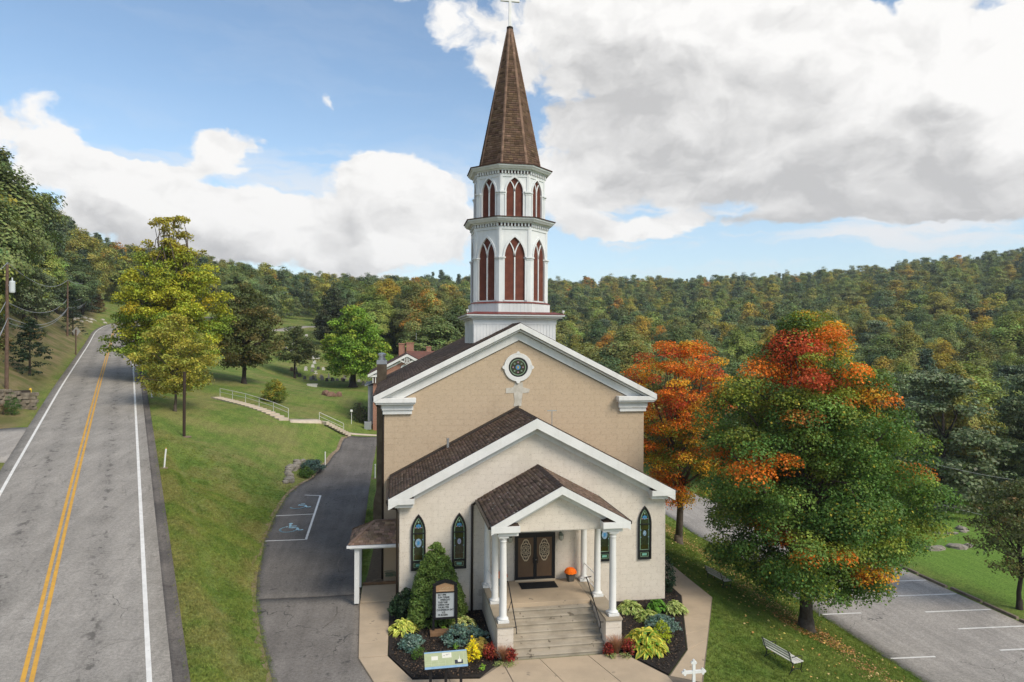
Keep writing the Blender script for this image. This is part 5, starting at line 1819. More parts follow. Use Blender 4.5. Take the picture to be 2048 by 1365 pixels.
def maple_col(x, y, z, r):
    k = 1 + r.normal(0, .13)
    pick = None
    if z > 11.3:
        def mixof(*ws):
            q = r.random() * sum(w_ for w_, _c in ws)
            for w_, c_ in ws:
                q -= w_
                if q <= 0:
                    return c_
            return ws[-1][1]
        if near(x, z, -1.0, 13.0, 1.7, 1.6):
            pick = mixof((.38, REDD), (.3, ORANGE), (.17, LIME), (.15, GREEN))
        elif near(x, z, 1.9, 14.4, 2.0, 2.0):
            pick = mixof((.36, GOLD), (.36, LIME), (.28, ORANGE))
        elif near(x, z, 1.6, 12.9, 1.2, 0.8):
            pick = mixof((.5, REDD), (.3, LIME), (.2, GREEN))
        elif near(x, z, -2.9, 13.6, 1.2, 1.2):
            pick = mixof((.45, GOLD), (.35, ORANGE), (.2, LIME))
        elif near(x, z, 4.2, 12.0, 1.5, 1.3):
            pick = mixof((.5, ORANGE), (.2, GOLD), (.3, LIME))
        else:
            pick = mixof((.2, ORANGE), (.12, GOLD), (.33, LIME), (.35, GREEN))
    elif y < 2.0:
        if near(x, z, 5.2, 9.4, 1.1, 1.2) or near(x, z, 5.4, 8.0, .8, 1.0):
            pick = GOLD if r.random() < .4 else ORANGE
        elif near(x, z, -3.6, 8.3, 1.1, .75) or near(x, z, -2.6, 7.6, .8, .6):
            pick = ORANGE
        elif near(x, z, -1.8, 4.8, .8, .65):
            pick = ORANGE if r.random() < .8 else LIME
        elif near(x, z, 1.9, 3.5, 1.5, .5):
            pick = ORANGE if r.random() < .7 else GOLD
        elif near(x, z, -1.4, 10.5, 1.0, .6) and r.random() < .5:
            pick = (0.25, 0.10, 0.02)
        elif x > 3.2 and r.random() < .3:
            pick = LIME
    if pick is None:
        g = r.random()
        pick = (0.048, 0.094, 0.020) if g < .55 else ((0.080, 0.130, 0.026) if g < .86 else (0.13, 0.165, 0.028))
    return (pick[0] * k, pick[1] * k, pick[2] * k)


zm = gz(19.96, 30.72)
ml_prof = [(1.7, 2.6), (2.6, 4.1), (4.2, 5.0), (6.3, 5.3), (8.8, 5.0), (11.3, 4.1), (13.2, 3.0), (14.6, 1.9), (15.3, .8)]
tree('maple_tree', 'large round maple turning orange at the top beside the car park', 'tree', (19.96, 30.72, zm), 15.8, ml_prof, 560, 0.90, 560, 0.118, maple_col, 0.34, 101, limbs=46, fork=.16, squash=.64, shell=.35, outer=.36, alt=(.08, [(0.11, 0.15, 0.026), (0.07, 0.12, 0.022), (0.22, 0.18, 0.022)]))


def orange_col(x, y, z, r):
    k = 1 + r.normal(0, .14)
    g = r.random()
    if z > 8.2:
        c = ORANGE if g < .52 else (REDD if g < .72 else GOLD)
    elif z > 5.0:
        c = (GOLD if g < .3 else (ORANGE if g < .5 else LIME if g < .8 else GREEN)) if x < 1.5 else (LIME if g < .4 else GREEN)
        if x < -1.5 and z > 6.5: c = ORANGE if g < .6 else GOLD
    else:
        c = (ORANGE if g < .62 else GOLD) if x < 0.5 else (GREEN if g < .6 else LIME)
    return (c[0] * k, c[1] * k, c[2] * k)


zo = gz(18.84, 43.56)
tree('maple_tree', 'bright orange maple between the church and the big maple', 'tree', (18.84, 43.56, zo), 13.8,
     [(2.6, 1.4), (3.6, 2.6), (5.5, 2.9), (8.0, 3.7), (10.5, 4.0), (12.4, 3.2), (13.6, 1.4)], 250, 0.75, 430, 0.125, orange_col, 0.26, 102, limbs=40, fork=.2, squash=.55, shell=.36, alt=(.25, [(0.28, 0.16, 0.02), (0.22, 0.05, 0.018), (0.13, 0.14, 0.025), (0.08, 0.10, 0.02)]))

# ------------------------------------------------------------------ trees left of the driveway
YEL = (0.26, 0.245, 0.022)


def yellow_col(x, y, z, r):
    g = r.random(); k = 1 + r.normal(0, .13)
    c = (0.215, 0.22, 0.02) if g < .45 else ((0.165, 0.19, 0.02) if g < .78 else ((0.25, 0.215, 0.02) if g < .9 else (0.11, 0.145, 0.022)))
    if z < 8 and g > .45: c = (0.12, 0.165, 0.022)
    return (c[0] * k, c[1] * k, c[2] * k)


ey = []
_r = np.random.default_rng(5)
for q in range(46):                       # sparse, ragged top limbs
    t = _r.uniform(0, 2 * pi); h = 14.5 + 5.2 * _r.random() ** 1.4
    ey.append((_r.uniform(-4.2, 3.6) * (1.2 - (h - 14.5) / 5.6), 2.0 * sin(t), h, _r.uniform(.45, .95), 0.20, 0.18, 0.025))
tree('maple_tree', 'tall yellow green tree with thin top beside the road', 'tree', (-25.9, 85.5, gz(-25.9, 85.5)), 18.5,
     [(1.8, 3.5), (4.0, 5.8), (7.0, 6.5), (10.0, 6.2), (12.5, 5.2), (14.5, 3.9), (16.2, 2.0)], 400, 1.1, 150, 0.26, yellow_col, 0.4, 103, limbs=46, fork=.2, extra=ey, squash=.62, top_k=.9, shell=.42)
tree('young_tree', 'small olive yellow tree in front of the tall yellow one', 'tree', (-20.45, 68.4, gz(-20.45, 68.4)), 9.0,
     [(1.6, 2.0), (2.6, 3.5), (4.2, 4.1), (6.2, 3.4), (8.0, 2.0), (9.0, .6)], 170, 0.75, 150, 0.20,
     lambda x, y, z, r: tuple(np.array((0.20, 0.185, 0.03) if r.random() < .6 else (0.155, 0.165, 0.03)) * (1 + r.normal(0, .12))), 0.13, 104, limbs=26, fork=.2, lean=(.3, 0), squash=.6)
tree('oak_tree', 'dark green oak on the lawn below the road', 'tree', (-20.25, 96.7, gz(-20.25, 96.7)), 13.0,
     [(2.2, 2.6), (3.6, 4.4), (5.5, 5.0), (8.0, 4.5), (10.5, 3.2), (12.4, 1.6), (13.1, .5)], 240, 0.95, 110, 0.28,
     lambda x, y, z, r: tuple(np.array((0.060, 0.072, 0.022) if r.random() < .75 else (0.10, 0.085, 0.028)) * (1 + r.normal(0, .15))), 0.3, 105, bark=M_barkdk, limbs=36, fork=.2)
tree('small_tree', 'small dark tree standing among the headstones', 'tree', (-18.2, 128.8, gz(-18.2, 128.8)), 9.6,
     [(2.6, 2.2), (3.8, 4.0), (5.6, 4.2), (7.4, 3.0), (9.2, 1.2)], 130, 0.85, 80, 0.32, const((0.055, 0.068, 0.024)), 0.2, 106, bark=M_barkdk, limbs=24, fork=.25)
tree('green_maple_tree', 'bright green maple at the edge of the churchyard graves', 'tree', (-7.2, 117.9, gz(-7.2, 117.9)), 13.6,
     [(1.7, 3.5), (3.0, 5.6), (5.0, 6.2), (7.5, 5.6), (10.0, 4.2), (12.2, 2.6), (13.6, .8)], 280, 1.1, 95, 0.34,
     lambda x, y, z, r: tuple(np.array((0.105, 0.175, 0.022) if r.random() < .7 else (0.16, 0.20, 0.025)) * (1 + r.normal(0, .14))), 0.55, 107, bark=M_barkdk, limbs=40, fork=.16, squash=.62)
tree('dark_tree', 'dark leafy tree just behind the bright green maple', 'tree', (-16.5, 186.0, gz(-16.5, 186)), 15.5,
     [(.5, 3.5), (3.0, 5.6), (7.5, 5.6), (11, 4.2), (14.5, 1.8), (15.5, .5)], 200, 1.2, 55, 0.45, const((0.042, 0.052, 0.025)), 0.35, 108, bark=M_barkdk, limbs=20)
tree('parking_tree', 'dark olive leaved tree at the far edge of the car park', 'tree', (36.1, 34.5, gz(36.1, 34.5)), 7.6,
     [(2.0, 1.4), (2.9, 2.6), (4.3, 3.0), (5.9, 2.5), (7.2, 1.3), (7.7, .4)], 190, 0.55, 170, 0.15,
     lambda x, y, z, r: tuple(np.array((0.055, 0.068, 0.024) if r.random() < .75 else ((0.09, 0.085, 0.03) if r.random() < .7 else (0.15, 0.11, 0.05))) * (1 + r.normal(0, .15))), 0.15, 109, bark=M_barkdk, limbs=30, fork=.25, squash=.6)


# ------------------------------------------------------------------ woods
def forest_proto(seed, H, R, n, rc, per, leaf, kind='broad', far=False):
    r = np.random.default_rng(seed)
    if kind == 'broad':
        prof = [(H * .18, R * .45), (H * .34, R * .85), (H * .55, R), (H * .75, R * .82), (H * .9, R * .5), (H, R * .15)]
        cl = envelope_clumps(r, prof, n, rc, const((0.100, 0.122, 0.042), .14), .33)
        V, F, C = crown_mesh(r, cl, per, leaf, .7, .72, shell=.4, centre=np.array([0, 0, H * .48]))
    else:
        cl = []
        for i in range(n):
            h = H * (0.10 + 0.88 * r.random() ** 0.9)
            rad = R * (1 - (h / H - .1) / .95) ** .8
            if kind == 'pine':
                rad = R * min(1, 1.15 * (1 - h / H) ** .55 + .06)
            t = r.uniform(0, 2 * pi); rr = rad * r.random() ** .4
            c = np.array((0.052, 0.072, 0.036) if kind == 'spruce' else (0.088, 0.112, 0.056)) * (1 + r.normal(0, .15))
            cl.append((rr * cos(t), rr * sin(t), h - .12 * rr, rc * r.uniform(.6, 1.2)) + tuple(c))
        V, F, C = crown_mesh(r, cl, per, leaf, .5, .45, shell=.5)
    mt = (M_forest if far else M_forest1) if kind == 'broad' else (M_pineleaf if far else M_pine1)
    cr_ = np_mesh('crown', V, F, mt, None, col=C)
    mb = MB().tube([(0, 0, -1.5), (.1, .05, H * .4), (0, .1, H * .85)], H * .018 + .05, 6, .04)
    for i in range(7):
        c = cl[int(r.integers(len(cl)))]
        limb(mb, (0, 0, c[2] * .6), c[:3], .09, .02, r, n=3)
    tk = mb.build('trunk', M_barkdk, None, smooth=True)
    return cr_, tk


MID = [forest_proto(200 + i, 15, 4.9 + .35 * (i % 3), 140, 1.25, 98, 0.29) for i in range(4)]
MIDC = [forest_proto(210, 17, 3.4, 170, 1.0, 42, 0.40, 'spruce'), forest_proto(211, 14, 4.4, 170, 1.15, 85, 0.30, 'pine')]
FAR = [forest_proto(220 + i, 15, 4.7 + .4 * (i % 3), 64, 1.5, 28, 0.52, far=True) for i in range(5)]
FARC = [forest_proto(230, 16, 3.2, 90, 1.1, 17, .6, 'spruce', far=True)]

# where the wood stands
SKY_U = np.array([-500, -100, 0, 30, 60, 110, 170, 235, 330, 420, 500, 560, 700, 850, 1000, 1120, 1300, 1400, 1500, 1700, 1800, 1900, 2048, 2600])
SKY_V = np.array([60, 220, 290, 320, 372, 425, 470, 492, 503, 514, 530, 541, 553, 551, 549, 556, 551, 551, 546, 529, 519, 511, 493, 450])
rf = np.random.default_rng(77)
cand = []
for ring_d0, ring_d1, sp in ((58, 130, 6.4), (130, 260, 7.6), (260, 400, 8.8), (400, 640, 10.0)):
    A_, D_ = np.meshgrid(np.arange(-700, 700, sp), np.arange(ring_d0, ring_d1, sp))
    A_ = A_ + rf.uniform(-.42, .42, A_.shape) * sp; D_ = D_ + rf.uniform(-.42, .42, D_.shape) * sp
    U_ = 1024 + 1365 * A_ / D_
    ok = (U_ > -260) & (U_ < 2330) & (D_ >= ring_d0)
    cand.append(np.c_[A_[ok], D_[ok], U_[ok]])
cand = np.vstack(cand)
A_, D_, U_ = cand.T
X_ = cos(YAW) * A_ + sin(YAW) * D_; Y_ = -sin(YAW) * A_ + cos(YAW) * D_
S_, _z = road_st(X_, Y_)
far_lim = np.interp(U_, [380, 430, 470, 555, 570, 665, 672, 700, 780, 800, 880, 1000, 1150, 1250, 1300], [400, 240, 196, 204, 262, 262, 205, 188, 150, 128, 118, 112, 108, 104, 96])
okc = (U_ > 330) & (D_ > far_lim) & (np.abs(S_) > 9)
left_w = (S_ < -11.0) & (Y_ > 74) & (U_ < 470)
left_w |= (S_ < -24) & (Y_ > 62) & (U_ < 300)
right_w = (U_ > 1250) & (((X_ > 37) & (Y_ > 63)) | ((X_ > 51.5) & (Y_ > 50)) | (Y_ > 84) | ((X_ > 62) & (Y_ > 36)))
mid_w = okc & (U_ <= 1300)
keep = left_w | right_w | mid_w
A_, D_, U_, X_, Y_, S_ = (q[keep] for q in (A_, D_, U_, X_, Y_, S_))
lw = left_w[keep]; rw_ = right_w[keep]
Z_ = ground(X_, Y_)
hfac = rf.uniform(.6, 1.35, len(X_))
isl = (S_ < 0) & (U_ < 330) & (D_ < 200)
hfac = np.where(isl, np.minimum(hfac * 1.35, 1.5), hfac)
# no tree stands above the ridge line seen that day
vsk = np.interp(U_, SKY_U, SKY_V) + rf.uniform(-7, 16, len(U_))
zmax = 12.1 + (682.5 - vsk) / 1365.0 * D_
hfac = np.minimum(hfac, (zmax - Z_) / 15.0)
pine_zone = rw_ & (D_ < 105) & (X_ > 44)
hfac = np.where(rw_ & (D_ < 120), np.minimum(hfac, 0.95), hfac)
ok = (hfac > .28) & (rf.random(len(hfac)) > np.where(D_ > 140, .10, .0))
print('forest candidates', len(X_), 'kept', ok.sum())
order = np.argsort(D_ / np.maximum(hfac, .3))
order = order[ok[order]]
N_IND = 290
WHERE = {'left': 'the wood above the road', 'right': 'the wood beyond the car park', 'mid': 'the wood behind the church'}
PINES = [(5, 'grey green', (1.0, 1.0, 1.0)), (3, 'blackish green', (0.72, 0.78, 0.9)), (2, 'yellowish green', (1.3, 1.2, 0.9))]


def visible(u, v, d):
    """is the crown hidden behind the church front?"""
    return not (770 < u < 1285 and v > 800)


inst = []
placed = 0
for i in order:
    zc_ = Z_[i] + 9 * hfac[i]
    v = 682.5 - 1365 * (zc_ - 12.1) / D_[i]
    con = rf.random() < (.33 if (lw[i] or (S_[i] < -9 and U_[i] < 330)) else (.75 if pine_zone[i] else .07))
    in_view = -60 < U_[i] < 2108 and visible(U_[i], v, D_[i])
    rot = rf.uniform(0, 2 * pi); wd = hfac[i] ** .8 * rf.uniform(.75, 1.3)
    if placed < N_IND and in_view:
        side = 'left' if (S_[i] < 0 and U_[i] < 470) else ('right' if rw_[i] else 'mid')
        tones = PINES if con else TONES
        ws = np.array([q[0] for q in tones], float); _w, tone, tc_ = tones[int(rf.choice(len(tones), p=ws / ws.sum()))]
        far_n = {'left': (95, 150), 'right': (100, 150), 'mid': (150, 210)}[side]
        at = 'at the edge of' if D_[i] < far_n[0] else ('inside' if D_[i] < far_n[1] else 'further up in')
        src = (MIDC[1] if (pine_zone[i] or rf.random() < .35) else MIDC[0]) if con else MID[int(rf.integers(4))]
        t = thing('evergreen_tree' if con else 'broadleaf_tree', '%s %s %s %s' % (tone, 'evergreen' if con else 'broadleaf tree', at, WHERE[side]), 'tree', (X_[i], Y_[i], Z_[i] - .2), 'trees of ' + WHERE[side], rz=rot)
        t.scale = (wd, wd, hfac[i])
        jj = 1 + rf.normal(0, .1)
        if side == 'left' and not con and tone in ('golden', 'yellow brown', 'rusty orange', 'tan green') and rf.random() < .6:
            tone, tc_ = 'mid green', (0.95, 1.0, 1.0)
            t['label'] = '%s broadleaf tree %s %s' % (tone, at, WHERE[side])
        for s_o in src:
            c = s_o.copy(); COL.objects.link(c); c.parent = t
            c.color = (tc_[0] * jj, tc_[1] * jj, tc_[2] * jj, 1.0)
        placed += 1
    else:
        inst.append((X_[i], Y_[i], Z_[i] - .2, rot, wd, hfac[i], len(FAR) if con else int(rf.integers(len(FAR)))))
inst = np.array(inst)
print('individual trees', placed, 'forest mass', len(inst))
for pr_ in MID + MIDC:
    for o in pr_:
        bpy.data.objects.remove(o)
fc = bpy.data.collections.new('forest_tree_kinds')
for i, (c_, t_) in enumerate(FAR + FARC):
    # crown and trunk as one mesh for the distant mass
    c_.name = 'kind_%02d' % i
    mc = c_.data
    COL.objects.unlink(c_); fc.objects.link(c_)
    bpy.data.objects.remove(t_)
pm = bpy.data.meshes.new('forest')
pm.from_pydata([tuple(p_[:3]) for p_ in inst], [], [])
for nm, ty, dat in (('rotz', 'FLOAT', inst[:, 3]), ('wd', 'FLOAT', inst[:, 4]), ('ht', 'FLOAT', inst[:, 5]), ('kind_id', 'INT', inst[:, 6].astype(np.int32))):
    a = pm.attributes.new(nm, ty, 'POINT'); a.data.foreach_set('value', dat.astype(np.int32 if ty == 'INT' else np.float32))
forest = bpy.data.objects.new('forest', pm)
COL.objects.link(forest)
tag(forest, 'mixed autumn wood covering the far hillsides as one mass', 'wood', kind='stuff')
ng = bpy.data.node_groups.new('plant_forest', 'GeometryNodeTree')
ng.interface.new_socket('Geometry', in_out='INPUT', socket_type='NodeSocketGeometry')
ng.interface.new_socket('Geometry', in_out='OUTPUT', socket_type='NodeSocketGeometry')
G = NT(ng)
gi = G.n('NodeGroupInput'); go = G.n('NodeGroupOutput')
iop = G.n('GeometryNodeInstanceOnPoints')
ci = G.n('GeometryNodeCollectionInfo'); ci.inputs[0].default_value = fc; ci.inputs['Separate Children'].default_value = True; ci.inputs['Reset Children'].default_value = True


def nattr(nm, ty):
    a = G.n('GeometryNodeInputNamedAttribute', data_type=ty); a.inputs['Name'].default_value = nm
    return a.outputs['Attribute']


ng.links.new(gi.outputs[0], iop.inputs['Points'])
ng.links.new(ci.outputs[0], iop.inputs['Instance'])
iop.inputs['Pick Instance'].default_value = True
ng.links.new(nattr('kind_id', 'INT'), iop.inputs['Instance Index'])
cr3 = G.n('ShaderNodeCombineXYZ'); ng.links.new(nattr('rotz', 'FLOAT'), cr3.inputs[2]); ng.links.new(cr3.outputs[0], iop.inputs['Rotation'])
cs3 = G.n('ShaderNodeCombineXYZ'); wda = nattr('wd', 'FLOAT')
ng.links.new(wda, cs3.inputs[0]); ng.links.new(wda, cs3.inputs[1]); ng.links.new(nattr('ht', 'FLOAT'), cs3.inputs[2]); ng.links.new(cs3.outputs[0], iop.inputs['Scale'])
ng.links.new(iop.outputs[0], go.inputs[0])
md = forest.modifiers.new('plant_forest', 'NODES'); md.node_group = ng


# ------------------------------------------------------------------ shrubs and flowers in the beds
def blob_shrub(name, label, loc, prof, n, rc, per, leaf, col, seed, up=.4, squash=.8, shell=.5, jit=.18, outer=.25, group=None, cat='shrub', mat=None):
    r = np.random.default_rng(seed)
    t = thing(name, label, cat, loc, group)
    cf = col if callable(col) else const(col, .12)
    cl = envelope_clumps(r, prof, n, rc, cf, outer)
    V, F, C = crown_mesh(r, cl, per, leaf, up, squash, shell=shell, jit=jit)
    np_mesh('foliage', V, F, mat or M_leaf, t, col=C)
    mb = MB().tube([(0, 0, -.1), (0, 0, prof[-1][0] * .6)], .03, 6, .01)
    for i in range(5):
        c = cl[int(r.integers(len(cl)))]
        limb(mb, (0, 0, .03), c[:3], .014, .004, r, n=3)
    mb.build('stem', M_barkdk, t, local=True)
    return t


ZB = 0.085
blob_shrub('conical_spruce', 'tall conical green spruce behind the notice board', (1.75, 29.5, ZB), [(.05, .98), (.4, 1.2), (1.1, 1.1), (1.9, .84), (2.6, .52), (3.05, .28), (3.3, .08)], 760, .18, 2600, .07,
           lambda x, y, z, r: tuple(np.array((0.085, 0.13, 0.030)) * (1 + r.normal(0, .14))), 301, up=.5, shell=.3, outer=.08)
blob_shrub('holly_bush', 'dark green rounded bush left of the conical spruce', (0.45, 29.75, ZB), [(.05, .5), (.45, .68), (.85, .56), (1.2, .2)], 150, .17, 1500, .075, (0.018, 0.036, 0.016), 302, outer=.2)
blob_shrub('boxwood_ball', 'small clipped green ball at the front of the left bed', (0.88, 25.95, ZB), [(.0, .18), (.2, .3), (.38, .2), (.46, .05)], 50, .10, 1500, .035, (0.05, 0.10, 0.015), 303, outer=.12)
blob_shrub('golden_cypress', 'bright yellow dwarf cypress behind the information panel', (2.86, 25.55, ZB), [(.0, .3), (.25, .4), (.5, .25), (.75, .12), (.9, .04)], 70, .11, 1500, .05, (0.46, 0.40, 0.015), 304, outer=.2)
blob_shrub('golden_cypress', 'yellow green dwarf cypress beside the large hosta', (10.55, 25.95, ZB), [(.0, .3), (.3, .42), (.6, .3), (.9, .1)], 70, .12, 1300, .05, (0.22, 0.26, 0.02), 305, outer=.2)
JUN = (0.085, 0.135, 0.115)
for (x, y, rx, h, lb, sd) in ((0.62, 26.95, .55, .42, 'low blue green juniper in the middle of the left bed', 311), (2.75, 27.35, 1.0, .5, 'wide blue green juniper below the notice board', 312),
                              (11.0, 27.1, .75, .5, 'low blue green juniper behind the large hosta', 313)):
    blob_shrub('juniper', lb, (x, y, ZB), [(.02, rx * .9), (h * .5, rx), (h, rx * .5)], int(110 * rx + 30), .16, 700, .085, JUN, sd, up=.7, squash=.5, outer=.4)
blob_shrub('dark_conifer', 'ragged dark green conifer at the right corner of the church', (12.95, 31.2, ZB), [(.05, .35), (.5, .5), (1.0, .38), (1.5, .18), (1.9, .05)], 80, .15, 900, .07, (0.016, 0.034, 0.018), 314, outer=.3)


def hosta(label, loc, R, H, n, seed, edge=(0.42, 0.40, 0.10), mid=(0.07, 0.13, 0.025), L=0.26, Wd=0.15):
    """mound of broad arching leaves, each a small curved blade with a pale margin"""
    r = np.random.default_rng(seed)
    t = thing('hosta', label, 'plant', loc)
    Vs, Fs, Cs = [], [], []
    k = 0
    for i in range(n):
        a = r.uniform(0, 2 * pi); q = sqrt(r.random())
        dirv = np.array((cos(a), sin(a), 0)); side = np.array((-sin(a), cos(a), 0))
        base = dirv * R * .82 * q + np.array((0, 0, H * (1 - .75 * q * q) + r.uniform(-.03, .02)))
        l = L * r.uniform(.75, 1.2); w = Wd * r.uniform(.8, 1.15)
        tilt = r.uniform(.25, .9) - .75 * q
        tw = r.normal(0, .45)
        a2 = a + r.normal(0, .7); dirv = np.array((cos(a2), sin(a2), 0)); side = np.array((-sin(a2), cos(a2), 0))
        side = side * cos(tw) + np.array((0, 0, sin(tw)))
        kk = 1 + r.normal(0, .15)
        pts = []
        for s, ww in ((0, .25), (.3, .95), (.65, .85), (1.0, .06)):
            c = base + dirv * l * (s - .3) + np.array((0, 0, l * (tilt * s - .55 * s * s)))
            for e in (-1, 0, 1):
                pts.append(c + side * e * w * ww * .5 + np.array((0, 0, .10 * w * abs(e))))
                cc = np.array(edge if e else mid) * kk
                if e and r.random() < .2: cc = np.array(mid) * 1.4 * kk
                Cs.append(np.clip(cc, 0, .9))
        Vs += pts
        for s in range(3):
            for e in range(2):
                b = k + s * 3 + e
                Fs.append((b, b + 1, b + 4, b + 3))
        k += 12
    np_mesh('leaves', np.array(Vs), np.array(Fs), M_leaf, t, col=np.array(Cs))
    st = MB()
    for i in range(14):
        a = r.uniform(0, 2 * pi)
        st.tube([(0, 0, 0), (R * .3 * cos(a), R * .3 * sin(a), H * .55), (R * .5 * cos(a), R * .5 * sin(a), H * .7)], .01, 5, .006)
    st.build('stems', pmat('stem_green', (0.12, 0.17, 0.05), .7), t, local=True)
    return t


hosta('pale yellow edged hosta beside the left walk', (0.36, 28.55, ZB), .68, .42, 170, 321, edge=(0.50, 0.47, 0.12), mid=(0.13, 0.19, 0.03), L=.24, Wd=.13)
hosta('white edged hosta behind the notice board post', (2.85, 28.45, ZB), .62, .42, 160, 322, edge=(0.50, 0.47, 0.20), mid=(0.08, 0.14, 0.03), L=.26, Wd=.12)
hosta('browning yellow hosta beside the left pier', (3.25, 26.35, ZB), .55, .40, 130, 323, edge=(0.30, 0.22, 0.05), mid=(0.17, 0.14, 0.03), L=.22, Wd=.10)
hosta('very large green and yellow hosta right of the steps', (9.65, 25.5, ZB), .95, .62, 190, 324, edge=(0.40, 0.33, 0.05), mid=(0.065, 0.15, 0.02), L=.40, Wd=.24)
hosta('variegated hosta nearest the right front wall', (10.35, 29.2, ZB), .62, .38, 170, 325, edge=(0.40, 0.42, 0.17), mid=(0.07, 0.13, 0.025), L=.24, Wd=.11)
hosta('variegated hosta beside the right walk', (12.3, 28.75, ZB), .60, .40, 170, 326, edge=(0.36, 0.38, 0.16), mid=(0.09, 0.14, 0.03), L=.24, Wd=.11)
hosta('plain green hosta between the variegated ones', (11.55, 29.0, ZB), .5, .42, 120, 327, edge=(0.07, 0.16, 0.02), mid=(0.06, 0.14, 0.02), L=.26, Wd=.15)
hosta('variegated hosta in front of the other small hostas', (10.75, 28.1, ZB), .6, .38, 160, 328, edge=(0.36, 0.38, 0.14), mid=(0.08, 0.14, 0.025), L=.24, Wd=.11)
COLE = lambda x, y, z, r: tuple(np.array((0.13, 0.018, 0.014) if r.random() < .7 else (0.20, 0.045, 0.02)) * (1 + r.normal(0, .2)))
for x, y, s_c, lb, sd in ((3.56, 25.55, .34, 'dark red coleus left of the left pier', 331), (4.28, 25.28, .28, 'dark red coleus in front of the left pier', 332),
                          (8.12, 25.26, .24, 'dark red coleus at the foot of the steps', 333), (8.92, 25.22, .34, 'dark red coleus beside the large hosta', 334)):
    blob_shrub('coleus', lb, (x, y, .06), [(.03, s_c * .7), (s_c * .9, s_c), (s_c * 1.7, s_c * .4)], 60, .12, 600, .085, COLE, sd, up=.6, outer=.3, cat='plant')


def grass_clump(label, loc, H, n, seed):
    r = np.random.default_rng(seed)
    t = thing('ornamental_grass', label, 'plant', loc)
    Vs, Fs, Cs, k = [], [], [], 0
    for i in range(n):
        a = r.uniform(0, 2 * pi); h = H * r.uniform(.55, 1.1); sp = r.uniform(.1, .55) * H
        d = np.array((cos(a), sin(a), 0)); s = np.array((-sin(a), cos(a), 0)) * .007
        c = np.array((0.22, 0.13, 0.075) if r.random() < .6 else (0.16, 0.07, 0.05)) * (1 + r.normal(0, .2))
        for q in (0, .5, 1):
            p_ = d * (.05 + sp * q * q) + np.array((0, 0, h * (q - .28 * q * q)))
            Vs += [p_ - s * (1 - .7 * q), p_ + s * (1 - .7 * q)]; Cs += [np.clip(c, .01, .9)] * 2
        Fs += [(k, k + 1, k + 3, k + 2), (k + 2, k + 3, k + 5, k + 4)]
        k += 6
    np_mesh('blades', np.array(Vs), np.array(Fs), M_leaf, t, col=np.array(Cs))
    return t


grass_clump('russet fountain grass in front of the left pier', (4.05, 25.3, .06), .75, 420, 341)
grass_clump('russet fountain grass in front of the right pier', (8.45, 25.3, .06), .85, 460, 342)
for x, y, sd in ((3.8, 25.0, 351), (4.25, 24.95, 352), (8.15, 25.0, 353), (8.65, 24.95, 354)):
    blob_shrub('creeping_plant', 'pale green creeping plant spilling on the walk by the ' + ('left pier' if x < 6 else 'right pier'), (x, y, .05), [(.02, .22), (.08, .28), (.14, .1)], 26, .09, 600, .045, (0.16, 0.19, 0.07), sd, outer=.4, cat='plant',
               group='creepers at the ' + ('left pier' if x < 6 else 'right pier'))
for x, y, lb, sd in ((2.35, 26.6, 'small lime green weed beside the wide juniper', 361), (3.15, 24.75, 'small lime green weed at the bed corner', 362), (2.0, 28.25, 'small green plant under the notice board', 363)):
    blob_shrub('weed', lb, (x, y, ZB), [(.0, .08), (.1, .16), (.2, .05)], 14, .07, 500, .06, (0.13, 0.24, 0.03), sd, cat='plant')
# bushes further off
blob_shrub('round_bush', 'rounded green and yellow bush on the lawn by the long steps', (-14.8, 87.7, gz(-14.8, 87.7)), [(.05, 1.3), (.8, 1.65), (1.8, 1.4), (2.6, .7), (2.9, .2)], 130, .4, 260, .14,
           lambda x, y, z, r: tuple(np.array((0.085, 0.115, 0.02) if r.random() < .6 else (0.20, 0.165, 0.02)) * (1 + r.normal(0, .15))), 371, outer=.2)
blob_shrub('house_bush', 'dark round bush beside the brick house', (-4.4, 85.2, gz(-4.4, 85.2)), [(.05, .9), (.8, 1.2), (1.8, .9), (2.3, .3)], 80, .35, 220, .12, (0.03, 0.032, 0.02), 372, outer=.2)
blob_shrub('spreading_juniper', 'blue green spreading juniper in the rock bed by the driveway', (-7.2, 61.7, gz(-7.2, 61.7)), [(.02, 1.1), (.4, 1.3), (.9, .5)], 110, .28, 380, .11, (0.045, 0.075, 0.065), 373, squash=.5, outer=.4)
blob_shrub('low_bush', 'bright green low bush in the rock bed by the driveway', (-7.5, 59.7, gz(-7.5, 59.7)), [(.02, .6), (.35, .75), (.8, .3)], 60, .24, 380, .10, (0.04, 0.075, 0.014), 374, outer=.25)
for i, (x, y, lb) in enumerate(((-31.5, 62.9, 'clipped columnar yew in front of the stone wall'), (-32.6, 61.6, 'clipped columnar yew at the left edge by the stone wall'))):
    blob_shrub('clipped_yew', lb, (x, y, gz(x, y)), [(.02, .5), (.6, .62), (1.3, .5), (1.75, .15)], 70, .2, 700, .07, (0.035, 0.075, 0.016), 375 + i, outer=.12)
blob_shrub('dead_shrub', 'brown withered shrub between the clipped yews', (-32.0, 62.6, gz(-32, 62.6)), [(.02, .3), (.5, .5), (.9, .2)], 30, .18, 300, .08, (0.09, 0.06, 0.03), 377)
for i, (x, y, h) in enumerate(((-36.5, 77.0, 5.0), (-40.5, 82.0, 6.5))):
    pass
spr = np.random.default_rng(9)
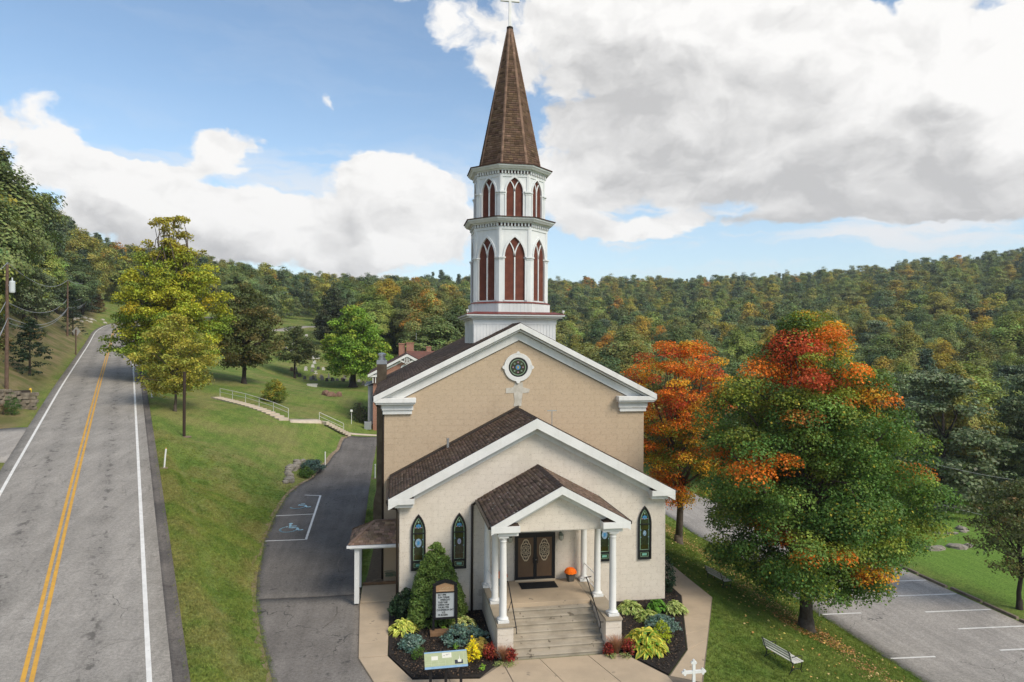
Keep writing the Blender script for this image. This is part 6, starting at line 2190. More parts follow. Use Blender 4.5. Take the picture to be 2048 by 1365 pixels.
for i, (u, v, d, h, rr, lb) in enumerate(((60, 712, 74, 6.2, 2.6, 'broad dark spruce on the bank behind the nearest utility pole'), (146, 672, 130, 8.5, 2.2, 'narrow dark evergreen beside the second utility pole'), (198, 628, 190, 5.0, 2.0, 'small rusty shrub beside the third utility pole'))):
    x, y = to_world((u - 1024) / 1365.0 * d, d)
    cl = []
    for q in range(150):
        hh = h * spr.random() ** .9
        rad = rr * (1 - hh / h) ** .75
        t = spr.uniform(0, 2 * pi); q_ = rad * spr.random() ** .35
        cbase = (0.016, 0.028, 0.015) if i < 2 else (0.11, 0.075, 0.03)
        cl.append((q_ * cos(t), q_ * sin(t), hh + .2, .45) + tuple(np.array(cbase) * (1 + spr.normal(0, .15))))
    t = thing('spruce_tree' if i < 2 else 'rusty_shrub', lb, 'tree' if i < 2 else 'shrub', (x, y, gz(x, y) - .2))
    V, F, C = crown_mesh(spr, cl, 130, .2, .4, .35)
    np_mesh('crown', V, F, M_leaf, t, col=C)
    MB().tube([(0, 0, -.3), (0, 0, h * .9)], .14, 7, .03).build('trunk', M_barkdk, t, local=True)

# rough growth on the bank above the road
for i in range(34):
    k_ = int(spr.integers(36, 78)); o_ = -spr.uniform(8.2, 14)
    x, y = RP[k_] + RN[k_] * o_
    cc = ((0.085, 0.095, 0.03), (0.15, 0.11, 0.05), (0.06, 0.075, 0.03))[int(spr.integers(3))]
    nm_ = ('olive', 'tawny', 'dark green')[((0.085, 0.095, 0.03), (0.15, 0.11, 0.05), (0.06, 0.075, 0.03)).index(cc)]
    q_ = spr.uniform(.6, 1.5)
    blob_shrub('bank_shrub', nm_ + ' wild shrub in the rough growth on the road bank', (x, y, gz(x, y)), [(.0, .6 * q_), (.5 * q_, .9 * q_), (1.2 * q_, .3 * q_)], 22, .35 * q_, 110, .2, cc, 600 + i, group='wild shrubs on the road bank', outer=.4)

# ------------------------------------------------------------------ fallen leaves
def litter(name, label, n, sampler, seed, size=(.06, .12), cols=((0.30, 0.12, 0.035), (0.24, 0.13, 0.06), (0.42, 0.26, 0.08), (0.16, 0.075, 0.03))):
    r = np.random.default_rng(seed)
    x, y = sampler(r, n)
    z = ground(x, y) + .045 + r.uniform(0, .025, len(x))
    P = np.c_[x, y, z]
    Nn = unit(np.array([0, 0, 1.0]) + r.normal(0, .35, (len(x), 3)))
    c = np.array(cols)[r.integers(len(cols), size=len(x))] * (1 + r.normal(0, .2, (len(x), 1)))
    V, F, C = leaf_quads(P, Nn, r.uniform(*size, len(x)), np.clip(c, .01, .8), r, .8, .15)
    o = np_mesh(name, V, F, M_leaf, None, col=C)
    return tag(o, label, 'leaves', kind='stuff')


def band(r, n):
    y = r.uniform(20, 52, n); x = 20.4 + r.normal(0, .75, n) + .4 * np.sin(y * .5)
    return x, y


def lawnl(r, n):
    return 14.9 + 8.6 * r.random(n), r.uniform(20, 50, n)


def under(r, n):
    t = r.uniform(0, 2 * pi, n); q = 1.9 * np.sqrt(r.random(n))
    return 20.1 + q * np.cos(t), 30.4 + q * np.sin(t)


litter('fallen_leaves', 'band of brown fallen leaves along the foot of the maples', 3400, band, 401, (.05, .11), ((0.26, 0.125, 0.05), (0.22, 0.13, 0.07), (0.34, 0.22, 0.10), (0.15, 0.08, 0.04)))
litter('scattered_leaves', 'yellow leaves scattered thinly over the right lawn', 600, lawnl, 402, (.07, .14), ((0.50, 0.38, 0.18), (0.42, 0.22, 0.08), (0.36, 0.30, 0.08)))
litter('trunk_leaves', 'brown leaves gathered round the big maple trunk', 800, under, 403)

def chips(r, n):
    x = np.r_[r.uniform(-.1, 3.75, n), r.uniform(8.8, 13.2, n)]; y = np.r_[r.uniform(24.4, 31.8, n), r.uniform(23.6, 33, n)]
    ok_ = inpoly(x, y, [(-.2, 31.8), (-.2, 26.6), (.7, 24.6), (2.9, 24.35), (3.8, 25.4), (3.8, 30.2), (.15, 30.2), (.15, 31.8)]) | inpoly(x, y, [(8.8, 25.5), (9.76, 23.55), (11.2, 25.3), (13.25, 30.6), (13.25, 33), (12.55, 33), (12.55, 30.2), (8.8, 30.2)])
    return x[ok_], y[ok_]


litter('mulch_chips', 'dark wood chips strewn over the flower beds', 5200, chips, 404, (.04, .1), ((0.02, 0.016, 0.013), (0.035, 0.026, 0.02), (0.055, 0.04, 0.03), (0.013, 0.011, 0.01), (0.09, 0.06, 0.04)))
bpy.data.objects['mulch_chips'].location.z = .05

# bare dead trunks standing in the woods
for i, (u, v, d, h, lb) in enumerate(((1825, 620, 300, 17, 'pale bare dead trunk high on the right hillside'), (1985, 690, 190, 13, 'grey leafless tree low on the right hillside'), (1218, 735, 165, 14, 'pale leafless tree in the wood just right of the church'))):
    x, y = to_world((u - 1024) / 1365.0 * d, d)
    t = thing('dead_tree', lb, 'tree', (x, y, gz(x, y)))
    mb = MB().tube([(0, 0, -.5), (.15, 0, h * .5), (-.1, .1, h)], .22, 7, .04)
    for q in range(16):
        z0 = h * spr.uniform(.4, .95); a = spr.uniform(0, 2 * pi); l = spr.uniform(.8, 3.0) * (1.2 - z0 / h)
        limb(mb, (0, 0, z0), (l * cos(a), l * sin(a), z0 + l * .9), .06, .015, spr, n=4)
    mb.build('trunk', pmat('dead_wood', (0.34, 0.31, 0.27), .9), t, local=True)

# ------------------------------------------------------------------ mown grass near the church: short tufts
gr_ = np.random.default_rng(55)
tv, tf, tcx = [], [], []
for b in range(16):
    a = gr_.uniform(0, 2 * pi); q = gr_.uniform(0, .13); h = gr_.uniform(.035, .075); l = gr_.uniform(.0, .05)
    px, py = q * cos(a), q * sin(a); a2 = gr_.uniform(0, 2 * pi); w_ = .008
    k_ = len(tv)
    tv += [(px - w_ * sin(a2), py + w_ * cos(a2), -.01), (px + w_ * sin(a2), py - w_ * cos(a2), -.01), (px + l * cos(a2), py + l * sin(a2), h)]
    tf.append((k_, k_ + 1, k_ + 2)); kk = gr_.uniform(.8, 1.25)
    tcx += [(0.062 * kk, 0.098 * kk, 0.02 * kk)] * 3
def blade_extra(N, geo, c):
    c = lawn_extra(N, geo, c)
    rnd = N.n('ShaderNodeObjectInfo').outputs['Random']
    return N.mixc(1.0, c, N.mixc(rnd, (0.95, 1.0, 0.9), (1.5, 1.35, 1.3)), 'MULTIPLY')


M_blade = pmat('grass_blades', (0.08, 0.13, 0.03), 0.9, spec=0.1, coords='World', extra=blade_extra)
tuft = np_mesh('tuft_kind', np.array(tv), np.array(tf), M_blade, None, col=np.array(tcx))
COL.objects.unlink(tuft)
n = 240000
gxx = gr_.uniform(-24, 26, n); gyy = gr_.uniform(17, 62, n)
sg_, _ = road_st(gxx, gyy)
okg = (sg_ > 4.46) & ~inpoly(gxx - .13, gyy, DRIVE_POLY) & ~inpoly(gxx - .13, gyy, LOT_POLY) & ~((gxx > -1.65) & (gyy < 50) & ((gxx - 10.78) * 7.5 - (gyy - 22.7) * 4.0 < 0) & (gyy < 30.3)) & ~((gxx > -1.65) & (gxx < 14.85) & (gyy >= 30.3) & (gyy < 50)) & ~((gxx > -2) & (gxx < 10.9) & (gyy < 22.8)) & ~((gxx > -2.0) & (gyy >= 50) & (gxx < 13.5))
okg |= ((gxx > -2.0) & (gxx < -1.5) & (gyy > 36) & (gyy < 50))
dep = gxx * sin(YAW) + gyy * cos(YAW)
okg &= gr_.random(n) < np.clip(45.0 / np.maximum(dep, 1), 0, 1) ** 1.5 * np.clip((61 - gyy) / 14, 0, 1)
gxx, gyy = gxx[okg], gyy[okg]
gm = bpy.data.meshes.new('grass')
gm.from_pydata([tuple(q) for q in np.c_[gxx, gyy, ground(gxx, gyy)]], [], [])
for nm, dat in (('rotz', gr_.uniform(0, 6.28, len(gxx))), ('wd', gr_.uniform(.7, 1.4, len(gxx)))):
    a = gm.attributes.new(nm, 'FLOAT', 'POINT'); a.data.foreach_set('value', dat.astype(np.float32))
grass = bpy.data.objects.new('grass', gm); COL.objects.link(grass)
tag(grass, 'short mown grass on the bank and the lawns by the church', 'grass', kind='stuff')
print('tufts', len(gxx))
ng2 = bpy.data.node_groups.new('grow_grass', 'GeometryNodeTree')
ng2.interface.new_socket('Geometry', in_out='INPUT', socket_type='NodeSocketGeometry')
ng2.interface.new_socket('Geometry', in_out='OUTPUT', socket_type='NodeSocketGeometry')
G = NT(ng2)
gi = G.n('NodeGroupInput'); go = G.n('NodeGroupOutput'); iop = G.n('GeometryNodeInstanceOnPoints'); oi = G.n('GeometryNodeObjectInfo')
oi.inputs['Object'].default_value = tuft; oi.inputs['As Instance'].default_value = True
ng2.links.new(gi.outputs[0], iop.inputs['Points']); ng2.links.new(oi.outputs['Geometry'], iop.inputs['Instance'])
c3 = G.n('ShaderNodeCombineXYZ'); ng2.links.new(nattr('rotz', 'FLOAT'), c3.inputs[2]); ng2.links.new(c3.outputs[0], iop.inputs['Rotation'])
ng2.links.new(nattr('wd', 'FLOAT'), iop.inputs['Scale']); ng2.links.new(iop.outputs[0], go.inputs[0])
md = grass.modifiers.new('grow_grass', 'NODES'); md.node_group = ng2

# ================================================================== things round the church
# ---- notice board
M_signface = pmat('sign_face', (0.50, 0.53, 0.54), 0.35, spec=.4)
M_copper = pmat('sign_header', (0.50, 0.30, 0.16), 0.5, var=(0.42, 0.25, 0.14), vscale=4)
M_letter = pmat('letter_black', (0.02, 0.02, 0.022), 0.6)
M_tblock = pmat('timber_base', (0.24, 0.14, 0.075), 0.9, var=(0.17, 0.10, 0.055), vscale=3, bump=.3, bscale=20)
sg = thing('notice_board', 'black framed notice board listing service times in the left bed', 'sign', (2.02, 28.1, ZB))
MB().box(-.62, .52, -.28, .10, -.05, .16).build('base', M_tblock, sg, local=True, bevel=.015)
for x in (-.47, .47):
    MB().box(x - .045, x + .045, -.05, .05, .0, 1.85).build('post', M_black, sg, local=True)
fr = MB(); fr.box(-.47, -.375, -.07, .07, .60, 1.98); fr.box(.375, .47, -.07, .07, .60, 1.98); fr.box(-.375, .375, -.07, .07, .60, .68); fr.box(-.375, .375, -.06, .06, 1.675, 1.72)
fr.prism_y([(-.50, 1.95), (-.375, 1.99), (0, 2.10), (.375, 1.99), (.50, 1.95), (.50, 2.02), (.30, 2.13), (0, 2.20), (-.30, 2.13), (-.50, 2.02)], -.075, .075)
fr.build('frame', M_black, sg, local=True)
MB().box(-.375, .375, -.03, .03, .68, 1.675).build('face', M_signface, sg, local=True)
MB().prism_y([(-.375, 1.72), (.375, 1.72), (.375, 1.985), (0, 2.085), (-.375, 1.985)], -.035, .03).build('header', M_copper, sg, local=True)
rows = [('SAT 4PM', -.29), ('SUN 8:30AM', -.29), ('WEEKDAY', -.20), ('TUES 8AM', -.29), ('WEDN 8AM', -.29), ('THURS 7PM', -.29), ('CONFESSION SAT', -.345), ('3:15', -.14), ('FR ROZEN', -.29)]
for i, (s, x) in enumerate(rows):
    text(s, .105, M_letter, sg, (x, -.034, 1.555 - i * .103), sx=.82)
hm = MB()
rr_ = np.random.default_rng(3)
x = -.22
while x < .22:                       # raised lettering worn past reading
    w = rr_.uniform(.025, .05)
    hm.box(x, x + w * .35, -.04, -.034, 1.83, 1.90 + rr_.uniform(-.01, .015)); hm.box(x, x + w, -.04, -.034, 1.83 + rr_.uniform(0, .05), 1.848 + rr_.uniform(0, .05))
    x += w + .02
x = -.25
while x < .36:
    w = rr_.uniform(.015, .035)
    hm.box(x, x + w, -.04, -.034, 1.755, 1.785); x += w + .014
hm.build('worn_lettering', pmat('worn_letters', (0.62, 0.47, 0.30), .6), sg, local=True)

# ---- information panel on three posts
M_ip_g = pmat('panel_green', (0.36, 0.40, 0.24), .4, var=(0.32, 0.36, 0.21), vscale=5, spec=.4)
M_ip_b = pmat('panel_blue', (0.16, 0.30, 0.46), .4, var=(0.25, 0.38, 0.52), vscale=5, spec=.4)
M_ip_w = pmat('panel_white', (0.62, 0.61, 0.53), .4, spec=.4)
M_ip_l = pmat('panel_lines', (0.46, 0.48, 0.33), .4)
M_ip_d = pmat('panel_photo_dark', (0.03, 0.032, 0.045), .4)
ip = thing('information_panel', 'tilted green and blue information panel on three black posts', 'sign', (1.75, 23.75, .03))
ip.rotation_euler = (0, 0, radians(1.5))
tl = radians(38)


def ipP(u, v, h=0.0):
    """u across, v up the tilted face"""
    return (u, v * cos(tl) - h * sin(tl), 1.0 + v * sin(tl) + h * cos(tl))


def iprect(mb, u0, u1, v0, v1, h0, h1):
    return mb.hexa([ipP(u0, v0, h0), ipP(u1, v0, h0), ipP(u1, v1, h0), ipP(u0, v1, h0), ipP(u0, v0, h1), ipP(u1, v0, h1), ipP(u1, v1, h1), ipP(u0, v1, h1)])


PW, PH = .75, .31
iprect(MB(), -PW, PW, -PH, PH, -.03, 0).build('board', M_black, ip, local=True)
iprect(MB(), -PW + .008, PW - .008, -PH + .09, PH - .055, 0, .004).build('printed_field', M_ip_g, ip, local=True)
iprect(MB(), -PW + .008, PW - .008, -PH + .008, -PH + .088, 0, .004).build('printed_band', M_ip_b, ip, local=True)
iprect(MB(), -PW + .008, PW - .008, PH - .053, PH - .008, 0, .004).build('printed_band', M_ip_b, ip, local=True)
iprect(MB(), -.50, -.275, .0, .14, .004, .006).build('printed_picture', M_ip_w, ip, local=True)
iprect(MB(), -.125, .20, .055, .235, .004, .006).build('printed_picture', M_ip_w, ip, local=True)
sk_ = MB(); iprect(sk_, .0, .08, .14, .185, .006, .007); iprect(sk_, -.08, -.03, .12, .16, .006, .007); iprect(sk_, .1, .13, .16, .20, .006, .007)
sk_.build('printed_sketch', pmat('sketch_grey', (0.38, 0.37, 0.34), .5), ip, local=True)
iprect(MB(), .30, .58, -.185, -.045, .004, .006).build('printed_photo', M_ip_d, ip, local=True)
wc = MB()
wc.add([ipP(.41, -.13, .0075), ipP(.52, -.13, .0075), ipP(.54, -.05, .0075), ipP(.465, .0, .0075), ipP(.40, -.05, .0075)], [(0, 1, 2, 3, 4)])
wc.add([ipP(.455, -.01, .008), ipP(.485, -.01, .008), ipP(.47, .14, .008)], [(0, 1, 2)])
wc.build('printed_church', M_ip_w, ip, local=True)
ln_ = MB()
for u in (-.51, -.26, -.02, .22, .62):
    iprect(ln_, u - .004, u + .004, -.20, .20 if u in (-.51, .22, .62) else -.02, .004, .0052)
for v in (-.13, -.05):
    iprect(ln_, -.70, -.02, v - .003, v + .003, .004, .005)
ln_.build('printed_rules', M_ip_l, ip, local=True)
for x in (-.53, 0, .53):
    MB().box(x - .045, x + .045, -.02, .07, 0, .99 + .0).build('post', M_black, ip, local=True)

# ---- white budded cross in the foreground
cr = thing('white_cross', 'white cross with budded ends standing by the right walk', 'cross', (10.3, 22.45, .03))
c = MB(); c.box(-.055, .055, -.03, .03, .0, .86); c.box(-.33, -.0555, -.03, .03, .49, .60); c.box(.0555, .33, -.03, .03, .49, .60)
c.build('bars', M_whitem, cr, local=True, bevel=.006)
for cx_, cz_, dx, dz_ in ((0, .87, 0, 1), (-.335, .545, -1, 0), (.335, .545, 1, 0)):
    b = MB()
    for ox, oz in ((0, 0), (-.06, 0), (.06, 0), (0, .065)):
        x_, z_ = (ox, oz) if dz_ else (dx * oz, ox)
        b.prism_y(circ(.048, 12, cx_ + x_, cz_ + z_), -.034 - abs(ox) * .02 - oz * .01, .034 + abs(ox) * .02 + oz * .01)
    b.build('bud', M_whitem, cr, local=True)

# ---- benches
M_slat = pmat('bench_slat', (0.66, 0.65, 0.59), .7, var=(0.56, 0.55, 0.50), vscale=4)


def bench(label, loc, rz):
    b = thing('park_bench', label, 'bench', loc, rz=rz)
    for i in range(4):                    # local x along the seat, -y is the front
        y = -.22 + i * .125
        MB().box(-.75, .75, y - .055, y + .055, .42 + .008 * abs(i - 1.5), .45 + .008 * abs(i - 1.5)).build('seat_slat', M_slat, b, local=True, bevel=.005)
    for i in range(3):
        z = .56 + i * .115
        y = .26 + (z - .45) * .28
        MB().hexa([(-.75, y, z), (.75, y, z), (.75, y + .025, z), (-.75, y + .025, z), (-.75, y + .025, z + .085), (.75, y + .025, z + .085), (.75, y + .05, z + .085), (-.75, y + .05, z + .085)]).build('back_slat', M_slat, b, local=True)
    for x in (-.68, .68):
        f = MB()
        f.tube([(x, -.27, .0), (x, -.20, .12), (x, -.25, .28), (x, -.26, .40), (x, .20, .40), (x, .27, .46), (x, .42, .90), (x, .46, .92)], .02, 7)
        f.tube([(x, .20, .40), (x, .22, .25), (x, .30, .12), (x, .38, .0)], .02, 7)
        f.tube([(x, -.22, .13), (x, .05, .2), (x, .30, .12)], .014, 6)
        f.tube([(x, -.25, .40), (x, -.26, .62), (x, -.10, .66), (x, .33, .64)], .016, 6)
        f.build('iron_end', M_black, b, local=True, smooth=True)
    return b


bench('weathered slatted bench on the lawn nearest the orange maple', (17.05, 34.1, gz(17.05, 34.1)), radians(100))
bench('weathered slatted bench on the lawn below the big maple', (15.05, 24.65, gz(15.05, 24.65)), radians(103))

# ---- mat and flower pots on the porch
tag(MB().box(DXc - .80, DXc + .84, 29.18, 29.95, 1.302, 1.318).build('doormat', pmat('mat_black', (0.012, 0.012, 0.013), .95, bump=.5, bscale=80), None), 'black rectangular mat in front of the church doors', 'mat')
M_pot = pmat('grey_pot', (0.10, 0.095, 0.085), .7, var=(0.075, 0.07, 0.062), vscale=5)


def mum(label, loc, seed):
    r = np.random.default_rng(seed)
    t = thing('potted_mum', label, 'flower pot', loc)
    t.scale = (.82, .82, .82)
    MB().lathe([(.19, 0), (.20, .01), (.29, .40), (.31, .41), (.31, .46), (.28, .46), (.26, .40)], 0, 0, 4, rot=pi / 4 + .2).build('pot', M_pot, t, local=True)
    n = 2600
    d = unit(r.normal(size=(n, 3))); d[:, 2] = np.abs(d[:, 2])
    P = d * r.uniform(.85, 1.0, (n, 1)) * np.array([.34, .34, .28]) + np.array([0, 0, .46])
    col = np.where(r.random((n, 1)) < .85, np.array([[0.55, 0.16, 0.008]]), np.array([[0.40, 0.09, 0.008]])) * (1 + r.normal(0, .15, (n, 1)))
    V, F, C = leaf_quads(P, unit(d + r.normal(0, .35, (n, 3))), r.uniform(.035, .06, n), np.clip(col, .01, .8), r, .9, .1)
    np_mesh('flowers', V, F, M_leaf, t, col=C)
    n = 500
    d = unit(r.normal(size=(n, 3))); d[:, 2] = np.abs(d[:, 2]) * .4
    P = d * np.array([.30, .30, .25]) + np.array([0, 0, .46])
    V, F, C = leaf_quads(P, unit(d + r.normal(0, .4, (n, 3))), r.uniform(.05, .08, n), np.tile([[0.04, 0.07, 0.015]], (n, 1)), r)
    np_mesh('leaves', V, F, M_leaf, t, col=C)
    return t


mum('orange potted chrysanthemum right of the church doors', (7.78, 29.88, 1.302), 501)
mum('orange potted chrysanthemum half hidden behind the left columns', (4.62, 29.85, 1.302), 502)

# ---- thin posts, lamp post, poles
def post(name, label, x, y, h, rad, mat, lean=(0, 0), cap=None, cat='post', group=None):
    z = gz(x, y)
    t = thing(name, label, cat, (x, y, z), group)
    MB().tube([(0, 0, -.3), (lean[0] * .5, lean[1] * .5, h * .5), (lean[0], lean[1], h)], rad, 9).build('shaft', mat, t, local=True)
    MB().lathe([(rad * 1.02, h - .02), (rad * 1.15, h), (rad * .5, h + .04)], lean[0], lean[1], 9).build('cap', cap or mat, t, local=True)
    MB().lathe([(rad * 5, -.04), (rad * 4.4, .015), (rad * 1.1, .03)], 0, 0, 10).build('bare_earth', pmat('bare_earth', (0.20, 0.15, 0.10), .95, bump=.5, bscale=20), t, local=True)
    return t


M_pvc = pmat('white_post', (0.74, 0.74, 0.71), .5)
post('marker_post', 'white marker post leaning beside the road nearest the camera', -14.7, 47.0, 1.25, .05, M_pvc, (.12, 0), M_yellow)
post('marker_post', 'white marker post by the road under the yellow trees', -24.0, 73.0, 1.25, .05, M_pvc)
post('marker_post', 'white post at the driveway edge beside the rock bed', -6.3, 63.6, 1.3, .05, M_pvc)
post('marker_post', 'white post at the driveway edge beside the church', -1.75, 59.5, 1.2, .05, M_pvc)
post('wooden_post', 'dark wooden post standing alone on the grass bank', -17.46, 60.8, 5.4, .12, pmat('dark_post', (0.045, 0.03, 0.022), .9), cat='post')
post('sign_post', 'thin metal post at the car park edge beside the maple trunk', 23.75, 35.3, 2.2, .035, M_metal)
gl = thing('garden_light', 'small flood light on a thin white stake by the house lawn', 'light', (-5.16, 82.0, gz(-5.16, 82)))
MB().tube([(0, 0, -.2), (0, 0, 1.4)], .03, 7).build('stake', M_pvc, gl, local=True)
MB().box(-.14, .14, -.1, .12, 1.4, 1.52).box(-.12, .12, -.2, -.101, 1.42, 1.66).build('lamp', M_pvc, gl, local=True)

POLES = []


def utility_pole(label, u, v, d, h, transformer=False):
    x, y = to_world((u - 1024) / 1365.0 * d, d)
    z = gz(x, y)
    ztop = 12.1 + (682.5 - v) / 1365.0 * d          # top of the pole
    t = thing('utility_pole', label, 'utility pole', (x, y, z))
    h = ztop - z
    MB().tube([(0, 0, -.6), (0, 0, h)], .17, 9, .12).build('shaft', M_wood, t, local=True)
    MB().lathe([(.03, h), (.05, h + .05), (.03, h + .1), (.05, h + .15), (.02, h + .22)], 0, 0, 8).build('insulator', M_metal, t, local=True)
    if transformer:
        MB().lathe([(.2, h - 2.6), (.24, h - 2.5), (.24, h - 1.6), (.2, h - 1.5), (.06, h - 1.48), (.06, h - 1.2)], .42, 0, 12).build('transformer', pmat('transformer_grey', (0.5, 0.54, 0.55), .4), t, local=True)
        MB().bar((0, 0, h - 1.9), (.3, 0, h - 1.9), .08, .1).build('bracket', M_metal, t, local=True)
    POLES.append((x, y, z, h))
    return t


utility_pole('tall utility pole with a transformer at the left edge', 14, 535, 63, 10, True)
utility_pole('second utility pole standing by the diamond sign', 135, 567, 126, 10)
utility_pole('third utility pole further up the road', 182, 560, 200, 10)
utility_pole('distant utility pole beyond the bend of the road', 252, 594, 290, 8)
M_wire = pmat('wire', (0.30, 0.31, 0.32), .5)


def wire(label, a, b, sag, group, rad=.022):
    A, B = Vector(a), Vector(b)
    pts = [tuple(A + (B - A) * t - Vector((0, 0, sag * 4 * t * (1 - t)))) for t in np.linspace(0, 1, 22)]
    return tag(MB().tube(pts, rad, 5).build('overhead_wire', M_wire, None, smooth=True), label, 'wire', group)


offs = [(0, .2), (-.1, -3.4), (.08, -4.9), (-.08, -5.3)]
for (dx, dh), nm in zip(offs, ('top', 'upper', 'lower', 'lowest')):
    P0 = (POLES[0][0] + 18, POLES[0][1] - 40, POLES[0][2] + POLES[0][3] + dh - 3.5)
    pts_ = [P0] + [(p_[0] + dx, p_[1], p_[2] + p_[3] + dh) for p_ in POLES]
    for i in range(len(pts_) - 1):
        where = ('leaving the frame at the left edge', 'between the first and second utility poles', 'between the second and third utility poles', 'between the third and the distant utility pole')[i]
        wire('%s overhead wire %s' % (nm, where), pts_[i], pts_[i + 1], (1.0, 1.7, 1.3, 1.5)[i], 'wires along the road', .028 + .01 * i)
for i, (u0, v0, u1, v1) in enumerate(((1835, 915, 2120, 965), (1850, 995, 2120, 1050))):
    a = to_world((u0 - 1024) / 1365. * 52, 52); b = to_world((u1 - 1024) / 1365. * 50, 50)
    wire('thin wire crossing in front of the pines, %s one' % ('upper', 'lower')[i], (a[0], a[1], 12.1 + (682.5 - v0) / 1365. * 52), (b[0], b[1], 12.1 + (682.5 - v1) / 1365. * 50), .25, 'wires beyond the car park', .013)

x, y = to_world((152 - 1024) / 1365. * 106, 106)
rs = thing('road_sign', 'back of a grey diamond road sign on a wooden post', 'sign', (x, y, gz(x, y)))
zs_ = 12.1 + (682.5 - 668) / 1365. * 106 - gz(x, y)
MB().box(-.07, .07, -.07, .07, -.3, zs_ + .3).build('post', M_wood, rs, local=True)
MB().prism_y([(0, zs_ - .75), (.75, zs_), (0, zs_ + .75), (-.75, zs_)], .072, .085).build('plate', pmat('sign_back', (0.50, 0.51, 0.52), .5, metal=.2), rs, local=True)
rs.rotation_euler = (0, 0, radians(-18))

# ---- dry stone wall left of the road
def stone(mb_parent, x, y, z, sx, sy, sz, r, mat=M_rock, local=False):
    m = MB()
    P = []
    for cz in (-.5, .5):
        for cx_, cy_ in ((-.5, -.5), (.5, -.5), (.5, .5), (-.5, .5)):
            k = r.uniform(.72, 1.0, 3)
            P.append((x + cx_ * sx * k[0], y + cy_ * sy * k[1], z + cz * sz * k[2]))
    m.hexa(P)
    return m.build('stone', mat, mb_parent, local=local, bevel=.03)


M_fstone = pmat('field_stone', (0.27, 0.23, 0.175), .95, var=(0.13, 0.11, 0.085), vscale=2.2, bump=.6, bscale=10)
r_ = np.random.default_rng(21)
sw = thing('stone_wall', 'low dry stone wall beside the side lane', 'wall', (-33.6, 64.5, gz(-33.6, 64.5)))
p0, p1 = Vector((-36.8, 62.5, 0)), Vector((-31.3, 65.9, 0))
for lay in range(5):
    q = 0.0
    L_ = (p1 - p0).length
    while q < L_:
        w = r_.uniform(.35, .75)
        pp = p0 + (p1 - p0) * min(1, (q + w / 2) / L_)
        m = stone(sw, pp.x, pp.y, gz(pp.x, pp.y) + .12 + lay * .3 + r_.uniform(-.03, .03), w, .55, .31, r_, M_fstone)
        q += w * .97
MB().hexa([(-36.6, 62.75, gz(-34, 64) - .4), (-31.5, 65.85, gz(-34, 64) - .4), (-31.7, 66.2, gz(-34, 64) - .4), (-36.8, 63.1, gz(-34, 64) - .4), (-36.6, 62.75, gz(-34, 64) + 1.2), (-31.5, 65.85, gz(-34, 64) + 1.2), (-31.7, 66.2, gz(-34, 64) + 1.2), (-36.8, 63.1, gz(-34, 64) + 1.2)]).build('core', M_barkdk, sw)
hy_ = thing('yellow_marker', 'small yellow marker standing on the stone wall end', 'marker', (-31.75, 66.3, gz(-31.75, 66.3) + 1.2))
MB().lathe([(.09, 0), (.09, .35), (.12, .36), (.10, .5), (.04, .58)], 0, 0, 10).build('body', pmat('yellow_plastic', (0.65, 0.42, 0.03), .5), hy_, local=True)
MB().lathe([(.13, -.05), (.13, .04)], 0, 0, 10).build('foot', M_black, hy_, local=True)

# rocks of the bed by the driveway and under the side porch, rock pile on the lawn
def rocks(name, label, pts, s, seed, mat=M_rock, flat=.6):
    r = np.random.default_rng(seed)
    for (x, y) in pts:
        k = s * r.uniform(.6, 1.4)
        m = MB()
        n = 7
        prof = [(k * .42, -.25 * k), (k * .5, 0), (k * .44, flat * .4 * k), (k * .2, flat * .62 * k)]
        vs = []
        for rad, zz in prof:
            for i in range(n):
                t = 2 * pi * i / n
                q = rad * r.uniform(.75, 1.15)
                vs.append((q * cos(t) * 1.25, q * sin(t), zz * r.uniform(.85, 1.1)))
        fs = [(a * n + i, a * n + (i + 1) % n, (a + 1) * n + (i + 1) % n, (a + 1) * n + i) for a in range(3) for i in range(n)] + [tuple(range(3 * n, 4 * n))]
        m.add(vs, fs)
        o = m.build('rock', mat, None)
        o.location = (x, y, gz(x, y) + .02)
        o.rotation_euler = (0, 0, r.uniform(0, 6))
        tag(o, label, 'rock', name)


rb = np.random.default_rng(31)
rocks('rocks edging the driveway bed', 'pale flat rock edging the juniper bed by the driveway', [(-8.75 + .25 * sin(i), 57.0 + i * .62) for i in range(10)] + [(-8.2 + .5 * i, 63.2 + .1 * i) for i in range(3)], .75, 32)
rocks('rock heap on the lawn', 'brown rock in the heap on the churchyard lawn', [(-9.6 + rb.normal(0, .8), 100.8 + rb.normal(0, .5)) for i in range(12)], .75, 33, pmat('red_rock', (0.20, 0.12, 0.085), .95, bump=.5, bscale=10), 1.0)
rocks('rocks beside the side porch', 'small brown rock in the bed behind the side porch', [(-1.3 + 1.25 * rb.random(), 34.3 + .9 * rb.random()) for i in range(16)], .28, 34, pmat('brown_rock', (0.17, 0.13, 0.085), .95, bump=.5, bscale=14))
tag(MB().prism_z([(-1.55, 34.14), (-.62, 34.14), (-.62, 48), (-1.0, 48), (-1.4, 36)], -.05, .03).build('stone_border', pmat('brown_soil', (0.13, 0.095, 0.06), .95, var=(0.08, 0.06, 0.04), vscale=6, bump=.8, bscale=18)), 'strip of brown soil along the left church wall', 'soil', kind='structure')
tag(MB().bar((-1.58, 34.2, .14), (.1, 34.16, .14), .14, .16).build('timber_edging', M_tblock, None), 'timber edging laid behind the side porch slab', 'edging')
hose = []
for i in range(70):
    t = i * .32
    hose.append((-.25 + .26 * cos(t) + .04 * sin(i * .7), 34.45 + .13 * sin(t), .35 + .004 * i))
tag(MB().tube(hose, .015, 6).build('garden_hose', pmat('hose_green', (0.12, 0.17, 0.11), .5), None, smooth=True), 'coiled pale garden hose behind the side porch', 'hose')
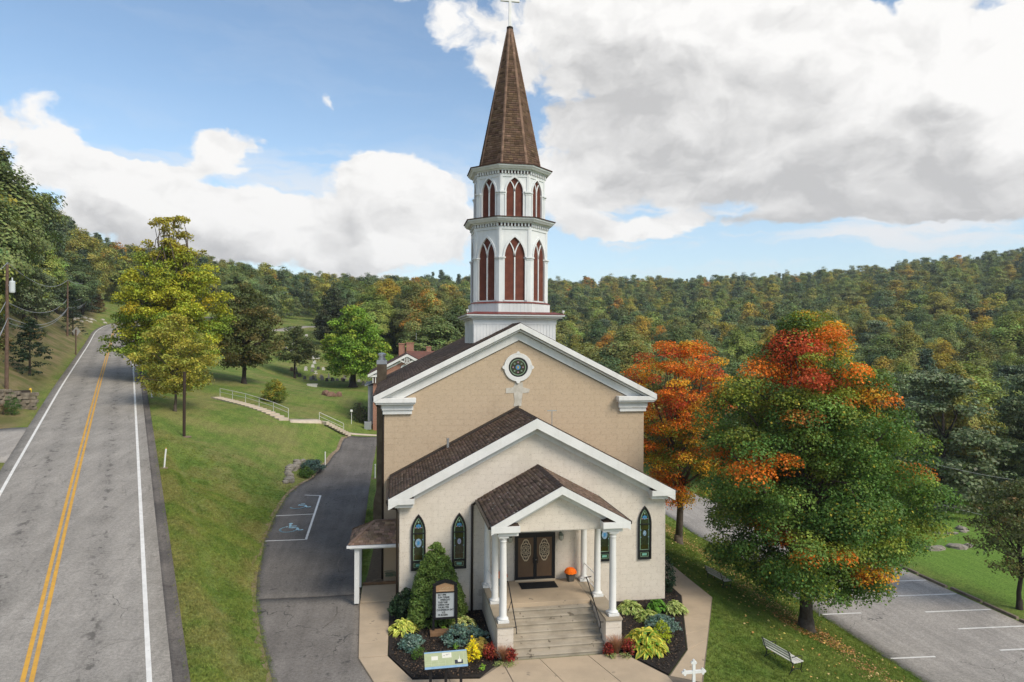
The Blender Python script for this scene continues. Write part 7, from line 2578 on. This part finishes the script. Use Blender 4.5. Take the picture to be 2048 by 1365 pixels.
# rocky outcrops in the right meadow and stones up the road bank
rocks('rocks in the meadow', 'weathered rock in the bare patch of the right meadow', [(44.5 + rb.normal(0, 1.4), 49.6 + rb.normal(0, .35)) for i in range(9)] + [(41.5 + rb.normal(0, 1.0), 45.5 + rb.normal(0, .3)) for i in range(6)], .8, 35, M_rock, .4)
bx, by = to_world((172 - 1024) / 1365. * 170, 170)
rocks('rocks on the road bank', 'pale rock lying on the bank below the wood', [(bx + rb.normal(0, 2.2), by + rb.normal(0, 5)) for i in range(18)], 1.0, 36, pmat('pale_rock', (0.42, 0.39, 0.33), .95, bump=.5, bscale=8))

# ---- long concrete steps with white railings down the bank
M_stair = pmat('pale_concrete', (0.55, 0.47, 0.37), .9, var=(0.46, 0.39, 0.30), vscale=2)


def stairs(name, label, a, b, za, zb, n, w=1.1):
    """flight from the upper point a to the lower point b"""
    t = thing(name, label, 'steps', (b[0], b[1], zb))
    A, B = Vector((a[0], a[1], za)), Vector((b[0], b[1], zb))
    d = Vector((B.x - A.x, B.y - A.y, 0)); L = d.length; d.normalize()
    s = Vector((-d.y, d.x, 0))
    if s.y > 0: s = -s                     # towards the viewer
    zs = []
    for i in range(n):
        mid = A + d * (L * (i + .5) / n) + s * (w / 2)
        zs.append(max(za + (zb - za) * (i + 1) / n, gz(mid.x, mid.y) + .14))
    for i in range(n - 2, -1, -1):
        zs[i] = max(zs[i], zs[i + 1] + .05)
    for i in range(n):
        p = A + d * (L * i / n)
        q = A + d * (L * (i + 1.08) / n)
        z = zs[i]
        m = MB().hexa([(p.x, p.y, z - .35), (p.x + s.x * w, p.y + s.y * w, z - .35), (q.x + s.x * w, q.y + s.y * w, z - .35), (q.x, q.y, z - .35),
                       (p.x, p.y, z), (p.x + s.x * w, p.y + s.y * w, z), (q.x + s.x * w, q.y + s.y * w, z), (q.x, q.y, z)])
        m.build('step', M_stair, t)
    rl = MB()
    npst = max(2, int(L / 2.6) + 1)
    tops = []
    for i in range(npst):
        f = i / (npst - 1)
        p = A + (B - A) * f
        p.z = zs[min(n - 1, int(f * n))]
        rl.tube([(p.x, p.y, p.z - .2), (p.x, p.y, p.z + .95)], .026, 7)
        tops.append((p.x, p.y, p.z + .95))
    rl.tube(tops, .028, 7)
    rl.tube([(x, y, z - .42) for x, y, z in tops], .02, 6)
    rl.build('railing', pmat('rail_white', (0.60, 0.60, 0.57), .5), t)
    return t


stairs('concrete_steps', 'long upper flight of concrete steps with a white railing', (-20.1, 83.5), (-10.9, 72.9), gz(-20.1, 83.5) + .15, gz(-10.9, 72.9) + .12, 17)
stairs('concrete_steps', 'short lower flight of concrete steps with a white railing', (-8.1, 75.4), (-5.75, 78.0), gz(-8.1, 75.4) + .12, gz(-5.75, 78.0) + .12, 9)
lp = strip('bank_path', [(-10.9, 73.2), (-8.1, 75.7)], [(-10.6, 72.4), (-7.8, 74.9)], M_stair, .12, nx=2, skirt=.3, step=.5)
tag(lp, 'narrow concrete path joining the two flights of steps', 'path', kind='structure')
lp = strip('house_path', [(-5.8, 78.4), (2, 79.4)], [(-5.7, 77.9), (2, 78.9)], M_stair, .09, nx=2, skirt=.3, step=.5)
tag(lp, 'narrow concrete path leading to the brick house', 'path', kind='structure')

# ---- headstones
M_gs = [pmat('grave_grey', (0.24, 0.23, 0.22), .8, var=(0.16, 0.155, 0.15), vscale=3), pmat('grave_dark', (0.07, 0.068, 0.068), .6), pmat('grave_white', (0.62, 0.61, 0.58), .8, var=(0.5, 0.49, 0.46), vscale=3), pmat('grave_red', (0.22, 0.15, 0.13), .7)]
gr_shapes = []


def headstone(x, y, h, w, shape, m, label, group):
    z = gz(x, y)
    t = thing('headstone', label, 'headstone', (x, y, z - .05), group, rz=random.uniform(-.15, .15))
    MB().box(-w * .65, w * .65, -.2, .2, 0, .18).build('plinth', M_gs[m], t, local=True)
    if shape == 0:
        pts = [(-w / 2, .18), (w / 2, .18), (w / 2, h * .8)] + [(w / 2 * cos(a), h * .8 + h * .2 * sin(a)) for a in np.linspace(.3, pi - .3, 6)] + [(-w / 2, h * .8)]
        MB().prism_y(pts, -.1, .1).build('stone', M_gs[m], t, local=True)
    elif shape == 1:
        MB().lathe([(w * .42, .18), (w * .42, .5), (w * .3, .52), (w * .2, h * .85), (.02, h)], 0, 0, 4, rot=pi / 4).build('obelisk', M_gs[m], t, local=True)
    else:
        MB().box(-.07, .07, -.07, .07, .18, h).box(-w * .45, -.0701, -.07, .07, h * .68, h * .68 + .15).box(.0701, w * .45, -.07, .07, h * .68, h * .68 + .15).build('cross', M_gs[m], t, local=True)
    return t


NM = ['grey', 'dark', 'white', 'reddish']
SH = ['rounded headstone', 'obelisk grave marker', 'cross shaped headstone']
gpix = [(610, 762, 0, 1), (622, 763, 0, 0), (627, 762, 0, 1), (632, 764, 1, 0), (643, 760, 0, 0), (645, 764, 0, 0), (654, 766, 0, 1), (658, 760, 1, 0), (665, 764, 0, 1), (667, 767, 0, 0), (675, 765, 0, 0), (685, 766, 0, 3), (688, 768, 0, 1),
        (690, 762, 0, 0), (700, 768, 1, 0), (718, 769, 0, 2), (727, 772, 0, 0), (594, 752, 1, 1), (584, 748, 0, 3), (591, 744, 0, 0), (612, 746, 0, 2), (625, 746, 0, 0), (626, 738, 0, 2), (632, 751, 2, 2), (637, 744, 0, 1), (647, 744, 0, 2), (600, 758, 0, 1),
        (629, 732, 0, 2), (627, 721, 0, 2), (632, 716, 0, 2), (636, 720, 0, 2), (604, 714, 0, 2), (612, 712, 0, 2), (584, 706, 0, 2), (571, 700, 0, 2), (566, 682, 0, 2), (613, 678, 0, 2), (586, 695, 0, 2), (740, 776, 0, 0), (735, 772, 0, 2)]
for i, (u, v, sh, m) in enumerate(gpix):
    # march along the sight line to the ground
    dd = 100.0
    while dd < 260:
        x, y = to_world((u - 1024) / 1365. * dd, dd)
        if 12.1 + (682.5 - v) / 1365. * dd < gz(x, y):
            break
        dd += 1.5
    if dd >= 258:
        continue
    row = 'in the front row of graves' if v > 755 else ('in the middle of the graveyard' if v > 725 else 'high up the graveyard slope')
    k = dd / 185.0
    headstone(x, y, ((1.5 if sh == 1 else .8) if sh else 1.0) * random.uniform(.85, 1.2) * k, .75 * k, sh, m, 'small %s %s %s' % (NM[m], SH[sh], row), 'graves in the churchyard')
wx, wy = -13.6, 115.9
wb = thing('white_chest', 'long white bench tomb lying on the lawn before the graves', 'tomb', (wx, wy, gz(wx, wy)))
MB().box(-.75, .75, -.3, .3, -.1, .42).build('chest', M_gs[2], wb, local=True)
MB().box(-.85, .85, -.36, .36, .422, .52).build('lid', M_gs[2], wb, local=True)

# ---- brick house behind the church
def brick_ex(N, geo, c):
    b = N.n('ShaderNodeTexBrick'); N.put(b.inputs['Vector'], N.vmath('MULTIPLY', N.n('ShaderNodeTexCoord').outputs['Generated'], (1, 1, 1)))
    sp = N.n('ShaderNodeSeparateXYZ'); N.put(sp.inputs[0], geo)
    cb = N.n('ShaderNodeCombineXYZ'); N.put(cb.inputs[0], N.math('ADD', sp.outputs[0], sp.outputs[1])); N.put(cb.inputs[1], sp.outputs[2])
    N.put(b.inputs['Vector'], cb.outputs[0])
    b.inputs['Scale'].default_value = 1.0
    b.inputs['Brick Width'].default_value = .22; b.inputs['Row Height'].default_value = .075; b.inputs['Mortar Size'].default_value = .008
    b.inputs['Color1'].default_value = (0.27, 0.10, 0.06, 1); b.inputs['Color2'].default_value = (0.34, 0.14, 0.085, 1); b.inputs['Mortar'].default_value = (0.38, 0.31, 0.26, 1)
    return b.outputs['Color']


M_brick = pmat('red_brick', (0.3, 0.12, 0.07), .9, extra=brick_ex, coords='World')
HX, HY, HZ = 1.25, 83.5, 1.2
HZ0 = gz(-2.6, 83.5) - .3
hs = thing('brick_house', 'red brick house with white gable trim behind the church', 'house', (HX, HY, HZ0))
hl, hr = -2.75, 5.3
HE, HA = 7.95, 10.35
MB().prism_y([(hl, HZ0), (hr, HZ0), (hr, HE), (HX, HA - .2), (hl, HE)], HY, HY + 11).build('wall', M_brick, hs)
MB().box(hr, hr + 6, HY + 2.5, HY + 10, HZ0, 8.6).build('wing_wall', M_brick, hs)
gable_roof_col = (0.085, 0.050, 0.040)
mbr = MB().prism_y([(HX - 4.6, 7.95), (HX, 10.42), (HX + 4.6, 7.95), (HX + 4.6, 8.1), (HX, 10.57), (HX - 4.6, 8.1)], HY - .55, HY + 11.3)
hroof = mbr.build('roof', pmat('house_roof', (0.085, 0.045, 0.038), .95, var=(0.06, 0.035, 0.03), vscale=1.2, bump=.4, bscale=14), hs)
wing = MB().add([(HX + 2.0, HY + 2.2, 8.5), (HX + 11, HY + 2.2, 8.5), (HX + 11, HY + 10.2, 8.5), (HX + 2.0, HY + 10.2, 8.5), (HX, HY + 6.2, 10.75), (HX + 11, HY + 6.2, 10.75)], [(0, 1, 5, 4), (2, 3, 4, 5), (1, 2, 5), (3, 0, 4)])
wing.build('wing_roof', pmat('red_roof', (0.17, 0.075, 0.055), .9, var=(0.12, 0.06, 0.05), vscale=1.5, bump=.3, bscale=12), hs)
r = MB(); rake(HX, 4.6, 10.5, 8.03, .02, .34, HY - .6, HY - .5, r); r.build('rake_board', M_white, hs)
r = MB(); rake(HX, 4.4, 10.3, 8.0, .25, .5, HY - .1, HY - .01, r); r.build('frieze_board', M_white, hs)
br = MB().bar((HX - .9, HY - .45, 9.75), (HX, HY - .45, 9.3), .1, .14).bar((HX + .9, HY - .45, 9.75), (HX, HY - .45, 9.3), .1, .14).box(HX - .06, HX + .06, HY - .5, HY - .4, 9.2, 10.2).box(HX - .3, HX - .2, HY - .5, HY - .4, 9.4, 10.0).box(HX + .2, HX + .3, HY - .5, HY - .4, 9.4, 10.0)
br.build('gable_bracket', M_white, hs)
for x in (hl - .05, hl + .25, hl + .55):
    MB().box(x, x + .1, HY - .42, HY - .01, 7.0, 7.9).build('eave_bracket', M_white, hs)
MB().box(HX - 4.55, hl + .9, HY - .5, HY - .02, 7.72, 7.93).build('eave_return', M_white, hs)
wdw = part('window', hs, (-.2, -.02, 8.15 - HZ0))
MB().ring_y(lancet(.55, -.2, .55, .5), lancet(.36, 0.0, .5, .34), -.08, 0).build('frame', M_white, wdw, local=True)
MB().prism_y(lancet(.36, 0.0, .5, .34), -.03, 0).build('pane', M_gdark, wdw, local=True)
MB().box(-.03, .03, -.05, -.03, 0, .8).build('glazing_bar', M_white, wdw, local=True)
for (x, y, w, z1) in ((HX - .55, HY + 7.5, .8, 11.6), (HX + .5, HY + 7.2, .95, 11.7), (HX + 2.9, HY + 6.4, .6, 11.2)):
    c_ = MB().box(x - w / 2, x + w / 2, y - .4, y + .4, 9.2, z1).box(x - w / 2 - .06, x + w / 2 + .06, y - .46, y + .46, z1 + .001, z1 + .14)
    c_.build('chimney', M_brick, hs)
MB().tube([(HX + 1.3, HY + 7.2, 12.2), (HX + 1.3, HY + 7.2, 13.1)], .03, 6).build('mast', M_metal, hs)
# grey side bay
M_greysh = pmat('grey_shingle_siding', (0.33, 0.34, 0.36), .8, var=(0.26, 0.27, 0.29), vscale=2, bump=.3, bscale=16)
MB().box(-3.35, hl - .005, HY + .6, HY + 5, HZ0 + 1.0, 6.6).build('side_bay', M_greysh, hs)
MB().hexa([(-3.75, HY + .4, 6.55), (hl, HY + .4, 6.9), (hl, HY + 5.2, 6.9), (-3.75, HY + 5.2, 6.55), (-3.75, HY + .4, 6.75), (hl, HY + .4, 7.1), (hl, HY + 5.2, 7.1), (-3.75, HY + 5.2, 6.75)]).build('bay_roof', M_greysh, hs)
for z in np.arange(HZ0 + 1.2, 6.5, .45):
    MB().box(-3.36, hl - .002, HY + .585, HY + .6, z, z + .43).build('siding_course', M_greysh, hs)
ac = thing('air_conditioner', 'grey air conditioning unit beside the brick house', 'air conditioner', (-3.3, 82.4, gz(-3.3, 82.4)))
MB().box(-.4, .4, -.35, .35, 0, .95).build('case', M_metal, ac, local=True, bevel=.03)
MB().lathe([(.3, .952), (.32, .97), (.05, .98)], 0, 0, 14).build('fan_grille', M_black, ac, local=True)

# ================================================================== the air: faint haze over the valley
hz = MB().box(-950, 950, -420, 1460, -45, 150).build('haze', None or pmat('haze_air', (1, 1, 1)), None)
hm_ = hz.data.materials[0]
ht = hm_.node_tree
ht.nodes.clear()
ho = ht.nodes.new('ShaderNodeOutputMaterial')
hv = ht.nodes.new('ShaderNodeVolumePrincipled')
hv.inputs['Color'].default_value = (0.86, 0.92, 1.0, 1)
hv.inputs['Density'].default_value = 0.0002
hv.inputs['Anisotropy'].default_value = 0.2
ht.links.new(hv.outputs[0], ho.inputs['Volume'])
tag(hz, 'faint haze in the air over the valley', 'haze', kind='stuff')
scene.cycles.volume_bounces = 0
